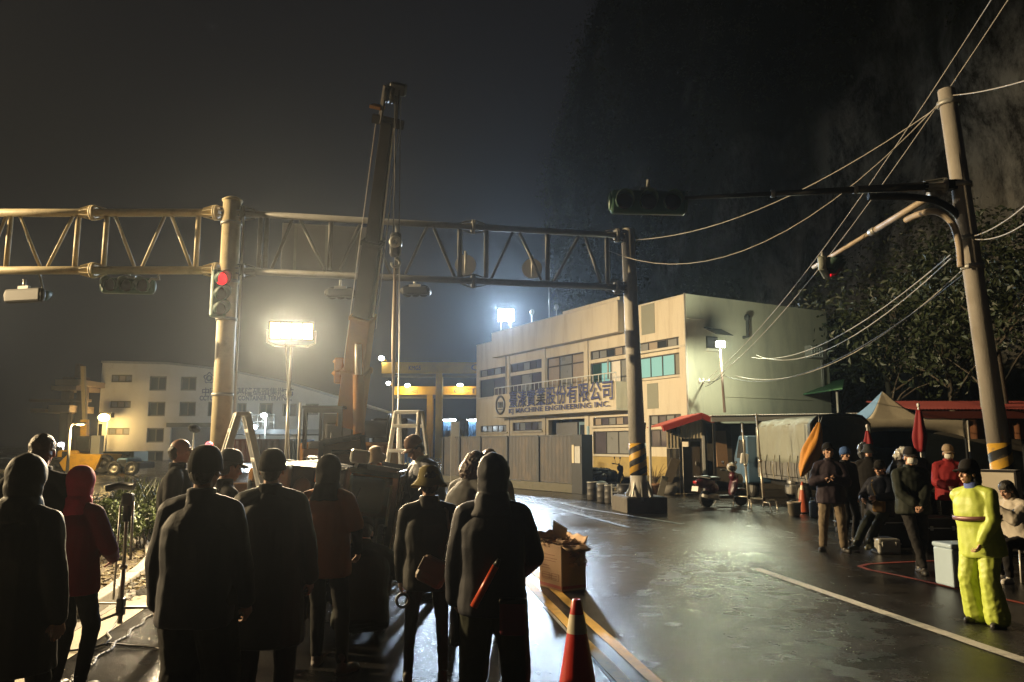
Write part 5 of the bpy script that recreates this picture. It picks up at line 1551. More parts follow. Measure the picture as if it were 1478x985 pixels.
def person(label, loc, face=0, H=1.75, jacket=None, trousers=None, shoes=None, skin=None, pose=None, bulk=0.0, hem=-.12, coat=False,
           short_sleeve=False, head=None, hat=None, hood=None, hair=M_hair, hairstyle='short', fine=.010, wrinkle=.0052, mask=None, gloves=None,
           legr=0.0, collar=True, hands=True, group=None, seed=1, backpack=False, flare=0.0, extra=None, hat_col=None, inner=None, name_parts=True):
    """face: heading in degrees (0 looks away from the camera, 90 looks left in the picture, 180 looks at the camera)"""
    P = dict(pel=(0, 0, .93), lean=0, roll=0, twist=0, hy=0, hp=0, hr=0, lh=(-.25, .03, .80), rh=(.25, .03, .80), le=(-.5, -.8, 0), re=(.5, -.8, 0),
             lf=(-.11, 0, .085), rf=(.11, 0, .085), lk=(-.12, 1, 0), rk=(.12, 1, 0), lt=12, rt=-12, curl=28, lp=None, rp=None)
    P.update(pose or {})
    k = H / 1.75
    root = thing('person', label, 'person', loc, radians(face), group, k)
    pel = Vector(P['pel']); RT = rotm(-P['lean'], P['roll'], P['twist']); RH = RT @ rotm(P['hp'], P['hr'], P['hy'])
    T = lambda x, y, z: pel + RT @ Vector((x, y, z))
    shL, shR = T(-.178, 0, .458), T(.178, 0, .458); neck = T(0, -.01, .55); hc = neck + RT @ Vector((0, .012, .07)) + RH @ Vector((0, .025, .085))
    eL, wL = ik(shL, P['lh'], .285, .255, P['le']); eR, wR = ik(shR, P['rh'], .285, .255, P['re'])
    hipL, hipR = T(-.092, 0, -.01), T(.092, 0, -.01)
    kL, aL = ik(hipL, P['lf'], .435, .425, P['lk']); kR, aR = ik(hipR, P['rf'], .435, .425, P['rk'])
    b = bulk
    # ---- body (one surface)
    m = MB()
    loft(m, [(-.09, .12, .085), (0, .14, .095), (.12, .12, .085), (.30, .14, .09), (.42, .14, .085), (.50, .10, .07), (.55, .055, .055)], RT, pel)
    cap(m, neck - RT @ Vector((0, 0, .06)), .056, hc - RH @ Vector((0, .02, .06)), .052)
    for s_, e_, w_ in ((shL, eL, wL), (shR, eR, wR)):
        cap(m, s_, .045, e_, .036); cap(m, e_, .036, w_, .027)
    for h_, k_, a_ in ((hipL, kL, aL), (hipR, kR, aR)):
        cap(m, h_, .062, k_, .042); cap(m, k_, .042, a_, .034)
    if not (trousers): pass
    body = fuse(m, .020, 3, 'body')
    # head with brow, nose, jaw, ears
    hm_ = MB(); hd = lambda x, y, z: hc + RH @ Vector((x, y, z))
    hm_.ell(hd(0, -.012, .028), (.076, .094, .088), RH, 16, 12)
    hm_.ell(hd(0, .018, -.035), (.060, .068, .078), RH, 14, 10)
    hm_.ell(hd(0, .052, -.088), (.030, .026, .024), RH)
    cap(hm_, hd(0, .078, .012), .010, hd(0, .100, -.030), .0145); hm_.ell(hd(0, .094, -.034), (.019, .014, .010), RH)
    hm_.ell(hd(0, .080, -.062), (.024, .012, .006), RH); hm_.ell(hd(0, .079, -.071), (.021, .012, .006), RH)
    for s in (-1, 1):
        hm_.ell(hd(s * .030, .072, .022), (.026, .012, .008), RH); hm_.ell(hd(s * .044, .058, -.022), (.02, .02, .018), RH)
        hm_.ell(hd(s * .077, -.010, -.012), (.010, .020, .032), RH @ rotm(0, 0, s * 15))
    cap(hm_, hd(0, -.02, -.05), .052, neck - RT @ Vector((0, 0, .05)), .057)
    hmsh = fuse(hm_, max(.0055, fine * .7), 2, 'head')
    Ri = RH.transposed()
    for v in hmsh.vertices:
        q_ = Ri @ (v.co - hc)
        for s in (-1, 1):
            g_ = math.exp(-(((q_.x - s * .031) / .017) ** 2 + ((q_.z - .004) / .012) ** 2)) if q_.y > .03 else 0
            v.co -= RH @ Vector((0, g_ * .006, 0))
    body = join_meshes(body, hmsh)
    if hands:
        for w_, e_, side, pn, cu in ((wL, eL, -1, P['lp'], P.get('lcurl', P['curl'])), (wR, eR, 1, P['rp'], P.get('rcurl', P['curl']))):
            dd = (w_ - e_).normalized()
            dd = Vector(P['ldir'] if side < 0 and 'ldir' in P else P['rdir'] if side > 0 and 'rdir' in P else dd)
            pn = pn or (-side * 1.0, .25, 0)
            body = join_meshes(body, hand_mesh(w_, dd, pn, cu, side, fine < .009))
    body.name = 'body'
    link('body', body, skin or M_skin, root)
    # eyes
    for s in (-1, 1):
        e = MB(); e.ell(hd(s * .031, .074, .004), (.011, .010, .0060), RH, 8, 6); e.build('eye', M_eye, root, world=False)
        e = MB(); e.path([hd(s * .014, .091, .024), hd(s * .03, .088, .029), hd(s * .046, .078, .024)], .0026, 5); e.build('eyebrow', M_hair, root, world=False)
    # ---- trousers
    m = MB(); lr = legr
    loft(m, [(-.12, .145 + lr, .105 + lr), (-.02, .172 + lr * .7, .125 + lr * .5), (.08, .160, .118), (.14, .145, .110)], RT, pel)
    for h_, k_, a_ in ((hipL, kL, aL), (hipR, kR, aR)):
        cap(m, h_, .094 + lr, k_, .066 + lr); cap(m, k_, .066 + lr, a_ + (k_ - a_).normalized() * .02, .050 + lr + flare)
    tm = fuse(m, max(.011, fine * 1.15), 4, 'trousers', wrinkle * 1.0, 11, seed + .4, fold=(1, 1, .9))
    link('trousers', tm, trousers, root)
    # ---- jacket
    m = MB()
    if coat:
        secs = [(hem, .215 + b, .165 + b), (hem * .5, .205 + b, .150 + b), (.0, .195 + b, .140 + b)]
    else:
        secs = [(hem, .190 + b, .145 + b), (hem + .03, .196 + b, .150 + b), (.0, .188 + b, .140 + b)]
    secs += [(.12, .178 + b, .130 + b), (.28, .190 + b, .136 + b), (.38, .190 + b * .8, .132 + b * .8), (.45, .160 + b * .5, .112 + b * .6), (.51, .100 + b * .3, .085 + b * .3), (.545, .080, .078)]
    loft(m, secs, RT, pel)
    for s_, e_, w_ in ((shL, eL, wL), (shR, eR, wR)):
        sg = -1 if s_ is shL else 1
        cap(m, T(sg * .05, -.008, .52), .054 + b * .25, s_ + RT @ Vector((0, 0, .006)), .066 + b * .42)
        if short_sleeve: cap(m, s_, .069 + b * .5, s_.lerp(e_, .72), .070 + b * .5)
        else: cap(m, s_, .067 + b * .45, e_, .060 + b * .5); cap(m, e_, .057 + b * .6, w_.lerp(e_, .06), .042 + b * .5)
    jm = fuse(m, max(.011, fine * 1.15), 5, 'jacket', wrinkle, 7.5, seed, fold=(1, 1, .7))
    link('jacket', jm, jacket, root)
    if collar:
        m = MB(); loft(m, [(.50, .098, .088), (.545, .082, .078), (.60, .080, .078), (.606, .074, .072)], RT, pel - RT @ Vector((0, .008, 0)))
        link('collar', fuse(m, .011, 3, 'collar'), collar if collar is not True else jacket, root)
    if short_sleeve:
        for s_, e_, w_ in ((shL, eL, wL), (shR, eR, wR)):
            m = MB(); cap(m, s_.lerp(e_, .4), .056, e_, .050); cap(m, e_, .050, w_.lerp(e_, .06), .038)
            link('under_sleeve', fuse(m, .012, 3, 'under_sleeve', .004, 12, seed), inner, root)
    # ---- shoes
    for a_, yaw in ((aL, P['lt']), (aR, P['rt'])):
        m = MB(); R = rotm(P.get('toe', 0), 0, yaw); fl_ = a_ - Vector((0, 0, .085))
        if abs(P.get('toe', 0)) < 1 and P['lf'][2] < .2:
            pass
        m.ell(a_ + R @ Vector((0, .005, -.03)), (.044, .055, .055), R); m.ell(a_ + R @ Vector((0, .10, -.050)), (.046, .085, .034), R)
        loft(m, [(-.085, .046, .125, .055), (-.055, .048, .130, .055)], R, a_, 16); cap(m, a_, .042, a_ + Vector((0, 0, .05)), .043)
        link('shoe', fuse(m, .011, 2, 'shoe'), shoes, root)
    # ---- hair / headgear
    if hairstyle and not hood:
        m = MB()
        if hairstyle == 'short':
            m.ell(hd(0, -.022, .040), (.083, .098, .088), RH, 14, 10); m.ell(hd(0, -.052, -.015), (.072, .062, .075), RH, 14, 10)
        elif hairstyle == 'balding':
            m.ell(hd(0, -.050, .012), (.080, .070, .062), RH, 14, 10); m.ell(hd(0, -.058, -.02), (.070, .055, .06), RH)
        elif hairstyle == 'long':
            m.ell(hd(0, -.025, .035), (.092, .105, .095), RH, 14, 10); m.ell(hd(0, -.055, -.07), (.092, .075, .14), RH, 14, 10)
        elif hairstyle == 'frizzy':
            m.ell(hd(0, -.025, .030), (.125, .125, .118), RH, 14, 10); m.ell(hd(0, -.05, -.06), (.125, .10, .12), RH, 14, 10)
        link('hair', fuse(m, .010, 1, 'hair', {'frizzy': .016, 'long': .008}.get(hairstyle, .005), 26, seed, fold=(1, 1, 1)), hair, root)
    if hood:
        m = MB(); m.ell(hd(0, -.020, .030), (.104, .118, .122), RH, 16, 12); m.ell(hd(0, -.03, -.05), (.098, .105, .12), RH, 16, 12)
        loft(m, [(.46, .15, .11, -.02), (.52, .12, .105, -.015), (.60, .10, .10, -.01)], RT, pel)
        hmx = fuse(m, .011, 5, 'hood', .008, 10, seed, fold=(1, 1, .6))
        for v in hmx.vertices:      # open the face: push the front rim back behind the face
            q_ = Ri @ (v.co - hc)
            if q_.y > .055 and -.12 < q_.z < .11:
                v.co -= RH @ Vector((0, (q_.y - .055) * .95, 0))
        link('hood', hmx, hood, root)
    if hat:
        kind, hm2 = hat[0], hat[1]
        if kind in ('cap', 'beanie'):
            m = MB(); Rr = RH @ rotm(2 if kind == 'cap' else 12, 0, 0)
            prof = [(.0, .118), (.035, .114), (.062, .100), (.082, .070), (.093, .03), (.094, -.002 if kind == 'cap' else -.035), (.088, -.004 if kind == 'cap' else -.037), (.085, .03), (0, .10)]
            m.lathe([(r * 1.0, z) for r, z in prof], (0, 0, 0), None, 20 if kind == 'cap' else 60)
            for v in m.v:
                if kind == 'beanie':
                    a_ = atan2(v.y, v.x); q_ = 1 + .014 * cos(20 * a_) + (.012 if v.z < .004 else 0); v.x *= q_; v.y *= q_
                v.y *= 1.16
            m.xf(Matrix.Translation(hd(0, -.014, .044 if kind == 'cap' else .034)) @ Rr.to_4x4())
            m.build('cap_crown' if kind == 'cap' else 'beanie', hm2, root, world=False)
            if kind == 'cap':
                m = MB(); a0 = hd(0, -.014, .044)
                def br(u, v):
                    a = radians(-62 + 124 * u); r0 = .092; x = sin(a) * r0; y = cos(a) * r0 * 1.16
                    ext = .075 * (cos(a) ** .6) * v
                    return a0 + Rr @ Vector((x * (1 + .05 * v), y + ext, .004 - .018 * v - .016 * (sin(a) ** 2) * (1 + v)))
                m.grid(br, 12, 3); m.build('cap_brim', hat[2] if len(hat) > 2 else hm2, root, world=False, solid=.005)
        elif kind == 'bucket':
            m = MB(); m.lathe([(0, .120), (.05, .117), (.078, .098), (.090, .05), (.097, .015), (.118, -.012), (.150, -.045), (.152, -.050), (.145, -.046), (.110, -.008), (.086, .02), (0, .09)], (0, 0, 0), None, 24)
            for v in m.v:
                v.y *= 1.1; a = atan2(v.y, v.x); rr_ = sqrt(v.x ** 2 + v.y ** 2)
                v.z += .008 * sin(3 * a + seed) * max(0, rr_ - .09) / .06
            m.xf(Matrix.Translation(hd(0, -.012, .022)) @ (RH @ rotm(-5)).to_4x4()); m.build('bucket_hat', hm2, root, world=False)
    if mask:
        m = MB()
        def mk(u, v):
            a = radians(-68 + 136 * u); z = .005 - .095 * v; r = .078 + .012 * sin(pi * v)
            return hd(sin(a) * r * .92, .020 + cos(a) * r * 1.0 + .006 * sin(pi * v), z + .012 * (cos(a) - 1) * (1 if v > .5 else -1) * -1)
        m.grid(mk, 12, 6); m.build('face_mask', mask, root, world=False, solid=.003)
    root['_'] = 0; del root['_']
    return dict(root=root, k=k, T=lambda *a: wm(root) @ T(*a), wL=wm(root) @ wL, wR=wm(root) @ wR, eL=wm(root) @ eL, eR=wm(root) @ eR, hd=lambda *a: wm(root) @ hd(*a), RT=RT, R=wm(root).to_3x3().normalized() @ RT, aL=wm(root) @ aL, aR=wm(root) @ aR, kR=wm(root) @ kR, hR=wm(root) @ hipR)

def gp(px, d):                   # a point of the ground seen in column px at distance d
    x = (px - 739) / FPX * (d * cos(PITCH) - .87 * sin(PITCH)); return Vector((x, d, 0))
C_blk = cloth('black nylon', (.012, .012, .014), .62, spec=.35); C_navy = cloth('dark navy fabric', (.012, .014, .026), .65, spec=.35)
C_blk2 = cloth('black cotton', (.014, .013, .013), .9); C_char = cloth('charcoal trousers', (.02, .019, .019), .85)
C_mar = cloth('maroon fabric', (.20, .016, .03), .75); C_pink = cloth('crimson hood', (.58, .05, .10), .75)
C_tee = cloth('rust orange tee', (.30, .125, .06), .9); C_khaki = cloth('khaki trousers', (.21, .165, .115), .85); C_olive = cloth('olive trousers', (.045, .05, .036), .85)
C_buck = cloth('mustard olive canvas', (.17, .14, .055), .9); C_grey = cloth('grey jacket', (.085, .085, .085), .8); C_beig = cloth('beige fabric', (.33, .28, .21), .85)
C_lgreen = cloth('pale green shirt', (.33, .36, .27), .85); C_hiv = cloth('lime rainwear', (.39, .47, .07), .5, .1, .35, .4); C_shoe = mat('dark shoe', (.025, .023, .022), .5, 0, .3, 14)
C_wshoe = mat('pale shoe', (.5, .47, .43), .6, 0, .15, 14); C_red = cloth('red jacket', (.28, .025, .03), .7); C_white = cloth('white mask', (.74, .72, .66), .8); C_cream = cloth('cream jacket', (.50, .45, .38), .85)
C_tan = cloth('tan cap', (.32, .24, .16), .85); C_blue = cloth('blue cloth', (.06, .12, .30), .8); C_scarf = cloth('blue scarf', (.10, .14, .38), .8); C_brncap = cloth('brown cap', (.14, .08, .055), .85)
C_dkgreen = cloth('black green jacket', (.022, .026, .020), .75); C_plum = cloth('plum black jacket', (.035, .026, .036), .7); C_or = cloth('orange vest', (.5, .13, .03), .7); C_brown = cloth('brown strap', (.22, .15, .06), .85)
CR = 'onlookers in the foreground'
stand = lambda **k: dict(k)
# --- foreground, seen from behind
person('leftmost onlooker in a black hooded coat, seen from behind at the frame edge', gp(20, 4.35), -6, 1.665, C_blk, C_char, C_shoe, hood=C_blk, bulk=.03, hem=-.36, coat=True, seed=1, fine=.008,
       pose=stand(rh=(.27, .02, .80), lh=(-.27, .03, .8), hp=-3))
person('tall short haired onlooker in black behind the black hooded coat', gp(46, 5.7), 12, 1.82, C_blk2, C_char, C_shoe, seed=2, bulk=.04, hair=M_hairb, pose=stand(hy=8, hp=-8))
person('onlooker in a maroon jacket with crimson hood and black trousers', gp(106, 5.75), -14, 1.565, C_mar, C_blk2, C_shoe, hood=C_pink, bulk=.02, hem=-.16, seed=3, fine=.008,
       pose=stand(lh=(-.16, .24, 1.02), rh=(.16, .25, 1.02), le=(-.8, -.6, -.4), re=(.8, -.6, -.4), lf=(-.10, 0, .085), rf=(.12, .02, .085)))
person('balding man in a dark jacket turned to the right beside the hedge', gp(252, 7.3) + Vector((0, 0, .04)), -78, 1.76, C_blk2, C_char, C_shoe, hairstyle='balding', bulk=.03, seed=4, fine=.008, pose=stand(hp=6, lh=(-.2, .2, 1.0), rh=(.2, .22, 1.0)))
person('broad onlooker with black beanie and dark navy jacket, largest figure at left', gp(284, 4.5), -4, 1.715, C_navy, C_char, C_shoe, hat=('beanie', C_blk2), bulk=.03, hem=-.16, seed=5, fine=.008, legr=.045, flare=.03,
       pose=stand(lh=(-.26, .04, .80), rh=(.24, .14, .84), lf=(-.12, .0, .085), rf=(.12, .02, .085), hp=-4))
person('man in a black peaked cap half hidden beside the first ladder', gp(319, 6.4), -50, 1.68, C_blk2, C_char, C_shoe, hat=('cap', C_blk), seed=6, pose=stand(hp=-12))
person('onlooker with dark cap and long black coat reaching the knees', gp(386, 5.45), 5, 1.69, C_blk, C_blk2, C_shoe, hat=('beanie', C_blk2), bulk=.055, hem=-.50, coat=True, seed=7, fine=.008, legr=.02, collar=C_blk2,
       pose=stand(lh=(-.30, .06, .80), rh=(.30, .06, .80), hp=-5, lf=(-.13, 0, .085), rf=(.13, .05, .085)))
person('onlooker in a rust orange tee over black sleeves with dark hood up', gp(470, 6.35), -6, 1.64, C_tee, C_char, mat('worn sneaker', (.09, .07, .065), .6), hood=C_grey if 0 else C_blk2, bulk=.025, hem=-.17, short_sleeve=True, inner=C_blk2, seed=8, fine=.008,
       pose=stand(lh=(-.20, .2, .98), rh=(.24, .15, .94), lf=(-.09, .10, .085), rf=(.21, -.12, .085), rt=-32, lt=8, twist=-4))
cr = person('crouching onlooker in a dark raincoat in front of the overturned jeep', gp(524, 7.35), 8, 1.72, C_dkgreen, C_char, C_shoe, hat=('cap', C_blk2), bulk=.07, hem=-.20, seed=9, fine=.009,
       pose=dict(pel=(0, -.12, .32), lean=28, hp=-12, lh=(-.22, .50, .55), rh=(.30, .50, .50), lf=(-.15, .12, .085), rf=(.16, .16, .085), lk=(-.35, 1, .5), rk=(.35, 1, .5)))
p10 = person('woman in a mustard bucket hat, black jacket and leggings with a shoulder bag', gp(618, 5.75), 8, 1.575, C_blk, C_blk2, C_shoe, hat=('bucket', C_buck), bulk=.01, hem=-.13, seed=10, fine=.008, hairstyle='short', legr=-.016,
       pose=stand(lh=(-.22, .10, .80), rh=(.23, .22, .98), lf=(-.15, 0, .085), rf=(.13, .02, .085), lt=20, rt=-8, hy=6))
person('frizzy haired person in a grey jacket behind the bucket hat', gp(668, 7.4), -42, 1.68, C_grey, C_char, C_shoe, hairstyle='frizzy', hair=M_hairb, bulk=.05, seed=11, pose=stand(hp=-28, lean=10, lh=(-.1, .35, 1.05), rh=(.12, .35, 1.05)))
p13 = person('onlooker in a hooded navy jacket with orange baton at the back, holding a bottle', gp(711, 4.75), -3, 1.665, C_navy, C_olive, C_shoe, hood=C_navy, bulk=.022, hem=-.13, seed=12, fine=.008, legr=.03,
       pose=stand(lh=(-.26, .06, .80), rh=(.14, .26, .98), re=(.9, -.5, -.3), lf=(-.13, 0, .085), rf=(.16, .0, .085), lcurl=55))
person('brown haired person in a pale top just behind the hooded navy jacket', gp(706, 7.6), 20, 1.70, C_lgreen, C_char, C_shoe, hair=M_hairb, seed=13, bulk=.01)
person('man in a brown cap and open dark jacket leaning by the second ladder', gp(622, 9.3), 128, 1.86, C_grey if 0 else C_navy, C_char, C_shoe, hat=('cap', C_brncap), bulk=.04, seed=14, fine=.008, hem=-.2,
       pose=stand(lean=12, hp=-18, lh=(-.30, .42, 1.02), rh=(.22, .35, .95), roll=4), collar=C_lgreen)
pm = person('man in a pale bucket hat and orange vest behind the overturned jeep', gp(541, 10.6), 175, 1.71, C_or, C_char, C_shoe, hat=('bucket', C_tan), bulk=.02, seed=15, pose=stand(hp=-16, lh=(-.3, .3, 1.2), rh=(.3, .3, 1.2)))
# --- right hand group, lit from the left
GR = 'crew waiting at the right'
person('man in a plum black jacket and khaki trousers with hands clasped at his chest', gp(1199, 13.1), 162, 1.74, C_plum, C_khaki, C_shoe, hat=('cap', C_blk2), bulk=.04, seed=16, fine=.008, wrinkle=.008, legr=.012, hem=-.14,
       pose=stand(lh=(-.02, .21, 1.20), rh=(.04, .20, 1.22), le=(-.9, -.2, -.5), re=(.9, -.2, -.5), hp=14, hy=14, lf=(-.16, .04, .085), rf=(.16, 0, .085), lt=28, rt=-20, curl=50))
person('person with a blue cap standing in shadow behind the khaki trousers', gp(1222, 14.3), 200, 1.68, C_blk2, C_char, C_shoe, hat=('beanie', C_blue), seed=17, bulk=.04)
person('man in a dark brimmed hat standing behind the seated man', gp(1257, 14.6), 150, 1.74, C_char if 0 else C_blk2, C_char, C_shoe, hat=('bucket', cloth('dark felt', (.04, .045, .05))), seed=18, fine=.009, bulk=.02, pose=stand(hp=6))
p3 = person('man leaning back with brown strap pouch and outstretched legs', gp(1268, 13.4), 128, 1.72, C_navy, C_dkgreen, mat('olive shoe', (.10, .10, .06), .5), hat=('cap', C_blk2), bulk=.04, seed=19, fine=.008, legr=.015,
       pose=dict(pel=(0, -.05, .66), lean=-8, hp=-14, lh=(-.12, .28, .88), rh=(.16, .25, .84), lf=(-.12, .72, .085), rf=(.13, .62, .085), lk=(-.1, .5, 1), rk=(.1, .5, 1)))
p4 = person('masked man in a dark green black jacket with crossed hands and crossed leg', gp(1319, 11.0), 172, 1.70, C_dkgreen, C_char, C_shoe, hat=('cap', C_blk2), mask=C_white, bulk=.045, seed=20, fine=.007, wrinkle=.009, hem=-.10,
       pose=stand(lh=(-.02, .25, .93), rh=(.05, .22, .97), le=(-.9, -.3, 0), re=(.9, -.3, 0), lean=-3, pel=(0, -.03, .91), lf=(-.03, -.05, .085), rf=(.0, .24, .085), rk=(.5, 1, 0), hp=-6, hr=-4, hy=10, curl=40, lp=(.6, .4, -.6), rp=(-.6, .4, -.6)))
person('person in a red jacket, pale mask and tan cap behind the rainwear worker', gp(1372, 13.6), 165, 1.72, C_red, C_char, C_shoe, hat=('cap', C_tan), mask=C_white, seed=21, bulk=.05, fine=.009, pose=stand(hp=-8, lh=(-.12, .3, 1.05), rh=(.12, .3, 1.05)))
p6 = person('worker in a lime yellow rain suit with dark peaked hood looking left', gp(1415, 7.85), 118, 1.57, C_hiv, C_hiv, C_shoe, hat=('cap', C_blk2), hairstyle='long', hair=C_navy, bulk=.038, seed=22, fine=.006, wrinkle=.006, hem=-.20, legr=.030, flare=.05, collar=C_scarf,
       pose=stand(lean=4, hp=4, hy=-22, lh=(-.13, .20, .90), rh=(.12, -.24, .93), re=(.9, -.2, -.3), le=(-.9, -.2, -.4), lf=(-.13, .02, .085), rf=(.13, -.04, .085), roll=3))
p7 = person('seated camera operator in a cream jacket and black trousers at the right edge', gp(1464, 10.3), 105, 1.66, C_cream, C_blk2, C_wshoe, hairstyle='long', bulk=.05, seed=23, fine=.007, wrinkle=.010,
       pose=dict(pel=(0, -.1, .55), lean=14, hp=-10, lh=(-.05, .38, .98), rh=(.12, .36, .96), lf=(-.12, .30, .085), rf=(.08, .22, .085), lk=(-.1, 1, .4), rk=(.1, 1, .4), le=(-.8, -.2, -.8), re=(.8, -.2, -.8)))

# --- things people carry
# shoulder bag on the bucket-hat woman
P_ = p10
def bag():
    c = P_['T'](.03, -.205, .03); R = P_['R']
    t = thing('shoulder_bag', 'taupe shoulder bag slung across the bucket hat woman', 'bag', c)
    m = MB(); m.rbox(c, (.21, .09, .19), .035, R @ rotm(0, 28, 0)); m.build('pouch', mat('taupe leather', (.19, .14, .11), .55, 0, .15, 12, .2), t)
    m = MB(); m.rbox(c + R @ Vector((.0, -.05, .03)), (.195, .014, .10), .006, R @ rotm(0, 28, 0)); m.build('flap', mat('taupe leather', (.19, .14, .11)), t)
    m = MB(); m.path([c + R @ Vector((.08, 0, .08)), P_['T'](.16, -.155, .30), P_['T'](.145, -.10, .48), P_['T'](.10, 0, .53)], .011, 6); m.build('strap', mat('strap webbing', (.22, .18, .14), .8), t)
bag()
m = MB(); c = P_['T'](-.20, -.10, -.20); m.lathe([(.034, -.016), (.052, -.016), (.052, .016), (.034, .016)], c, rotm(80, 0, 20), 20, closed=True); tag(m.build('tape_roll', M_black), 'roll of black tape hanging at the bucket hat woman\'s hip', 'tape roll')
# orange baton, bottle and maroon pouch of the navy hooded onlooker
P_ = p13; R = P_['R']
a, b = P_['T'](-.10, -.19, -.06), P_['T'](.055, -.195, .22)
t = thing('light_baton', 'orange red signal baton tucked slantwise at the navy hooded back', 'baton', a)
m = MB(); m.tube(a, a.lerp(b, .86), .022, .020, 12); m.build('tube', mat('orange baton', (.55, .07, .02), .35, 0, .1, 5), t)
m = MB(); m.tube(a.lerp(b, .86), b, .019, .012, 12); m.build('grip', M_black, t)
c = P_['T'](.135, -.178, -.12); t = thing('hip_pouch', 'maroon cloth pouch hanging at the navy hooded hip', 'pouch', c)
m = MB(); m.rbox(c, (.15, .05, .20), .02, R); m.build('pouch', cloth('maroon pouch', (.12, .02, .035)), t)
m = MB(); m.rbox(c + R @ Vector((0, 0, .09)), (.155, .056, .03), .01, R); m.build('top_band', C_blk, t)
w_ = P_['wL']; c = w_ + Vector((.012, -.005, -.10))
t = thing('bottle', 'dark steel bottle held low in the hooded onlooker\'s left hand', 'bottle', c - Vector((0, 0, .15)))
m = MB(); m.lathe([(0, -.16), (.034, -.16), (.036, -.15), (.036, .03), (.026, .055), (.026, .085), (0, .085)], c, n=18); m.build('flask', mat('dark steel flask', (.05, .06, .075), .25, .6), t)
m = MB(); m.tube(c + Vector((0, 0, .06)), c + Vector((0, 0, .088)), .027, n=16); m.build('lid', M_black, t)
# reflective trim of the rain suit
P_ = p6; rt_ = P_['root']; R = P_['R']
m = MB()
def tp(u, v): 
    a = radians(-25 + 225 * u); x, y = (.262) * cos(a), .212 * sin(a); return P_['T'](x * .97, y * .97 + 0, .205 + .045 * v)
m.grid(lambda u, v: tp(u, v), 24, 1); m.build('reflective_tape', mat('brown reflective tape', (.16, .07, .06), .4, .2), rt_, solid=.004)
m = MB(); A_ = P_['aR']; K_ = P_['kR']; H_ = P_['hR']; o_ = P_['R'] @ Vector((.115, -.055, 0))
m.path([H_ + o_ * 1.15 + Vector((0, 0, -.06)), H_.lerp(K_, .5) + o_ * 1.12, K_ + o_ * .98, K_.lerp(A_, .5) + o_ * .98, A_ + o_ * .98], .017, 6); m.build('side_stripe', mat('dark piping', (.06, .055, .04), .6), rt_)
# strap pouch of the leaning man
P_ = p3
m = MB(); m.path([P_['T'](.13, .02, .53), P_['T'](.09, .14, .40), P_['T'](-.02, .195, .20), P_['T'](-.12, .175, .06)], .018, 8); o = m.build('pouch_strap', C_brown); tag(o, 'brown webbing strap across the leaning man\'s chest', 'strap')
c = P_['T'](-.08, .22, .04); m = MB(); m.rbox(c, (.20, .10, .20), .03, P_['R']); tag(m.build('tool_pouch', cloth('tan pouch', (.22, .13, .05))), 'tan tool pouch on the leaning man\'s lap', 'pouch')
# seat and camera for the operator
P_ = p7; c = P_['T'](0, 0, 0); 
t = thing('folding_stool', 'low stool under the camera operator', 'stool', (c.x, c.y, 0))
m = MB(); m.rbox((c.x, c.y, .43), (.36, .36, .05), .015); m.build('seat', M_black, t)
for sx in (-1, 1):
    for sy in (-1, 1): m = MB(); m.tube((c.x + sx * .14, c.y + sy * .14, .41), (c.x + sx * .17, c.y + sy * .17, 0), .014); m.build('leg', M_alu, t)
c = (P_['wL'] + P_['wR']) / 2 + Vector((-.10, -.02, .03)); t = thing('camera', 'black camera with a lens held by the seated operator', 'camera', c)
m = MB(); m.rbox(c, (.11, .14, .10), .02); m.build('camera_body', M_black, t); m = MB(); m.tube(c + Vector((-.05, 0, 0)), c + Vector((-.19, 0, 0)), .045, .04, 16); m.build('lens', M_black, t)
m = MB(); m.lathe([(0, 0), (.034, .002)], c + Vector((-.192, 0, 0)), rotm(0, -90, 0), 16); m.build('lens_glass', M_glass, t)
# ------------------------------------------------------------------ overturned jeep (built upright, laid on its left side)
def wheel(parent, c, r, w, axis='X', rimc=M_alu, spokes=5, name='wheel', world=False):
    R = {'X': Matrix.Rotation(pi / 2, 3, 'Y'), 'Y': Matrix.Rotation(pi / 2, 3, 'X')}[axis]
    m = MB(); m.lathe([(r * .62, -w / 2), (r * .90, -w / 2), (r, -w * .32), (r, w * .32), (r * .90, w / 2), (r * .62, w / 2)], c, R, 24, closed=True)
    for k in range(18):
        a = 2 * pi * k / 18; p = Vector(c) + R @ Vector((cos(a) * r, sin(a) * r, 0)); m.box(p, (w * .8, .02, .02), None if axis == 'X' else Matrix.Rotation(pi / 2, 3, 'Z'))
    w_ = m.build(name, M_rubber, parent, world=world)
    m = MB(); m.lathe([(0, w * .30), (r * .2, w * .34), (r * .25, w * .18), (r * .55, w * .12), (r * .63, w * .42), (r * .63, -w * .4), (r * .5, -w * .3), (0, -w * .3)], c, R, 20)
    for k in range(spokes):
        a = 2 * pi * k / spokes; m.box(Vector(c) + R @ Vector((cos(a) * r * .38, sin(a) * r * .38, w * .2)), (.03, .03, .03) if 1 else 0)
    m.build('rim', rimc, w_, world=world)
    return w_
M_jeep = paint('dark blue grey car paint', (.03, .038, .052), .24, .4); M_jroof = mat('dusty roof panel', (.15, .135, .12), .5, .2, .2, 6, .15, 25, dirt=(.26, .19, .13), dscale=4, damt=.8)
M_jtrim = mat('beige door trim', (.26, .18, .14), .7, 0, .15, 8); M_jint = mat('grey car interior', (.38, .38, .34), .7, 0, .2, 6)
M_wind = mat('windscreen glass', (.55, .6, .6), .05, 0, .05, 2, trans=.92, spec=.5)
JX, JD = -1.48, 8.45
jeep = thing('overturned_jeep', 'dark boxy jeep lying on its side, windscreen towards the crowd', 'jeep', (0, 0, 0))
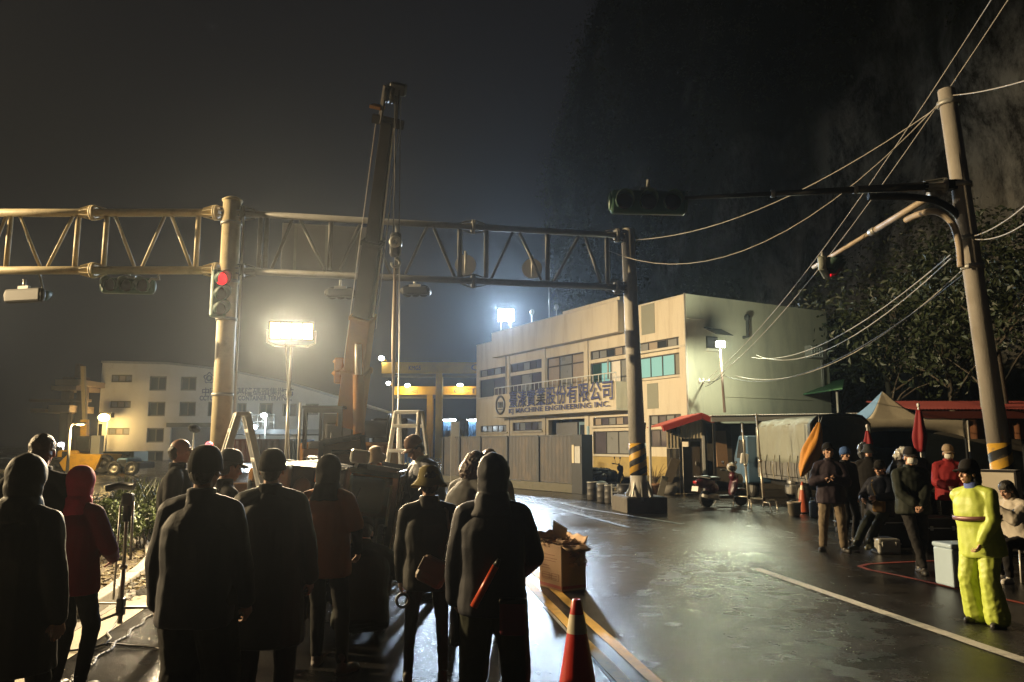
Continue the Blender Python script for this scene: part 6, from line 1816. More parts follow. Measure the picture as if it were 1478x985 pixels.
# local axes: X right side -> up, Y forward -> towards camera, Z up -> right
th = radians(7); yw = radians(2.5)
base = Matrix(((0, 0, 1), (0, -1, 0), (1, 0, 0)))
Rj = Matrix.Rotation(yw, 3, 'Z') @ Matrix.Rotation(th, 3, 'Y') @ base
Mj = Matrix.Translation((0, 0, 0)) @ Rj.to_4x4()
jeep.matrix_basis = Mj
# z(up, local) of roof = 1.68 ; half width .78 ; windscreen base at y=.75 (z 1.05), top y=.35 (z 1.62); nose y=1.75; tail y=-1.6
L0 = Rj @ Vector((-.76 * .92, .45, 1.66 * .82)); off = Vector((-1.43, 8.75, .04)) - L0
jeep.matrix_basis = Matrix.Translation(off) @ Rj.to_4x4() @ Matrix.Diagonal((.92, 1, .82, 1))
jb = lambda m, nm, mt, **k: m.build(nm, mt, jeep, world=False, **k)
def panel(m, pts, nrm, thk):
    n = Vector(nrm).normalized() * thk; k = len(pts); P = [Vector(p) for p in pts]
    m.add(P + [p - n for p in P], [tuple(range(k)), tuple(range(2 * k - 1, k - 1, -1))] + [(i, k + i, k + (i + 1) % k, (i + 1) % k) for i in range(k)]); return m
HW = .78
m = MB()
prof = [(-1.62, .42), (-1.62, 1.0), (.72, 1.02), (1.62, .96), (1.70, .80), (1.70, .45), (1.45, .36), (-1.4, .36)]
vs = [(s * HW, y, z) for s in (-1, 1) for y, z in prof]; n = len(prof)
m.add(vs, [tuple(range(n)), tuple(range(2 * n - 1, n - 1, -1))] + [(i, n + i, n + (i + 1) % n, (i + 1) % n) for i in range(n) if i != 1])
jb(m, 'body', M_jeep, bevel=.03)
m = MB()
for i in range(14):      # ribbed roof
    x0 = -HW + .06 + (2 * HW - .12) * i / 14; x1 = x0 + (2 * HW - .12) / 14
    m.box(((x0 + x1) / 2, -.62, 1.655 + (.012 if i % 2 else 0)), (x1 - x0 - .004, 1.90, .05))
jb(m, 'roof_ribs', M_jroof, bevel=.008)
m = MB(); m.rbox((0, -.62, 1.635), (2 * HW, 1.99, .05), .02); jb(m, 'roof', M_jeep)
for k in range(5): 
    m = MB(); m.box((0, .18 - .42 * k, 1.69), (2 * HW - .3, .05, .022)); jb(m, 'roof_bar', M_jroof, bevel=.005)
for s in (-1, 1):
    for q0, q1, w_, h_ in (((HW - .03, .74, 1.02), (HW - .06, .36, 1.63), .06, .09), ((HW - .03, -.35, 1.02), (HW - .05, -.35, 1.63), .05, .09), ((HW - .03, -1.55, 1.0), (HW - .05, -1.52, 1.63), .05, .12)):
        pil = MB(); pil.bar((s * q0[0], *q0[1:]), (s * q1[0], *q1[1:]), w_, h_); jb(pil, 'pillar', M_jeep)
m = MB(); m.bar((-HW + .03, .37, 1.61), (HW - .03, .37, 1.61), .07, .07); m.bar((-HW + .03, .74, 1.03), (HW - .03, .74, 1.03), .07, .05); jb(m, 'windscreen_frame', M_jeep)
m = MB(); panel(m, [(-HW + .09, .725, 1.06), (HW - .09, .725, 1.06), (HW - .1, .385, 1.59), (-HW + .1, .385, 1.59)], (0, .83, .55), .008); jb(m, 'windscreen', M_wind)
m = MB(); m.bar((-.25, .735, 1.08), (.22, .66, 1.20), .015, .02); m.bar((.15, .735, 1.08), (.55, .66, 1.20), .015, .02); jb(m, 'wiper', M_black)
m = MB(); m.rbox((0, .33, 1.50), (.24, .03, .075), .02); m.tube((0, .36, 1.53), (0, .37, 1.60), .012); jb(m, 'rear_view_mirror', M_white)
for s in (-1, 1):
    m = MB(); m.rbox((s * .38, -.25, .75), (.48, .45, .2), .06); m.rbox((s * .38, -.5, 1.05), (.46, .14, .62), .06); st = jb(m, 'front_seat', M_jint)
    m = MB(); m.rbox((s * .38, -.5, 1.45), (.26, .09, .18), .04); m.build('headrest', M_jint, st, world=False)
    m = MB(); m.rbox((s * .36, .36, 1.585), (.5, .2, .02), .008, Matrix.Rotation(-.25, 3, 'X')); jb(m, 'sun_visor', M_jint)
m = MB(); m.rbox((0, .55, .95), (1.4, .3, .2), .06); jb(m, 'dashboard', M_black)
m = MB(); m.lathe([(.165, -.014), (.19, -.014), (.19, .014), (.165, .014)], (-.38, .34, 1.02), Matrix.Rotation(radians(-62), 3, 'X') @ Matrix.Rotation(0, 3, 'Z'), 22, closed=True); jb(m, 'steering_wheel', M_black)
for s, g_ in ((-1, 'near'), (1, 'far')):
    m = MB(); panel(m, [(s * (HW - .035), -.32, 1.05), (s * (HW - .035), -1.5, 1.05), (s * (HW - .05), -1.48, 1.58), (s * (HW - .05), -.32, 1.58)], (s, 0, 0), .006); jb(m, 'side_window', M_wind if s > 0 else M_glass)
    m = MB(); m.box((s * (HW + .003), .15, .68), (.012, .96, .52)); jb(m, 'door_panel', M_jeep, bevel=.004)
m = MB(); m.bar((-HW + .05, -1.55, 1.6), (HW - .05, -1.55, 1.6), .08, .07); m.box((0, -1.63, .95), (1.4, .05, .14)); jb(m, 'tailgate', M_jeep)
m = MB(); panel(m, [(-HW + .1, -1.57, 1.04), (HW - .1, -1.57, 1.04), (HW - .1, -1.54, 1.57), (-HW + .1, -1.54, 1.57)], (0, -1, 0), .006); jb(m, 'rear_window', M_wind)
for s in (-1, 1):
    m = MB(); m.lathe([(0, .05), (.06, .045), (.10, .02), (.105, 0), (.105, -.05)], (s * .56, 1.70, .70), Matrix.Rotation(-pi / 2, 3, 'X'), 20); jb(m, 'headlight', M_glassg)
    m = MB(); m.rbox((s * .70, 1.70, .88), (.14, .06, .10), .02); jb(m, 'indicator', mat('orange indicator', (.65, .17, .03), .25, 0, .1, 10, coat=.5))
m = MB(); m.rbox((0, 1.78, .48), (1.56, .16, .18), .04); jb(m, 'front_bumper', M_steel)
m = MB(); m.rbox((0, 1.71, .70), (.8, .03, .28), .01); jb(m, 'grille', M_black)
for k in range(6): m = MB(); m.box((-.32 + .128 * k, 1.735, .70), (.06, .02, .24)); jb(m, 'grille_bar', M_steel)
for s in (-1, 1):
    for y in (1.05, -1.0): wheel(jeep, (s * .68, y, .34), .34, .20, 'X')
m = MB(); m.tube((-.6, 1.05, .34), (.6, 1.05, .34), .05); m.tube((-.6, -1.0, .34), (.6, -1.0, .34), .06); m.box((0, 0, .40), (.7, 3.0, .1)); jb(m, 'chassis', M_dark)
# mirror on the raised side and the open door with its trim showing
m = MB(); m.rbox((HW + .13, .62, 1.12), (.16, .10, .26), .035); m.bar((HW, .62, 1.08), (HW + .1, .62, 1.1), .03, .04); jb(m, 'door_mirror', mat('pale mirror shell', (.55, .53, .48), .3, 0, .08, 8))
a, b = W(461, 640, 9.5), W(527, 633, 9.5)
op = MB(); p0, p1, p2, p3 = W(462, 677, 9.1), W(526, 676, 9.25), W(523, 632, 9.6), W(463, 643, 9.5)
nn = (p1 - p0).cross(p3 - p0).normalized(); nn = nn if nn.y < 0 else -nn
panel(op, [p0, p1, p2, p3], nn, .07); dr = op.build('open_door', M_jtrim, jeep, bevel=.015)
m = MB()
for a, b in ((p0, p3), (p1, p2), (p3, p2), (p0, p1)): m.bar(a + nn * .0, b + nn * .0, .06, .10, up=nn)
m.build('door_rim', M_jeep, dr)
m = MB(); c = (p0 + p2) / 2; m.bar(c - (p1 - p0).normalized() * .12, c + (p1 - p0).normalized() * .12, .04, .06, up=nn); m.build('armrest', M_black, dr)

# ------------------------------------------------------------------ truck crane
CD = 17.4
M_crane = mat('crane cream yellow', (.30, .14, .035), .75, 0, .12, 4, .1, 30, dirt=(.1, .06, .03), dscale=2, damt=.5, spec=.12)
M_boomd = mat('boom grey brown', (.028, .025, .024), .85, 0, .15, 2, .1, 30, dirt=(.05, .04, .03), dscale=1, damt=.5, spec=.08)
cb = W(500, 642, CD); cb.z = 0
crn = thing('truck_crane', 'truck crane with a tall telescopic boom raised over the overturned jeep', 'crane', cb)
def at_c(px, py, d): return W(px, py, d)
b0, b1, b2, b3 = at_c(506, 612, 17.0), at_c(523, 470, 16.0), at_c(539, 352, 15.0), at_c(560, 176, 13.7)
def boom(a, b, w0, w1, h0, h1, nm, mt):
    R = frame(a, b, Vector((0, -1, .3))); vs = []
    for p, w, h in ((a, w0, h0), (b, w1, h1)):
        for x, z in ((-.5, -.5), (-.42, -.5), (.42, -.5), (.5, -.42), (.5, .5), (-.5, .5)):
            vs.append(p + R.col[0] * (x * w) + R.col[2] * (z * h))
    m = MB(); m.add(vs, [(0, 1, 2, 3, 4, 5)[::-1], (6, 7, 8, 9, 10, 11)] + [(i, (i + 1) % 6, 6 + (i + 1) % 6, 6 + i) for i in range(6)])
    return m.build(nm, mt, crn, bevel=.012), R
boom(b0, b0.lerp(b1, .55), .50, .50, .52, .52, 'boom_base', M_crane)
_, Rb = boom(b0.lerp(b1, .50), b1.lerp(b2, .12), .43, .43, .46, .44, 'boom_section', M_crane)
boom(b1.lerp(b2, .0), b2.lerp(b3, .02), .37, .35, .38, .36, 'boom_section', M_boomd)
_, Rb = boom(b2, b3, .27, .21, .28, .22, 'boom_section', M_boomd)
for p, q_, w in ((b1.lerp(b2, .08), b1.lerp(b2, .13), .47), (b2.lerp(b3, -.01), b2.lerp(b3, .03), .41), (b0.lerp(b1, .52), b0.lerp(b1, .57), .56)):
    boom(p, q_, w, w, w, w, 'boom_collar', M_crane if w > .45 else M_boomd)
for s, m_ in ((-1, M_crane), (1, M_alu)):
    m = MB(); R = Rb
    m.bar(b1.lerp(b2, .15) + R.col[0] * s * .20, b2 + R.col[0] * s * .185, .03, .06); m.bar(b2.lerp(b3, .05) + R.col[0] * s * .15, b3 + R.col[0] * s * .12, .025, .05); m.build('boom_edge_rail', m_, crn)
m = MB(); m.tube(b0 + Vector((.30, -.55, -.3)), b0.lerp(b1, .50) + Vector((.1, -.28, 0)), .12, n=14); m.build('lift_cylinder', M_crane, crn)
m = MB(); m.tube(b0.lerp(b1, .42) + Vector((.12, -.30, 0)), b0.lerp(b1, .80) + Vector((.02, -.28, 0)), .07, n=12); m.build('lift_rod', M_alu, crn)
for z, w in ((.44, .16), (.56, .2)):
    m = MB(); p = b0.lerp(b1, z) - Rb.col[0] * .40; m.rbox(p, (w, .2, .3), .03); m.tube(p, p + Vector((-.12, 0, .1)), .05); m.build('hose_guide', M_crane, crn)
# boom head with its sheaves
ax_ = (b3 - b2).normalized(); Rt = frame(b2, b3, Vector((0, -1, .3)))
m = MB()
for s in (-1, 1): m.bar(b3 + Rt.col[0] * s * .16 - ax_ * .05, b3 + Rt.col[0] * s * .13 + ax_ * .62, .03, .26)
m.bar(b3 + Rt.col[0] * -.30, b3 + Rt.col[0] * .30, .10, .16, up=ax_); m.build('boom_head', M_boomd, crn)
m = MB(); c = b3 + ax_ * .22 - Rt.col[0] * .24; m.box(c, (.22, .06, .24), Rt); m.build('head_bracket', M_crane, crn)
for s in (-.06, .06):
    m = MB(); m.lathe([(.06, -.03), (.17, -.03), (.14, 0), (.17, .03), (.06, .03)], b3 + ax_ * .50 + Rt.col[0] * s, Matrix((Rt.col[1], Rt.col[2], Rt.col[0])).transposed(), 20, closed=True); m.build('sheave', M_dark, crn)
m = MB(); m.rbox(b3 + ax_ * .62 + Rt.col[0] * .12, (.30, .22, .16), .03, Rt); m.build('camera_box', M_black, crn)
m = MB(); m.tube(b0 + Rb.col[0] * -.32 + Vector((0, 0, .2)), b3 - Rb.col[0] * .23, .010, n=6); m.tube(b1 + Rb.col[0] * .3, b3 + Rb.col[0] * .22, .010, n=6); m.build('boom_wire', M_wire, crn)
# superstructure, cab and carrier
m = MB(); m.rbox((cb.x + .15, CD + .3, 1.45), (1.9, 2.6, .7), .08); m.build('superstructure', M_crane, crn)
m = MB(); m.rbox((cb.x + .95, CD + .9, 2.0), (.8, 1.5, .7), .06); m.build('engine_cover', M_boomd, crn)
m = MB(); m.lathe([(.18, -.4), (.36, -.4), (.36, -.36), (.2, -.34), (.2, .34), (.36, .36), (.36, .4), (.18, .4)], (cb.x + .55, CD + .2, 2.1), Matrix.Rotation(pi / 2, 3, 'Y'), 20, closed=True); m.build('winch_drum', M_dark, crn)
c0, c1 = W(438, 590, CD - 1.2), W(492, 648, CD - 1.2)
cx, czt, czb = (c0.x + c1.x) / 2, c0.z, c1.z - .25; cw = c1.x - c0.x; cy = CD - 1.2
cabp = MB(); fr_ = .075
cabp.rbox((cx, cy + .75, (czb + c1.z) / 2), (cw, 1.5, c1.z - czb), .03); cabo = cabp.build('cab', M_crane, crn)
m = MB()
for x in (cx - cw / 2 + fr_ / 2, cx + cw / 2 - fr_ / 2):
    for y in (cy + .04, cy + 1.4): m.box((x, y, (c1.z + czt) / 2), (fr_, .08, czt - c1.z))
m.box((cx, cy + .04, czt - .04), (cw - .15, .08, .09)); m.box((cx, cy + .72, czt + .03), (cw + .04, 1.5, .06)); m.build('cab_frame', M_dark, cabo)
m = MB(); m.tube((cx - cw / 2 - .06, cy - .02, c1.z - .35), (cx - cw / 2 - .06, cy - .02, czt + .12), .028); m.build('grab_rail', M_alu, cabo)
m = MB(); m.quad((cx - cw / 2 + .08, cy + 1.40, c1.z), (cx + cw / 2 - .08, cy + 1.40, c1.z), (cx + cw / 2 - .08, cy + 1.40, czt - .05), (cx - cw / 2 + .08, cy + 1.40, czt - .05)); m.build('rear_window', M_glassg, cabo)
m = MB(); m.rbox((cx, cy + .9, c1.z + .12), (.4, .4, .2), .05); m.rbox((cx, cy + 1.1, c1.z + .35), (.38, .12, .42), .05); m.build('operator_seat', M_black, cabo)
m = MB(); m.rbox((cx - .05, cy + .25, c1.z + .05), (.55, .25, .22), .05); m.tube((cx + .1, cy + .4, c1.z), (cx + .12, cy + .35, c1.z + .35), .02); m.build('control_console', M_dark, cabo)
m = MB(); m.rbox((cb.x - .1, CD + 1.2, .95), (2.3, 8.0, .35), .05); m.build('carrier', M_dark, crn)
m = MB(); m.rbox((cb.x - .1, CD - 2.3, 1.05), (2.3, 1.0, .6), .1); m.build('carrier_nose', M_crane, crn)
for sx in (-1, 1):
    for y in (-1.9, -.6, 2.6, 3.9): wheel(crn, (cb.x - .1 + sx * 1.0, CD + y, .5), .5, .32, 'X', M_crane, world=True)
for sx in (-1, 1):
    m = MB(); m.box((cb.x - .1 + sx * 1.7, CD - 1.2, .85), (1.2, .22, .22)); m.tube((cb.x - .1 + sx * 2.2, CD - 1.2, .02), (cb.x - .1 + sx * 2.2, CD - 1.2, .9), .07); m.lathe([(0, 0), (.22, 0), (.22, .05), (0, .06)], (cb.x - .1 + sx * 2.2, CD - 1.2, .005), n=16); m.build('outrigger', M_crane, crn)
# hoist rope, hook block, webbing sling
hk = W(571, 352, 13.4); tip = b3 + ax_ * .5
hb = thing('hook_block', 'dark hook block hanging on the hoist line beside the boom', 'hook', hk)
m = MB(); m.rbox(hk + Vector((0, 0, -.02)), (.20, .14, .46), .06); m.build('block', M_dark, hb)
m = MB(); m.lathe([(.03, -.075), (.11, -.075), (.11, .075), (.03, .075)], hk + Vector((0, 0, .02)), Matrix.Rotation(pi / 2, 3, 'X'), 18, closed=True); m.build('sheave', M_steel, hb)
m = MB(); hc_ = hk + Vector((.01, 0, -.36)); m.path([hk + Vector((.01, 0, -.24))] + [hc_ + Vector((.075 * cos(radians(a)), 0, .075 * sin(radians(a)))) for a in range(90, -200, -20)], .022, 8); m.build('hook', M_steel, hb)
for k in (-.05, .06):
    m = MB(); m.path([hk + Vector((k, 0, .2)), Vector((hk.x + k * .8, hk.y + .02, hk.z + 1.2)), tip + Vector((.12 + k, -.05, 0))], .011, 6); m.build('hoist_rope', M_wirek, hb)
m = MB(); lo = W(566, 648, 13.2)
def sl(u, v):
    z = hk.z - .40 + (lo.z - hk.z + .40) * v; x = hk.x + (lo.x - hk.x) * v + (.022 + .018 * sin(v * 5)) * (u - .5) * 2; return Vector((x, hk.y + (lo.y - hk.y) * v + .01 * sin(v * 9 + u), z))
m.grid(sl, 2, 30); tag(m.build('sling', mat('pale webbing sling', (.50, .43, .36), .8, 0, .15, 12), solid=.012), 'pale webbing sling hanging straight down from the hook', 'sling')
m = MB(); m.path([hk + Vector((.07, .03, -.38)), hk.lerp(lo, .5) + Vector((.09, .05, 0)), lo + Vector((.08, .05, 0))], .012, 6); tag(m.build('tag_line', M_wire), 'thin tag line beside the pale sling', 'rope')

# ------------------------------------------------------------------ A-frame ladders
def ladder(label, c, h, w, spread, yaw, rungs=6):
    t = thing('folding_ladder', label, 'ladder', c, radians(yaw))
    for s in (-1, 1):          # two legs frames, opening along local x
        for y in (-1, 1):
            p, q_ = Vector((s * spread / 2, y * w / 2, 0)), Vector((s * .05, y * w / 2 * .62, h))
            m = MB(); m.bar(p, q_, .075, .035, up=(0, 1, 0)); rl_ = m.build('stile', M_alu, t, world=False, bevel=.006)
            m = MB(); m.rbox(p + Vector((0, 0, .03)), (.09, .05, .06), .012); m.build('foot', M_rubber, rl_, world=False)
        for k in range(rungs):
            f = (k + .6) / (rungs + .15); x = s * (spread / 2 + (.05 - spread / 2) * f); ww = w * (1 - .38 * f)
            m = MB(); m.rbox((x, 0, h * f), (.085, ww - .035, .05), .01); m.build('rung', M_alu, t, world=False)
    m = MB(); m.rbox((0, 0, h + .005), (.17, w * .62 + .05, .05), .015); m.build('top_hinge', M_alu, t, world=False)
    m = MB(); m.tube((-spread * .28, -w * .42, h * .42), (spread * .28, -w * .42, h * .42), .010); m.build('spreader_bar', M_steel, t, world=False)
    return t
ladder('aluminium folding ladder in front of the thick cream post', gp(342, 9.2), 2.10, .62, 1.15, 24)
ladder('pale folding ladder standing behind the overturned jeep', gp(588, 11.4), 2.22, .62, 1.0, 70)

# ------------------------------------------------------------------ cardboard box on the centre line
A_, B_ = G(780, 846), G(811, 855)
ux = (B_ - A_); ux.z = 0; uy = Vector((-ux.y, ux.x, 0)).normalized(); bw = ux.length * 1.02; ux.normalize(); bd = .35; bh = .53
c = B_ - ux * bw / 2 + uy * bd / 2; c.z = 0
yawb = atan2(ux.y, ux.x)
M_card = mat('brown cardboard', (.42, .25, .12), .8, 0, .08, 4, .15, 60, dirt=(.3, .18, .09), damt=.3)
bx_ = thing('cardboard_box', 'open brown cardboard box of leaves standing on the yellow line', 'box', c, yawb)
for x, y, sx, sy, nm in ((0, -bd / 2, bw, .012, 'front_panel'), (0, bd / 2, bw, .012, 'back_panel'), (-bw / 2, 0, .012, bd - .014, 'side_panel'), (bw / 2, 0, .012, bd - .014, 'side_panel')):
    m = MB(); m.box((x, y, bh / 2 + .004), (sx, sy, bh)); m.build(nm, M_card, bx_, world=False)
m = MB(); m.box((0, 0, .02), (bw - .02, bd - .02, .012)); m.build('bottom', M_card, bx_, world=False)
def flap(p, q_, d, nm='flap'):
    p, q_, d = Vector(p), Vector(q_), Vector(d); m = MB(); m.grid(lambda u, v: p.lerp(q_, u) + d * v + Vector((0, 0, .012 * sin(u * 14) * v + .02 * noise.noise(Vector((u * 5, v * 3, 1))))), 10, 3); m.build(nm, M_card, bx_, world=False, solid=.006)
flap((-bw / 2, bd / 2, bh), (bw / 2, bd / 2, bh), (0, .05, .10)); flap((bw / 2, -bd / 2, bh), (bw / 2, bd / 2, bh), (.13, 0, -.05)); flap((-bw / 2, -bd / 2, bh), (bw / 2, -bd / 2, bh), (0, .10, .012)); flap((-bw / 2, -bd / 2, bh), (-bw / 2, bd / 2, bh), (-.05, 0, .13))
M_prnt = mat('box print', (.25, .11, .06), .8); M_prr = mat('red box print', (.38, .09, .06), .8)
m = MB()
for z, x0, x1, h in ((.40, -.38, .2, .006), (.36, -.40, .3, .006), (.33, -.4, .25, .006), (.27, -.40, -.05, .008), (.24, -.40, .0, .006), (.16, -.36, .30, .006), (.13, -.36, .30, .006)): m.box((bw * (x0 + x1) / 2, -bd / 2 - .0075, z * bh / .52), (bw * (x1 - x0), .003, h))
for x in (-.30, .12): 
    for z, w, h in ((.19, .16, .004), (.115, .16, .004)): m.box((bw * x + .05, -bd / 2 - .0075, z), (w, .003, h))
    for dx in (-.08, .08): m.box((bw * x + .05 + dx, -bd / 2 - .0078, .152), (.004, .003, .074))
m.build('print', M_prnt, bx_, world=False)
m = MB(); m.box((0, -bd / 2 - .0075, .045), (bw * .98, .003, .035)); m.box((bw / 2 + .0075, 0, .045), (.003, bd * .96, .035)); m.build('red_band', M_prr, bx_, world=False)
m = MB(); q = random.Random(4)
for k in range(420):
    p = Vector((q.uniform(-bw / 2, bw / 2 * .5), q.uniform(-bd / 2, bd / 2), bh + q.uniform(-.04, .05))); a = q.uniform(0, 6.3); s = q.uniform(.02, .05); t_ = Vector((cos(a), sin(a), q.uniform(-.6, .6))) * s; u_ = Vector((-sin(a), cos(a), q.uniform(-.5, .5))) * s * .6
    m.add([p - t_, p - u_, p + t_, p + u_], [(0, 1, 2, 3)])
m.xf(bx_.matrix_basis); m.build('brown_leaves', mat('dry brown leaves', (.24, .13, .05), .8, 0, .4, 20), kind='stuff')
m = MB(); 
for k in range(60):
    p = Vector((bw / 2 + .09 + q.uniform(-.06, .07), q.uniform(-.10, .12), bh - .13 + q.uniform(-.09, .08))); a = q.uniform(0, 6.3); s = q.uniform(.02, .045); t_ = Vector((cos(a), sin(a), q.uniform(-.8, .8))) * s; u_ = Vector((-sin(a), cos(a), q.uniform(-.6, .6))) * s * .7
    m.add([p - t_, p - u_, p + t_, p + u_], [(0, 1, 2, 3)])
m.xf(bx_.matrix_basis); o = m.build('paper_wad', mat('brown paper', (.34, .20, .09), .8, 0, .3, 20)); tag(o, 'crumpled brown wad sticking out of the box side', 'paper')
m = MB(); m.box((-.13, .05, bh + .12), (.22, .02, .24), rotm(20, 24, 10)); m.xf(bx_.matrix_basis); tag(m.build('card_sheet', mat('grey card', (.3, .27, .22), .8)), 'grey card sheet standing in the box', 'card')

# ------------------------------------------------------------------ traffic cones
M_cone = mat('red cone plastic', (.46, .022, .015), .35, 0, .12, 6, .05, 40, coat=.2, dirt=(.2, .03, .02), damt=.3); M_refl = mat('cone reflective band', (.55, .50, .38), .4, .2, .1, 30, dirt=(.3, .25, .16), damt=.5)
def cone(label, p, h, yaw=0, mt=M_cone):
    t = thing('traffic_cone', label, 'traffic cone', p, yaw); f = lambda z: .128 * (1 - z / h) + .030
    m = MB(); m.lathe([(f(0), .03), (f(h * .74), h * .74)], n=28); m.build('lower_cone', mt, t, world=False)
    m = MB(); m.lathe([(f(h * .74) + .002, h * .74), (f(h * .885) + .002, h * .885)], n=28); m.build('reflective_band', M_refl, t, world=False)
    m = MB(); m.lathe([(f(h * .885), h * .885), (f(h * .985), h * .985), (f(h) * .8, h), (f(h) * .55, h), (f(h) * .5, h - .05)], n=28); m.build('tip', mt, t, world=False)
    m = MB(); m.rbox((0, 0, .018), (.34, .34, .036), .015); m.build('base', M_rubber, t, world=False)
cone('large red cone with a cream band in the foreground centre', gp(832, 5.05), .78)
cone('far orange cone beside the white bucket and truck wheel', G(1160, 741) , .80, .3, mat('orange red cone', (.50, .10, .04), .45, 0, .15, 6))
# white bucket, blue water can
p = G(1147, 744); t = thing('bucket', 'off white plastic bucket beside the truck wheel', 'bucket', p)
m = MB(); m.lathe([(0, 0), (.125, 0), (.155, .27), (.17, .27), (.17, .33), (.16, .33), (.15, .05), (0, .05)], p, n=22); m.build('body', mat('ivory plastic', (.55, .48, .37), .5, 0, .1, 6), t)
m = MB(); m.path([p + Vector((.165 * cos(a), .165 * sin(a) - .02, .30 - .10 * sin(a))) for a in [pi + k * pi / 10 for k in range(11)]], .006, 6); m.build('handle', M_steel, t)
p = G(1174, 747); t = thing('water_can', 'pale blue plastic water can right of the far cone', 'can', p)
m = MB(); m.rbox(p + Vector((0, 0, .20)), (.15, .2, .40), .05); m.build('body', mat('pale blue plastic', (.30, .42, .62), .45), t); m = MB(); m.path([p + Vector((-.05, 0, .38)), p + Vector((-.04, 0, .47)), p + Vector((.05, 0, .47)), p + Vector((.05, 0, .38))], .016, 8); m.build('handle', mat('pale blue plastic', (.30, .42, .62)), t)

# ------------------------------------------------------------------ stands
def cstand(label, b, h, arms=(0, 120, 240), r=.018, mt=M_steel, leg=.48, knuckle=True, tiltv=(0, 0)):
    b = Vector(b); t = thing('light_stand', label, 'stand', b); top = b + Vector((tiltv[0], tiltv[1], h)); lb = b + Vector((0, 0, .30))
    m = MB(); m.tube(b + Vector((0, 0, .12)), b.lerp(top, .5), r * 1.25, n=12); m.tube(b.lerp(top, .5), top, r, n=12); m.tube(b.lerp(top, .49), b.lerp(top, .52), r * 2, n=12); m.build('column', mt, t)
    for k, a in enumerate(arms):
        d = Vector((cos(radians(a)), sin(radians(a)), 0)); z = .30 - .04 * k; q0 = b + Vector((0, 0, z)); m = MB()
        m.path([q0, q0 + d * (leg - .08), q0 + d * (leg - .02) - Vector((0, 0, .03)), b + d * leg + Vector((0, 0, z * .5)), b + d * (leg + .02) + Vector((0, 0, .012))], r * .75, 8); m.build('leg', mt, t)
    m = MB(); m.rbox(b + Vector((0, 0, .27)), (.07, .07, .16), .015); m.build('hub', M_black, t)
    return t, top
t, top = cstand('slim black steel stand with a clamp head in front of the hedge', gp(181, 7.35), 1.24, (178, 2, 268), .017, mat('dull chrome', (.20, .19, .17), .35, .6, .15, 20), .44)
m = MB(); m.rbox(top + Vector((0, 0, .0)), (.10, .08, .12), .02); m.build('clamp_head', M_black, t)
m = MB(); m.path([top + Vector((-.20, -.02, .10)), top + Vector((-.08, 0, .13)), top + Vector((.05, 0, .12))], .035, 8); m.path([top + Vector((.0, 0, -.02)), top + Vector((.0, 0, -.20))], .04, 8); m.build('grip_arm', M_black, t)
m = MB(); m.tube(top + Vector((-.06, -.03, -.9)), top + Vector((-.05, -.03, -.05)), .010); m.tube(top + Vector((.06, 0, -.55)), top + Vector((.05, 0, -.02)), .012); m.build('side_tube', M_steel, t)
M_stnd = mat('silver stand', (.55, .52, .44), .35, .5, .1, 10)
for px, py, lab, hh in ((1081, 733, 'left silver light stand between maroon scooter and truck', 2.35), (1103, 737, 'right silver light stand beside the truck canvas', 2.6)):
    cstand(lab, G(px, py), hh, (150, 10, 262) if px < 1090 else (185, 20, 275), .026, M_stnd, .42, tiltv=(-.10, 0))
# cables and chain on the ground, left
m = MB(); a, b = G(150, 945), G(245, 868)
pts = [a.lerp(b, k / 60) + RN * .02 * sin(k * .5) for k in range(-26, 68)]
for k, (p, q_) in enumerate(zip(pts, pts[1:])):
    p = p + Vector((0, 0, .014)); q_ = q_ + Vector((0, 0, .014)); m.path([p - (q_ - p) * .2, p.lerp(q_, .5) + RN * (.012 if k % 2 else -.012) + Vector((0, 0, .006 if k % 2 else 0)), q_ + (q_ - p) * .2], .009, 5)
tag(m.build('chain', M_dark), 'dark chain lying along the pavement strip', 'chain')
m = MB(); P_ = [G(x, y, .012) for x, y in ((96, 940), (130, 936), (152, 930), (160, 921), (154, 914), (164, 905), (171, 893))]; m.path(P_, .010, 6)
P_ = [G(x, y, .012) for x, y in ((155, 929), (185, 932), (212, 933), (250, 940))]; m.path(P_, .010, 6); tag(m.build('ground_cable', M_wirek), 'black cable looping on the pavement under the slim stand', 'cable')

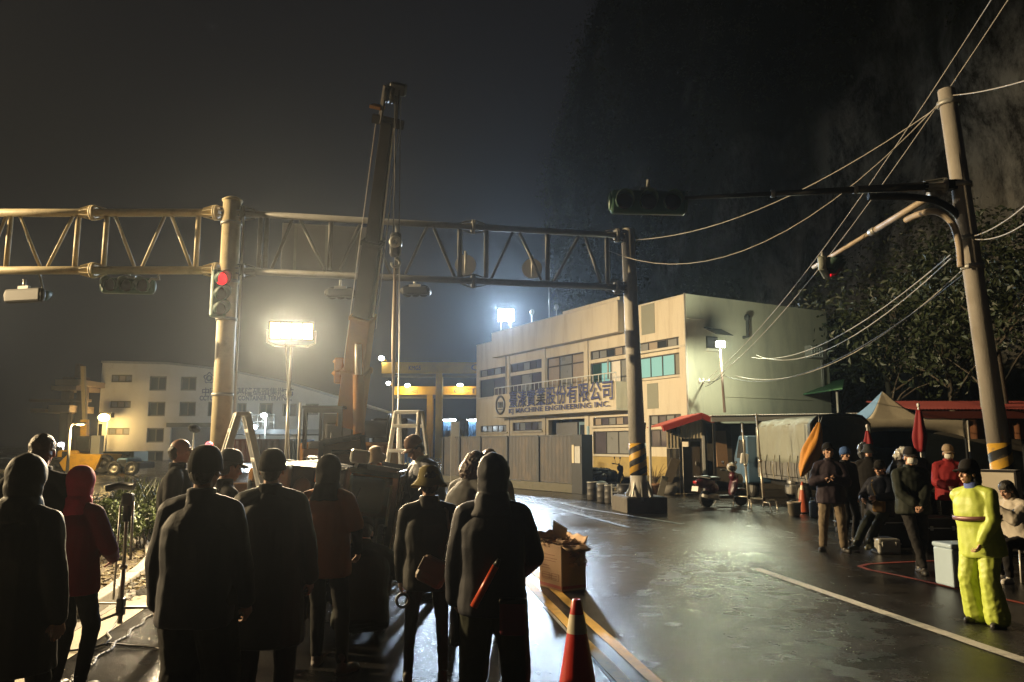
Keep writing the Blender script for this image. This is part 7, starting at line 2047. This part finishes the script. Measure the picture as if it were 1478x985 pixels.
# ------------------------------------------------------------------ scooters
def scooter(label, c, yaw, col, plate=True, helmets=False, s=1.0):
    t = thing('scooter', label, 'scooter', c, yaw, None, s)   # local forward +Y
    fz = lambda m, nm, mt, v=.016, sm=4: link(nm, fuse(m, v, sm, nm), mt, t)
    wheel(t, (0, .62, .23), .23, .10, 'X', M_dark); wheel(t, (0, -.60, .23), .23, .12, 'X', M_dark)
    m = MB(); m.ell((0, -.62, .66), (.16, .34, .13), rotm(10)); m.ell((0, -.80, .70), (.13, .20, .10), rotm(14)); m.ell((0, -.40, .52), (.15, .22, .17)); fz(m, 'rear_fairing', col)
    m = MB(); m.ell((0, -.36, .79), (.145, .30, .065)); m.ell((0, -.66, .83), (.13, .22, .06)); fz(m, 'seat', M_black)
    m = MB(); m.rbox((0, .05, .28), (.30, .46, .08), .03); fz(m, 'footboard', M_dark)
    m = MB(); m.ell((0, .37, .60), (.19, .06, .34), rotm(-18)); m.ell((0, .36, .85), (.13, .11, .13)); fz(m, 'leg_shield', col)
    m = MB(); m.ell((0, .62, .47), (.09, .22, .04)); fz(m, 'front_mudguard', col, .012)
    m = MB(); m.tube((0, .60, .25), (0, .34, .95), .03); m.path([(-.32, .18, 1.02), (-.15, .30, 1.0), (0, .34, .98), (.15, .30, 1.0), (.32, .18, 1.02)], .018, 8)
    for s_ in (-1, 1): m.tube((s_ * .32, .18, 1.02), (s_ * .22, .24, 1.01), .024)
    m.build('handlebar', M_black, t, world=False)
    m = MB(); m.ell((0, .44, .90), (.09, .05, .06)); m.build('headlight', M_glassg, t, world=False)
    for s_ in (-1, 1):
        m = MB(); m.tube((s_ * .20, .27, 1.01), (s_ * .27, .27, 1.20), .008); m.ell((s_ * .28, .26, 1.24), (.06, .02, .045)); m.build('mirror', M_black, t, world=False)
    m = MB(); m.ell((0, -.98, .70), (.10, .03, .045)); m.build('tail_light', mat('red lens', (.45, .02, .02), .2, coat=.5), t, world=False)
    if plate:
        m = MB(); m.box((0, -.985, .52), (.28, .012, .14), rotm(-12)); m.build('number_plate', M_white, t, world=False); m = MB(); m.bar((0, -.85, .6), (0, -.98, .50), .03, .03); m.build('plate_bracket', M_black, t, world=False)
    m = MB(); m.ell((.12, -.45, .30), (.07, .22, .09)); m.tube((.15, -.3, .22), (.16, -.85, .34), .045, .05); m.build('engine', M_steel, t, world=False)
    m = MB(); m.path([(-.04, -.2, .2), (-.16, -.24, .02)], .014, 6); m.build('kick_stand', M_steel, t, world=False)
    m = MB(); m.path([(-.12, -.55, .80), (-.13, -.9, .86), (.13, -.9, .86), (.12, -.55, .80)], .014, 8); m.build('grab_rail', M_steel, t, world=False)
    return t
M_marp = paint('maroon scooter paint', (.07, .008, .018)); M_blkp = paint('black scooter paint', (.015, .015, .018))
sc = scooter('maroon scooter with a white plate parked before the roller shutter', gp(1043, 22.4), radians(-66), M_marp)
p = wm(sc) @ Vector((.05, .30, 1.10)); t = thing('helmet', 'pale open helmet hung on the maroon scooter handlebar', 'helmet', p)
m = MB(); m.ell(p, (.15, .17, .14)); link('shell', fuse(m, .012, 3, 'shell'), mat('ivory helmet', (.5, .46, .38), .3, coat=.4), t).data.transform(wm(t).inverted())
m = MB(); m.ell(p + Vector((-.03, -.12, -.02)), (.11, .07, .08)); m.build('visor', M_black, t)
p = wm(sc) @ Vector((.0, .55, .78)); m = MB(); m.ell(p, (.16, .15, .14)); me = fuse(m, .014, 3, 'raincoat', .02, 8); o = link('rain_cape', me, C_cream); tag(o, 'cream rain cape draped on the front of the maroon scooter', 'cape')
scooter('black scooter standing sideways inside the office yard', gp(882, 30.0) , radians(-75), M_blkp, plate=False)
p = gp(868, 30.6); m = MB(); m.ell(p + Vector((0, 0, .40)), (.75, .4, .42)); me = fuse(m, .03, 3, 'cover', .06, 5); tag(link('bike_cover', me, C_blk), 'black cover heaped over a parked bike in the office yard', 'cover')

# ------------------------------------------------------------------ canvas truck, rear towards the camera
TD0, TD1 = 20.6, 25.2
tl, tr = W(1171, 642, TD0).x, W(1256, 642, TD0).x
tk = thing('canvas_truck', 'small blue cab truck with a grey green canvas cover, open at the back', 'truck', ((tl + tr) / 2, TD0 + 2, 0))
ztop = W(1175, 600, TD0).z; zbed = W(1175, 690, TD0).z - .05
M_canv = mat('grey green canvas', (.30, .32, .28), .7, 0, .12, 3, .3, 30, dirt=(.18, .18, .15), dscale=1.5, damt=.5); M_trk = paint('truck blue paint', (.10, .20, .34)); M_bedm = mat('grey bed steel', (.24, .24, .23), .5, .2, .2, 6, dirt=(.12, .09, .06), damt=.5)
def canv(u, v):
    # profile: up left side, over roof, down right side (u), along the truck (v)
    y = TD0 + (TD1 - TD0) * v; Wd = tr - tl; zlow = zbed + .38
    pts = [(tl, zlow), (tl, ztop - .22), (tl + .18, ztop - .03), ((tl + tr) / 2, ztop + .05), (tr - .18, ztop - .03), (tr, ztop - .22), (tr, zlow)]
    s = u * 6; i = min(5, int(s)); f = s - i; x = pts[i][0] + (pts[i + 1][0] - pts[i][0]) * f; z = pts[i][1] + (pts[i + 1][1] - pts[i][1]) * f
    side = -1 if u < .5 else 1; vert = 1 if (u < .2 or u > .8) else .3
    rib = abs(sin(v * pi * 4)); n_ = noise.noise(Vector((u * 9, v * 14, 3))) * .045 + noise.noise(Vector((u * 4 + v * 9, v * 3, 8))) * .05
    return Vector((x + side * vert * (n_ - .05 * rib), y, z - .05 * rib * (1 - vert) + (n_ * .5 if vert < 1 else 0)))
m = MB(); m.grid(canv, 36, 48); m.build('canvas_cover', M_canv, tk, solid=.012)
m = MB(); m.path([canv(k / 36, 0) + Vector((0, -.02, 0)) for k in range(37)], .035, 8, caps=False); m.build('canvas_hem', M_canv if 0 else mat('dark hem', (.06, .065, .06), .8), tk)
m = MB(); m.add([(tl + .01, TD1 - .02, zbed), (tr - .01, TD1 - .02, zbed), (tr - .01, TD1 - .02, ztop), (tl + .01, TD1 - .02, ztop)], [(0, 1, 2, 3)]); m.build('front_board', M_dark, tk)
m = MB(); m.box(((tl + tr) / 2, (TD0 + TD1) / 2, zbed - .06), (tr - tl - .02, TD1 - TD0, .10)); m.build('bed_floor', M_bedm, tk)
for x in (tl + .02, tr - .02):
    m = MB(); m.box((x, (TD0 + TD1) / 2, zbed + .21), (.05, TD1 - TD0 - .05, .40)); sbd = m.build('side_board', M_bedm, tk)
    for k in range(9): m = MB(); m.box((x + (-.035 if x < (tl + tr) / 2 else .035), TD0 + .3 + k * .5, zbed + .21), (.025, .06, .40)); m.build('stake', M_bedm, sbd)
for k in range(7):
    y = TD0 + .35 + k * .66; m = MB(); m.path([canv(.02, (y - TD0) / (TD1 - TD0)) + Vector((-.03, 0, .1)), Vector((tl - .03, y + .1, zbed + .2)), Vector((tl - .02, y, zbed - .1))], .012, 5); m.build('tie_strap', M_black if k % 2 else mat('pale strap', (.4, .37, .28), .8), tk)
m = MB(); m.box(((tl + tr) / 2, TD0 - .03, zbed + .02), (tr - tl, .05, .14)); m.build('tail_beam', M_bedm, tk)
for x in (tl + .14, tr - .14): m = MB(); m.rbox((x, TD0 - .07, zbed - .02), (.2, .04, .1), .015); m.build('tail_light', MATS['red lens'] if 'red lens' in MATS else M_red, tk)
m = MB(); m.box(((tl + tr) / 2, (TD0 + TD1) / 2 + .6, zbed - .25), (.7, TD1 - TD0 + 2.0, .16)); m.build('chassis', M_dark, tk)
for x in (tl + .16, tr - .16):
    wheel(tk, (x, TD0 + 1.15, .36), .36, .22, 'X', mat('truck wheel rim', (.42, .38, .30), .5, .2, .15, 8), world=True); wheel(tk, (x, TD1 + 1.0, .36), .36, .2, 'X', M_bedm, world=True)
m = MB(); m.rbox((tl + .12, TD0 + 1.95, zbed - .36), (.25, .5, .28), .05); m.build('fuel_tank', M_steel, tk); m = MB(); m.rbox((tl + .10, TD0 + 1.9, zbed - .12), (.16, .3, .16), .02); m.build('tool_box', M_white, tk)
cl = tl - .30
m = MB(); Mc = Matrix.Translation((0, 0, 0)); 
cprof = [(TD1 + .05, .55), (TD1 + .05, 2.02), (TD1 + .95, 2.05), (TD1 + 1.55, 1.35), (TD1 + 1.62, .6), (TD1 + 1.55, .5), (TD1 + .1, .5)]
n = len(cprof); m.add([(x, y, z) for x in (cl, tr + .05) for y, z in cprof], [tuple(range(n)), tuple(range(2 * n - 1, n - 1, -1))] + [(i, n + i, n + (i + 1) % n, (i + 1) % n) for i in range(n)]); cab = m.build('cab', M_trk, tk, bevel=.06)
m = MB(); m.quad((cl - .006, TD1 + .2, 1.3), (cl - .006, TD1 + 1.25, 1.3), (cl - .006, TD1 + .92, 1.92), (cl - .006, TD1 + .2, 1.9)); m.build('side_window', M_glass, cab)
m = MB(); m.rbox((cl - .02, TD1 + .30, 1.12), (.03, .12, .04), .01); m.build('door_handle', M_black, cab)
m = MB(); m.rbox((cl - .15, TD1 - .1, 1.30), (.24, .12, .34), .03, rotm(0, 8, 0)); m.bar((cl, TD1 + .1, 1.2), (cl - .12, TD1 - .06, 1.25), .03, .03); m.build('door_mirror', M_white, cab)
# things stowed in the truck
m = MB()
for k, (x, z, sx, sz) in enumerate(((tl + .55, zbed + .25, .5, .45), (tl + 1.15, zbed + .2, .45, .4))): m.box((x, TD0 + 1.1, z), (sx, .5, sz))
tag(m.build('stowed_crate', mat('stowed dark crates', (.06, .05, .045), .7)), 'dark crates stowed inside the truck', 'crate')
# orange tarp tied at the truck corner
c0 = W(1182, 610, TD0 - .4); c1 = W(1157, 688, TD0 - .5)
def tarp(u, v):
    a = 2 * pi * u; w = .05 + .30 * sin(pi * min(1, v * 1.02)) ** .8 * (.5 + .5 * v) ; f = 1 + .25 * sin(a * 4 + v * 5) + .15 * noise.noise(Vector((cos(a) * 2, sin(a) * 2, v * 5)))
    p = c0.lerp(c1, v) + Vector((.05 * sin(v * 3), 0, 0)); return p + Vector((cos(a) * w * f * .75, sin(a) * w * .55 * f, 0))
m = MB(); m.grid(tarp, 36, 26); tag(m.build('rolled_tarp', mat('orange tarp', (.62, .27, .035), .6, 0, .12, 6, .3, 25), solid=.006), 'orange tarp hanging rolled at the rear corner of the truck', 'tarp')
m = MB(); m.path([c0, c0 + Vector((.03, .05, .2))], .012, 5); m.path([c0 + Vector((.04, 0, 0)), c0 + Vector((.12, .05, .16))], .012, 5); tag(m.build('tarp_cord', M_wire), 'cords holding the orange tarp to the truck', 'cord')

# ------------------------------------------------------------------ pop-up tent
TT = 22.6
x0, x1 = W(1262, 642, TT).x, W(1399, 642, TT).x; zc_ = W(1330, 607, TT).z; zp = W(1273, 564, TT + .9).z
tn = thing('pop_up_tent', 'pointed pale canvas tent with a blue lining right of the truck', 'tent', ((x0 + x1) / 2, TT + 1.4, 0))
M_tent = mat('beige tent fabric', (.74, .67, .52), .75, 0, .08, 3, .2, 20, dirt=(.3, .26, .19), damt=.3); M_tentb = mat('blue tent fabric', (.14, .26, .46), .7, 0, .1, 3)
pk_ = Vector((W(1273, 564, TT + 1.3).x, TT + 1.3, zp)); D2 = 2.9
cor = [Vector((x0 - .5, TT, zc_ + .05)), Vector((x1, TT, zc_)), Vector((x1 + .2, TT + D2, zc_)), Vector((x0 - .5, TT + D2, zc_ + .05))]
for k in range(4):
    a, b = cor[k], cor[(k + 1) % 4]; m = MB()
    def sec(u, v): 
        p = a.lerp(b, u).lerp(pk_, v); return p - Vector((0, 0, .42 * sin(pi * v) * (1 - .25 * abs(u - .5)) + .0))
    m.grid(sec, 12, 12); m.build('roof_panel', M_tentb if k == 3 else M_tent, tn, solid=.01)
    m = MB()
    def val(u, v):
        p = a.lerp(b, u); arch = .60 - .30 * (1 - (2 * u - 1) ** 2) ** .5; return p - Vector((0, 0, arch * v))
    m.grid(val, 20, 2); m.build('valance', M_tent, tn, solid=.01)
    m = MB(); m.tube((a.x, a.y, 0), a, .028); m.build('leg', M_alu, tn)
m = MB(); a, b = cor[3] + Vector((.5, -.1, -.28)), cor[2] + Vector((0, -.1, -.28)); m.grid(lambda u, v: a.lerp(b, u) - Vector((0, -.04 * sin(u * 30), .55 * v)), 40, 2); m.build('blue_banner', mat('blue banner', (.06, .12, .26), .7), tn)
m = MB(); a, b = cor[3], cor[2]; m.grid(lambda u, v: Vector((a.x + (b.x - a.x) * u, TT + D2 + .1, .05 + 1.7 * v)), 4, 2); m.build('back_cloth', mat('dark back cloth', (.03, .03, .032), .9), tn)
# ------------------------------------------------------------------ closed umbrellas, carts and cases of the crew
M_umb = cloth('dark red umbrella', (.24, .02, .025), .6)
def umbrella(label, px, y0, y1, d, r, mt=M_umb, base=True):
    a, b = W(px, y0, d), W(px + 2, y1, d); t = thing('closed_umbrella', label, 'umbrella', (b.x, d, 0))
    m = MB()
    def f(u, v):
        an = 2 * pi * u; w = (r * (.35 + .65 * min(1, v * 1.6)) * (1 - .35 * max(0, v - .7) / .3)) * (1 + .22 * cos(an * 4)); p = a.lerp(b, v); return p + Vector((cos(an) * w, sin(an) * w, 0))
    m.grid(f, 32, 12); m.build('canopy', mt, t, solid=.004)
    m = MB(); m.tube((b.x, d, 0), a + Vector((0, 0, .1)), .018); m.ell(a + Vector((0, 0, .10)), (.035, .035, .05)); m.build('pole', M_white, t)
    if base: m = MB(); m.lathe([(0, 0), (.24, 0), (.24, .06), (.05, .09), (0, .09)], (b.x, d, 0), n=18); m.build('base', M_dark, t)
umbrella('tall closed dark red umbrella in front of the pale tent', 1326, 592, 652, 16.5, .13)
umbrella('short closed red umbrella at the right rear of the truck', 1252, 622, 648, 17.5, .09)
M_case = mat('black equipment case', (.022, .022, .024), .5, 0, .2, 10, .1)
def case(label, px, d, w, dp, h, z=0, mt=M_case, yaw=0, cat='case'):
    p = gp(px, d); t = thing('equipment_case', label, cat, (p.x, p.y, z), radians(yaw))
    m = MB(); m.rbox((0, 0, h / 2 + .004), (w, dp, h), .03); m.build('shell', mt, t, world=False)
    m = MB(); m.box((0, 0, h * .68), (w + .008, dp + .008, .02)); m.build('lid_seam', M_steel, t, world=False)
    for s in (-1, 1): m = MB(); m.rbox((s * w * .3, -dp / 2 - .012, h * .68), (.05, .025, .07), .006); m.build('latch', M_steel, t, world=False)
    return t
case('black wheeled case the leaning man sits against', 1278, 13.75, .6, .5, .62)
case('grey metal case on the ground beside the leaning man', 1272, 12.9, .36, .4, .24, mt=M_steel)
case('black case behind the masked man', 1345, 13.3, .6, .5, .55)
case('dark stacked case near the tent leg', 1300, 15.5, .9, .6, .8)
case('brown carton on the cart behind the blue cap', 1236, 15.6, .42, .35, .48, z=.92, mt=M_card, cat='carton')
def cart(label, px, d, w=.8, h=.95, yaw=0):
    p = gp(px, d); t = thing('equipment_cart', label, 'cart', p, radians(yaw), None)
    for z in (.22, h - .04): m = MB(); m.rbox((0, 0, z), (w, .5, .04), .01); m.build('shelf', M_dark, t, world=False)
    for sx in (-1, 1):
        for sy in (-1, 1):
            m = MB(); m.tube((sx * (w / 2 - .03), sy * .22, .12), (sx * (w / 2 - .03), sy * .22, h + (.25 if sx > 0 else 0)), .016); m.build('post', M_steel, t, world=False)
            m = MB(); m.lathe([(0, -.02), (.06, -.02), (.06, .02), (0, .02)], (sx * (w / 2 - .06), sy * .2, .062), Matrix.Rotation(pi / 2, 3, 'Y'), 14); m.build('caster', M_rubber, t, world=False)
    return t
cart('equipment cart with a carton behind the man in khaki trousers', 1236, 15.6); cart('equipment cart behind the masked man', 1340, 14.4, .9, .9)
p = gp(1300, 14.6); m = MB(); m.ell(p + Vector((0, 0, .55)), (.62, .45, .62)); m.ell(p + Vector((.2, 0, 1.15)), (.4, .32, .40)); tag(link('covered_gear', fuse(m, .03, 3, 'covered_gear', .07, 5), C_blk), 'black sheeted heap of gear behind the seated man', 'gear')
p = W(1297, 655, 14.4); m = MB(); m.ell(p + Vector((.05, 0, 0)), (.16, .12, .08), rotm(0, -35)); tag(link('plastic_bag', fuse(m, .012, 2, 'plastic_bag', .035, 14), mat('clear plastic', (.5, .5, .47), .25, 0, .3, 14)), 'crumpled clear plastic on top of the black covered gear', 'plastic')
p = W(1246, 650, 15.8); m = MB(); m.ell(p, (.10, .08, .16)); tag(link('plastic_bag', fuse(m, .012, 2, 'plastic_bag', .03, 14), MATS['clear plastic']), 'white plastic bag hanging below the short red umbrella', 'plastic')
# blue grey cooler panel behind the rain suit worker
p = G(1392, 852); t = thing('foam_cooler', 'pale blue foam cooler standing behind the rainwear worker', 'cooler', p, radians(8))
m = MB(); m.rbox((.10, .2, .25), (.42, .34, .46), .02); m.build('box', mat('pale blue foam', (.34, .44, .52), .6, 0, .08, 8), t, world=False); m = MB(); m.rbox((.10, .2, .51), (.44, .36, .06), .02); m.build('lid', MATS['pale blue foam'], t, world=False)
# scooter with delivery box at the right edge
sc2 = scooter('dark scooter with a cream delivery box parked under the concrete pole', gp(1480, 12.2), radians(60), M_blkp, plate=False)
a, b = W(1428, 683, 11.8), W(1470, 722, 11.8)
t = thing('delivery_box', 'cream delivery box with dark edges on the scooter at the right edge', 'delivery box', ((a.x + b.x) / 2 + .1, 12.05, b.z - .05))
w_, h_ = .50, a.z - b.z + .08; c = Vector((a.x + .30, 12.05, (a.z + b.z) / 2)); Rb_ = rotm(0, 0, -42)
m = MB(); m.rbox(c, (w_, .46, h_), .02, Rb_); m.build('shell', mat('cream box', (.66, .60, .50), .5, 0, .06, 6), t)
m = MB(); P3 = lambda x, y, z: c + Rb_ @ Vector((x, y, z))
for z in (-1, 1): m.box(P3(0, -.23, z * (h_ / 2 - .012)), (w_ + .02, .03, .03), Rb_); m.box(P3(w_ / 2, 0, z * (h_ / 2 - .012)), (.03, .42, .03), Rb_)
for x in (-1, 1): m.box(P3(x * w_ / 2, -.23, 0), (.03, .03, h_ - .06), Rb_)
m.build('edge_trim', M_black, t)
m = MB(); m.box((c.x + .05, c.y, c.z - h_ / 2 - .12), (.3, .35, .22)); m.build('rack', M_dark, t)

# ------------------------------------------------------------------ yellow wheel loader and other vehicles at the left, far
LDp = 47
def fx(px, py, d=LDp): return W(px, py, d)
lo_ = thing('wheel_loader', 'yellow reach truck with a raised yellow boom on the far left yard', 'loader', (fx(130, 642).x, LDp, 0))
a, b = fx(100, 656), fx(151, 680); m = MB(); m.prism([(a.x, b.z), (a.x - .3, b.z + .5), (a.x + .2, a.z + .05), (b.x, a.z), (b.x - .35, b.z)], -.5, 2.0, Matrix.Translation((0, LDp, 0))); m.build('chassis', M_yel, lo_, bevel=.05)
a, b = fx(80, 650), fx(109, 668); m = MB(); m.rbox(((a.x + b.x) / 2, LDp + 1, (a.z + b.z) / 2), (b.x - a.x, 1.8, a.z - b.z), .15); m.build('engine_hood', M_yel, lo_)
a, b = fx(89, 652), fx(96, 662); m = MB(); m.box(((a.x + b.x) / 2, LDp + .08, (a.z + b.z) / 2), (b.x - a.x, .06, a.z - b.z)); m.build('hood_grille', M_black, lo_)
for px, r in ((153, .58), (112, .5), (88, .5)):
    p = fx(px, 642); wheel(lo_, (p.x, LDp - .1, r), r, .5, 'Y', M_dark, world=True); wheel(lo_, (p.x, LDp + 2.2, r), r, .5, 'Y', M_yel, world=True)
a, b = fx(122.5, 606, LDp + 1), fx(122, 643, LDp + 1); m = MB(); m.bar(Vector((b.x, LDp + 1, b.z)), Vector((a.x, LDp + 1, a.z)), .36, .40); m.build('boom', M_yel, lo_, bevel=.03)
c = fx(120, 529, LDp + 1); m = MB(); m.bar(Vector((a.x, LDp + 1, a.z)), Vector((c.x, LDp + 1, c.z)), .22, .22); m.build('boom_extension', mat('pale boom extension', (.34, .28, .17), .6), lo_)
m = MB(); p = fx(114, 650); m.rbox((p.x, LDp + .9, p.z + .35), (.9, 1.1, 1.0), .06); m.build('cab', M_dark, lo_); m = MB(); m.quad((p.x - .38, LDp + .33, p.z + .05), (p.x + .38, LDp + .33, p.z + .05), (p.x + .38, LDp + .33, p.z + .75), (p.x - .38, LDp + .33, p.z + .75)); m.build('windscreen', M_glass, lo_)
p = fx(137, 655); m = MB(); m.box((p.x, LDp + .2, 1.7), (.55, .5, 1.2)); tag(m.build('control_cabinet', M_grc, bevel=.03), 'grey control cabinet above the yellow loader', 'cabinet')
p = fx(135.5, 641.5); m = MB(); m.rbox((p.x, LDp + .1, p.z), (.24, .2, .26), .03); tag(m.build('beacon_box', emit('lit amber box', (1, .62, .1), 1.2)), 'small glowing amber box above the grey cabinet', 'beacon')
m = MB(); m.tube((p.x + .1, LDp + .4, 0), (p.x + .1, LDp + .4, fx(140, 612).z), .10); tag(m.build('dark_mast', M_dark), 'dark mast rising right of the yellow boom', 'mast')
d2 = 45; a, b = fx(163, 664, d2), fx(190, 689, d2); t = thing('yard_tractor', 'dark blue yard tractor right of the yellow loader', 'tractor', ((a.x + b.x) / 2, d2, 0))
m = MB(); m.rbox(((a.x + b.x) / 2 - .1, d2 + 1, (a.z) / 2 + .25), ((b.x - a.x) * .6, 1.8, a.z - .3), .12); m.build('cab', M_blu, t); m = MB(); m.rbox(((a.x + b.x) / 2 + .2, d2 + 1.2, .55), ((b.x - a.x) * 1.2, 2.0, .4), .08); m.build('chassis', M_dark, t)
m = MB(); m.box(((a.x + b.x) / 2 - .1, d2 + .09, a.z * .78), ((b.x - a.x) * .42, .04, .4)); m.build('windscreen', M_glass, t)
for k in (-.5, .5): wheel(t, ((a.x + b.x) / 2 + k, d2 + .1, .4), .4, .3, 'Y', M_steel, world=True)
a, b = fx(148, 653, 66), fx(193, 668, 66); container('green container in front of the terminal building', 148, 652, 193, 668, 64, mat('green container', (.07, .12, .07), .6))
# pale car at the far left edge
d3 = 30; a, b = fx(-40, 660, d3), fx(24, 688, d3); t = thing('parked_car', 'pale car cut by the left frame edge in the far yard', 'car', ((a.x + b.x) / 2, d3, 0), 0)
cx_, wd = (a.x + b.x) / 2, b.x - a.x
m = MB(); m.rbox((cx_, d3 + .9, .55), (wd, 1.7, .55), .18); m.build('body', paint('champagne paint', (.38, .32, .2)), t); m = MB(); m.rbox((cx_ - .1, d3 + .9, 1.0), (wd * .55, 1.45, .5), .2); m.build('cabin', M_glass, t)
for k in (-.3, .3): wheel(t, (cx_ + wd * k, d3 + .1, .31), .31, .2, 'Y', M_alu, world=True)
# red and white barrier lamps among the crowd (small lit lamps)
for px, py, d, lab in ((302, 642, 12.5, 'red warning lamp glowing behind the black beanie'), (405, 662, 12.0, 'small red warning lamp right of the dark cap')):
    p = W(px, py, d); t = thing('warning_lamp', lab, 'lamp', (p.x, p.y, 0)); m = MB(); m.ell(p, (.06, .06, .05)); m.build('lens', emit('lit red warning lamp', (1, .06, .08), 5), t); m = MB(); m.tube((p.x, p.y, 0), (p.x, p.y, p.z - .04), .02); m.build('post', M_dark, t)
p = W(280.5, 619, 14); t = thing('boom_microphone', 'grey fluffy microphone on a pole above the balding man', 'microphone', (p.x, p.y, 0)); m = MB(); m.ell(p, (.10, .16, .07), rotm(0, 25)); m.build('windshield', C_char, t); m = MB(); m.tube((p.x, p.y, 0), p, .014); m.build('pole', M_alu, t)
# ------------------------------------------------------------------ rainy mist: one closed even box round everything in view
hv = bpy.data.materials.new('night mist'); hv.use_nodes = True
t = hv.node_tree; t.nodes.clear()
o = t.nodes.new('ShaderNodeOutputMaterial'); pv = t.nodes.new('ShaderNodeVolumePrincipled')
pv.inputs['Density'].default_value = HAZE['density']; pv.inputs['Anisotropy'].default_value = HAZE['aniso']; pv.inputs['Color'].default_value = (*HAZE['color'], 1)
t.links.new(pv.outputs[0], o.inputs['Volume'])
m = MB(); m.box((0, 60, 31), (300, 340, 64))
m.build('haze', hv, kind='stuff')
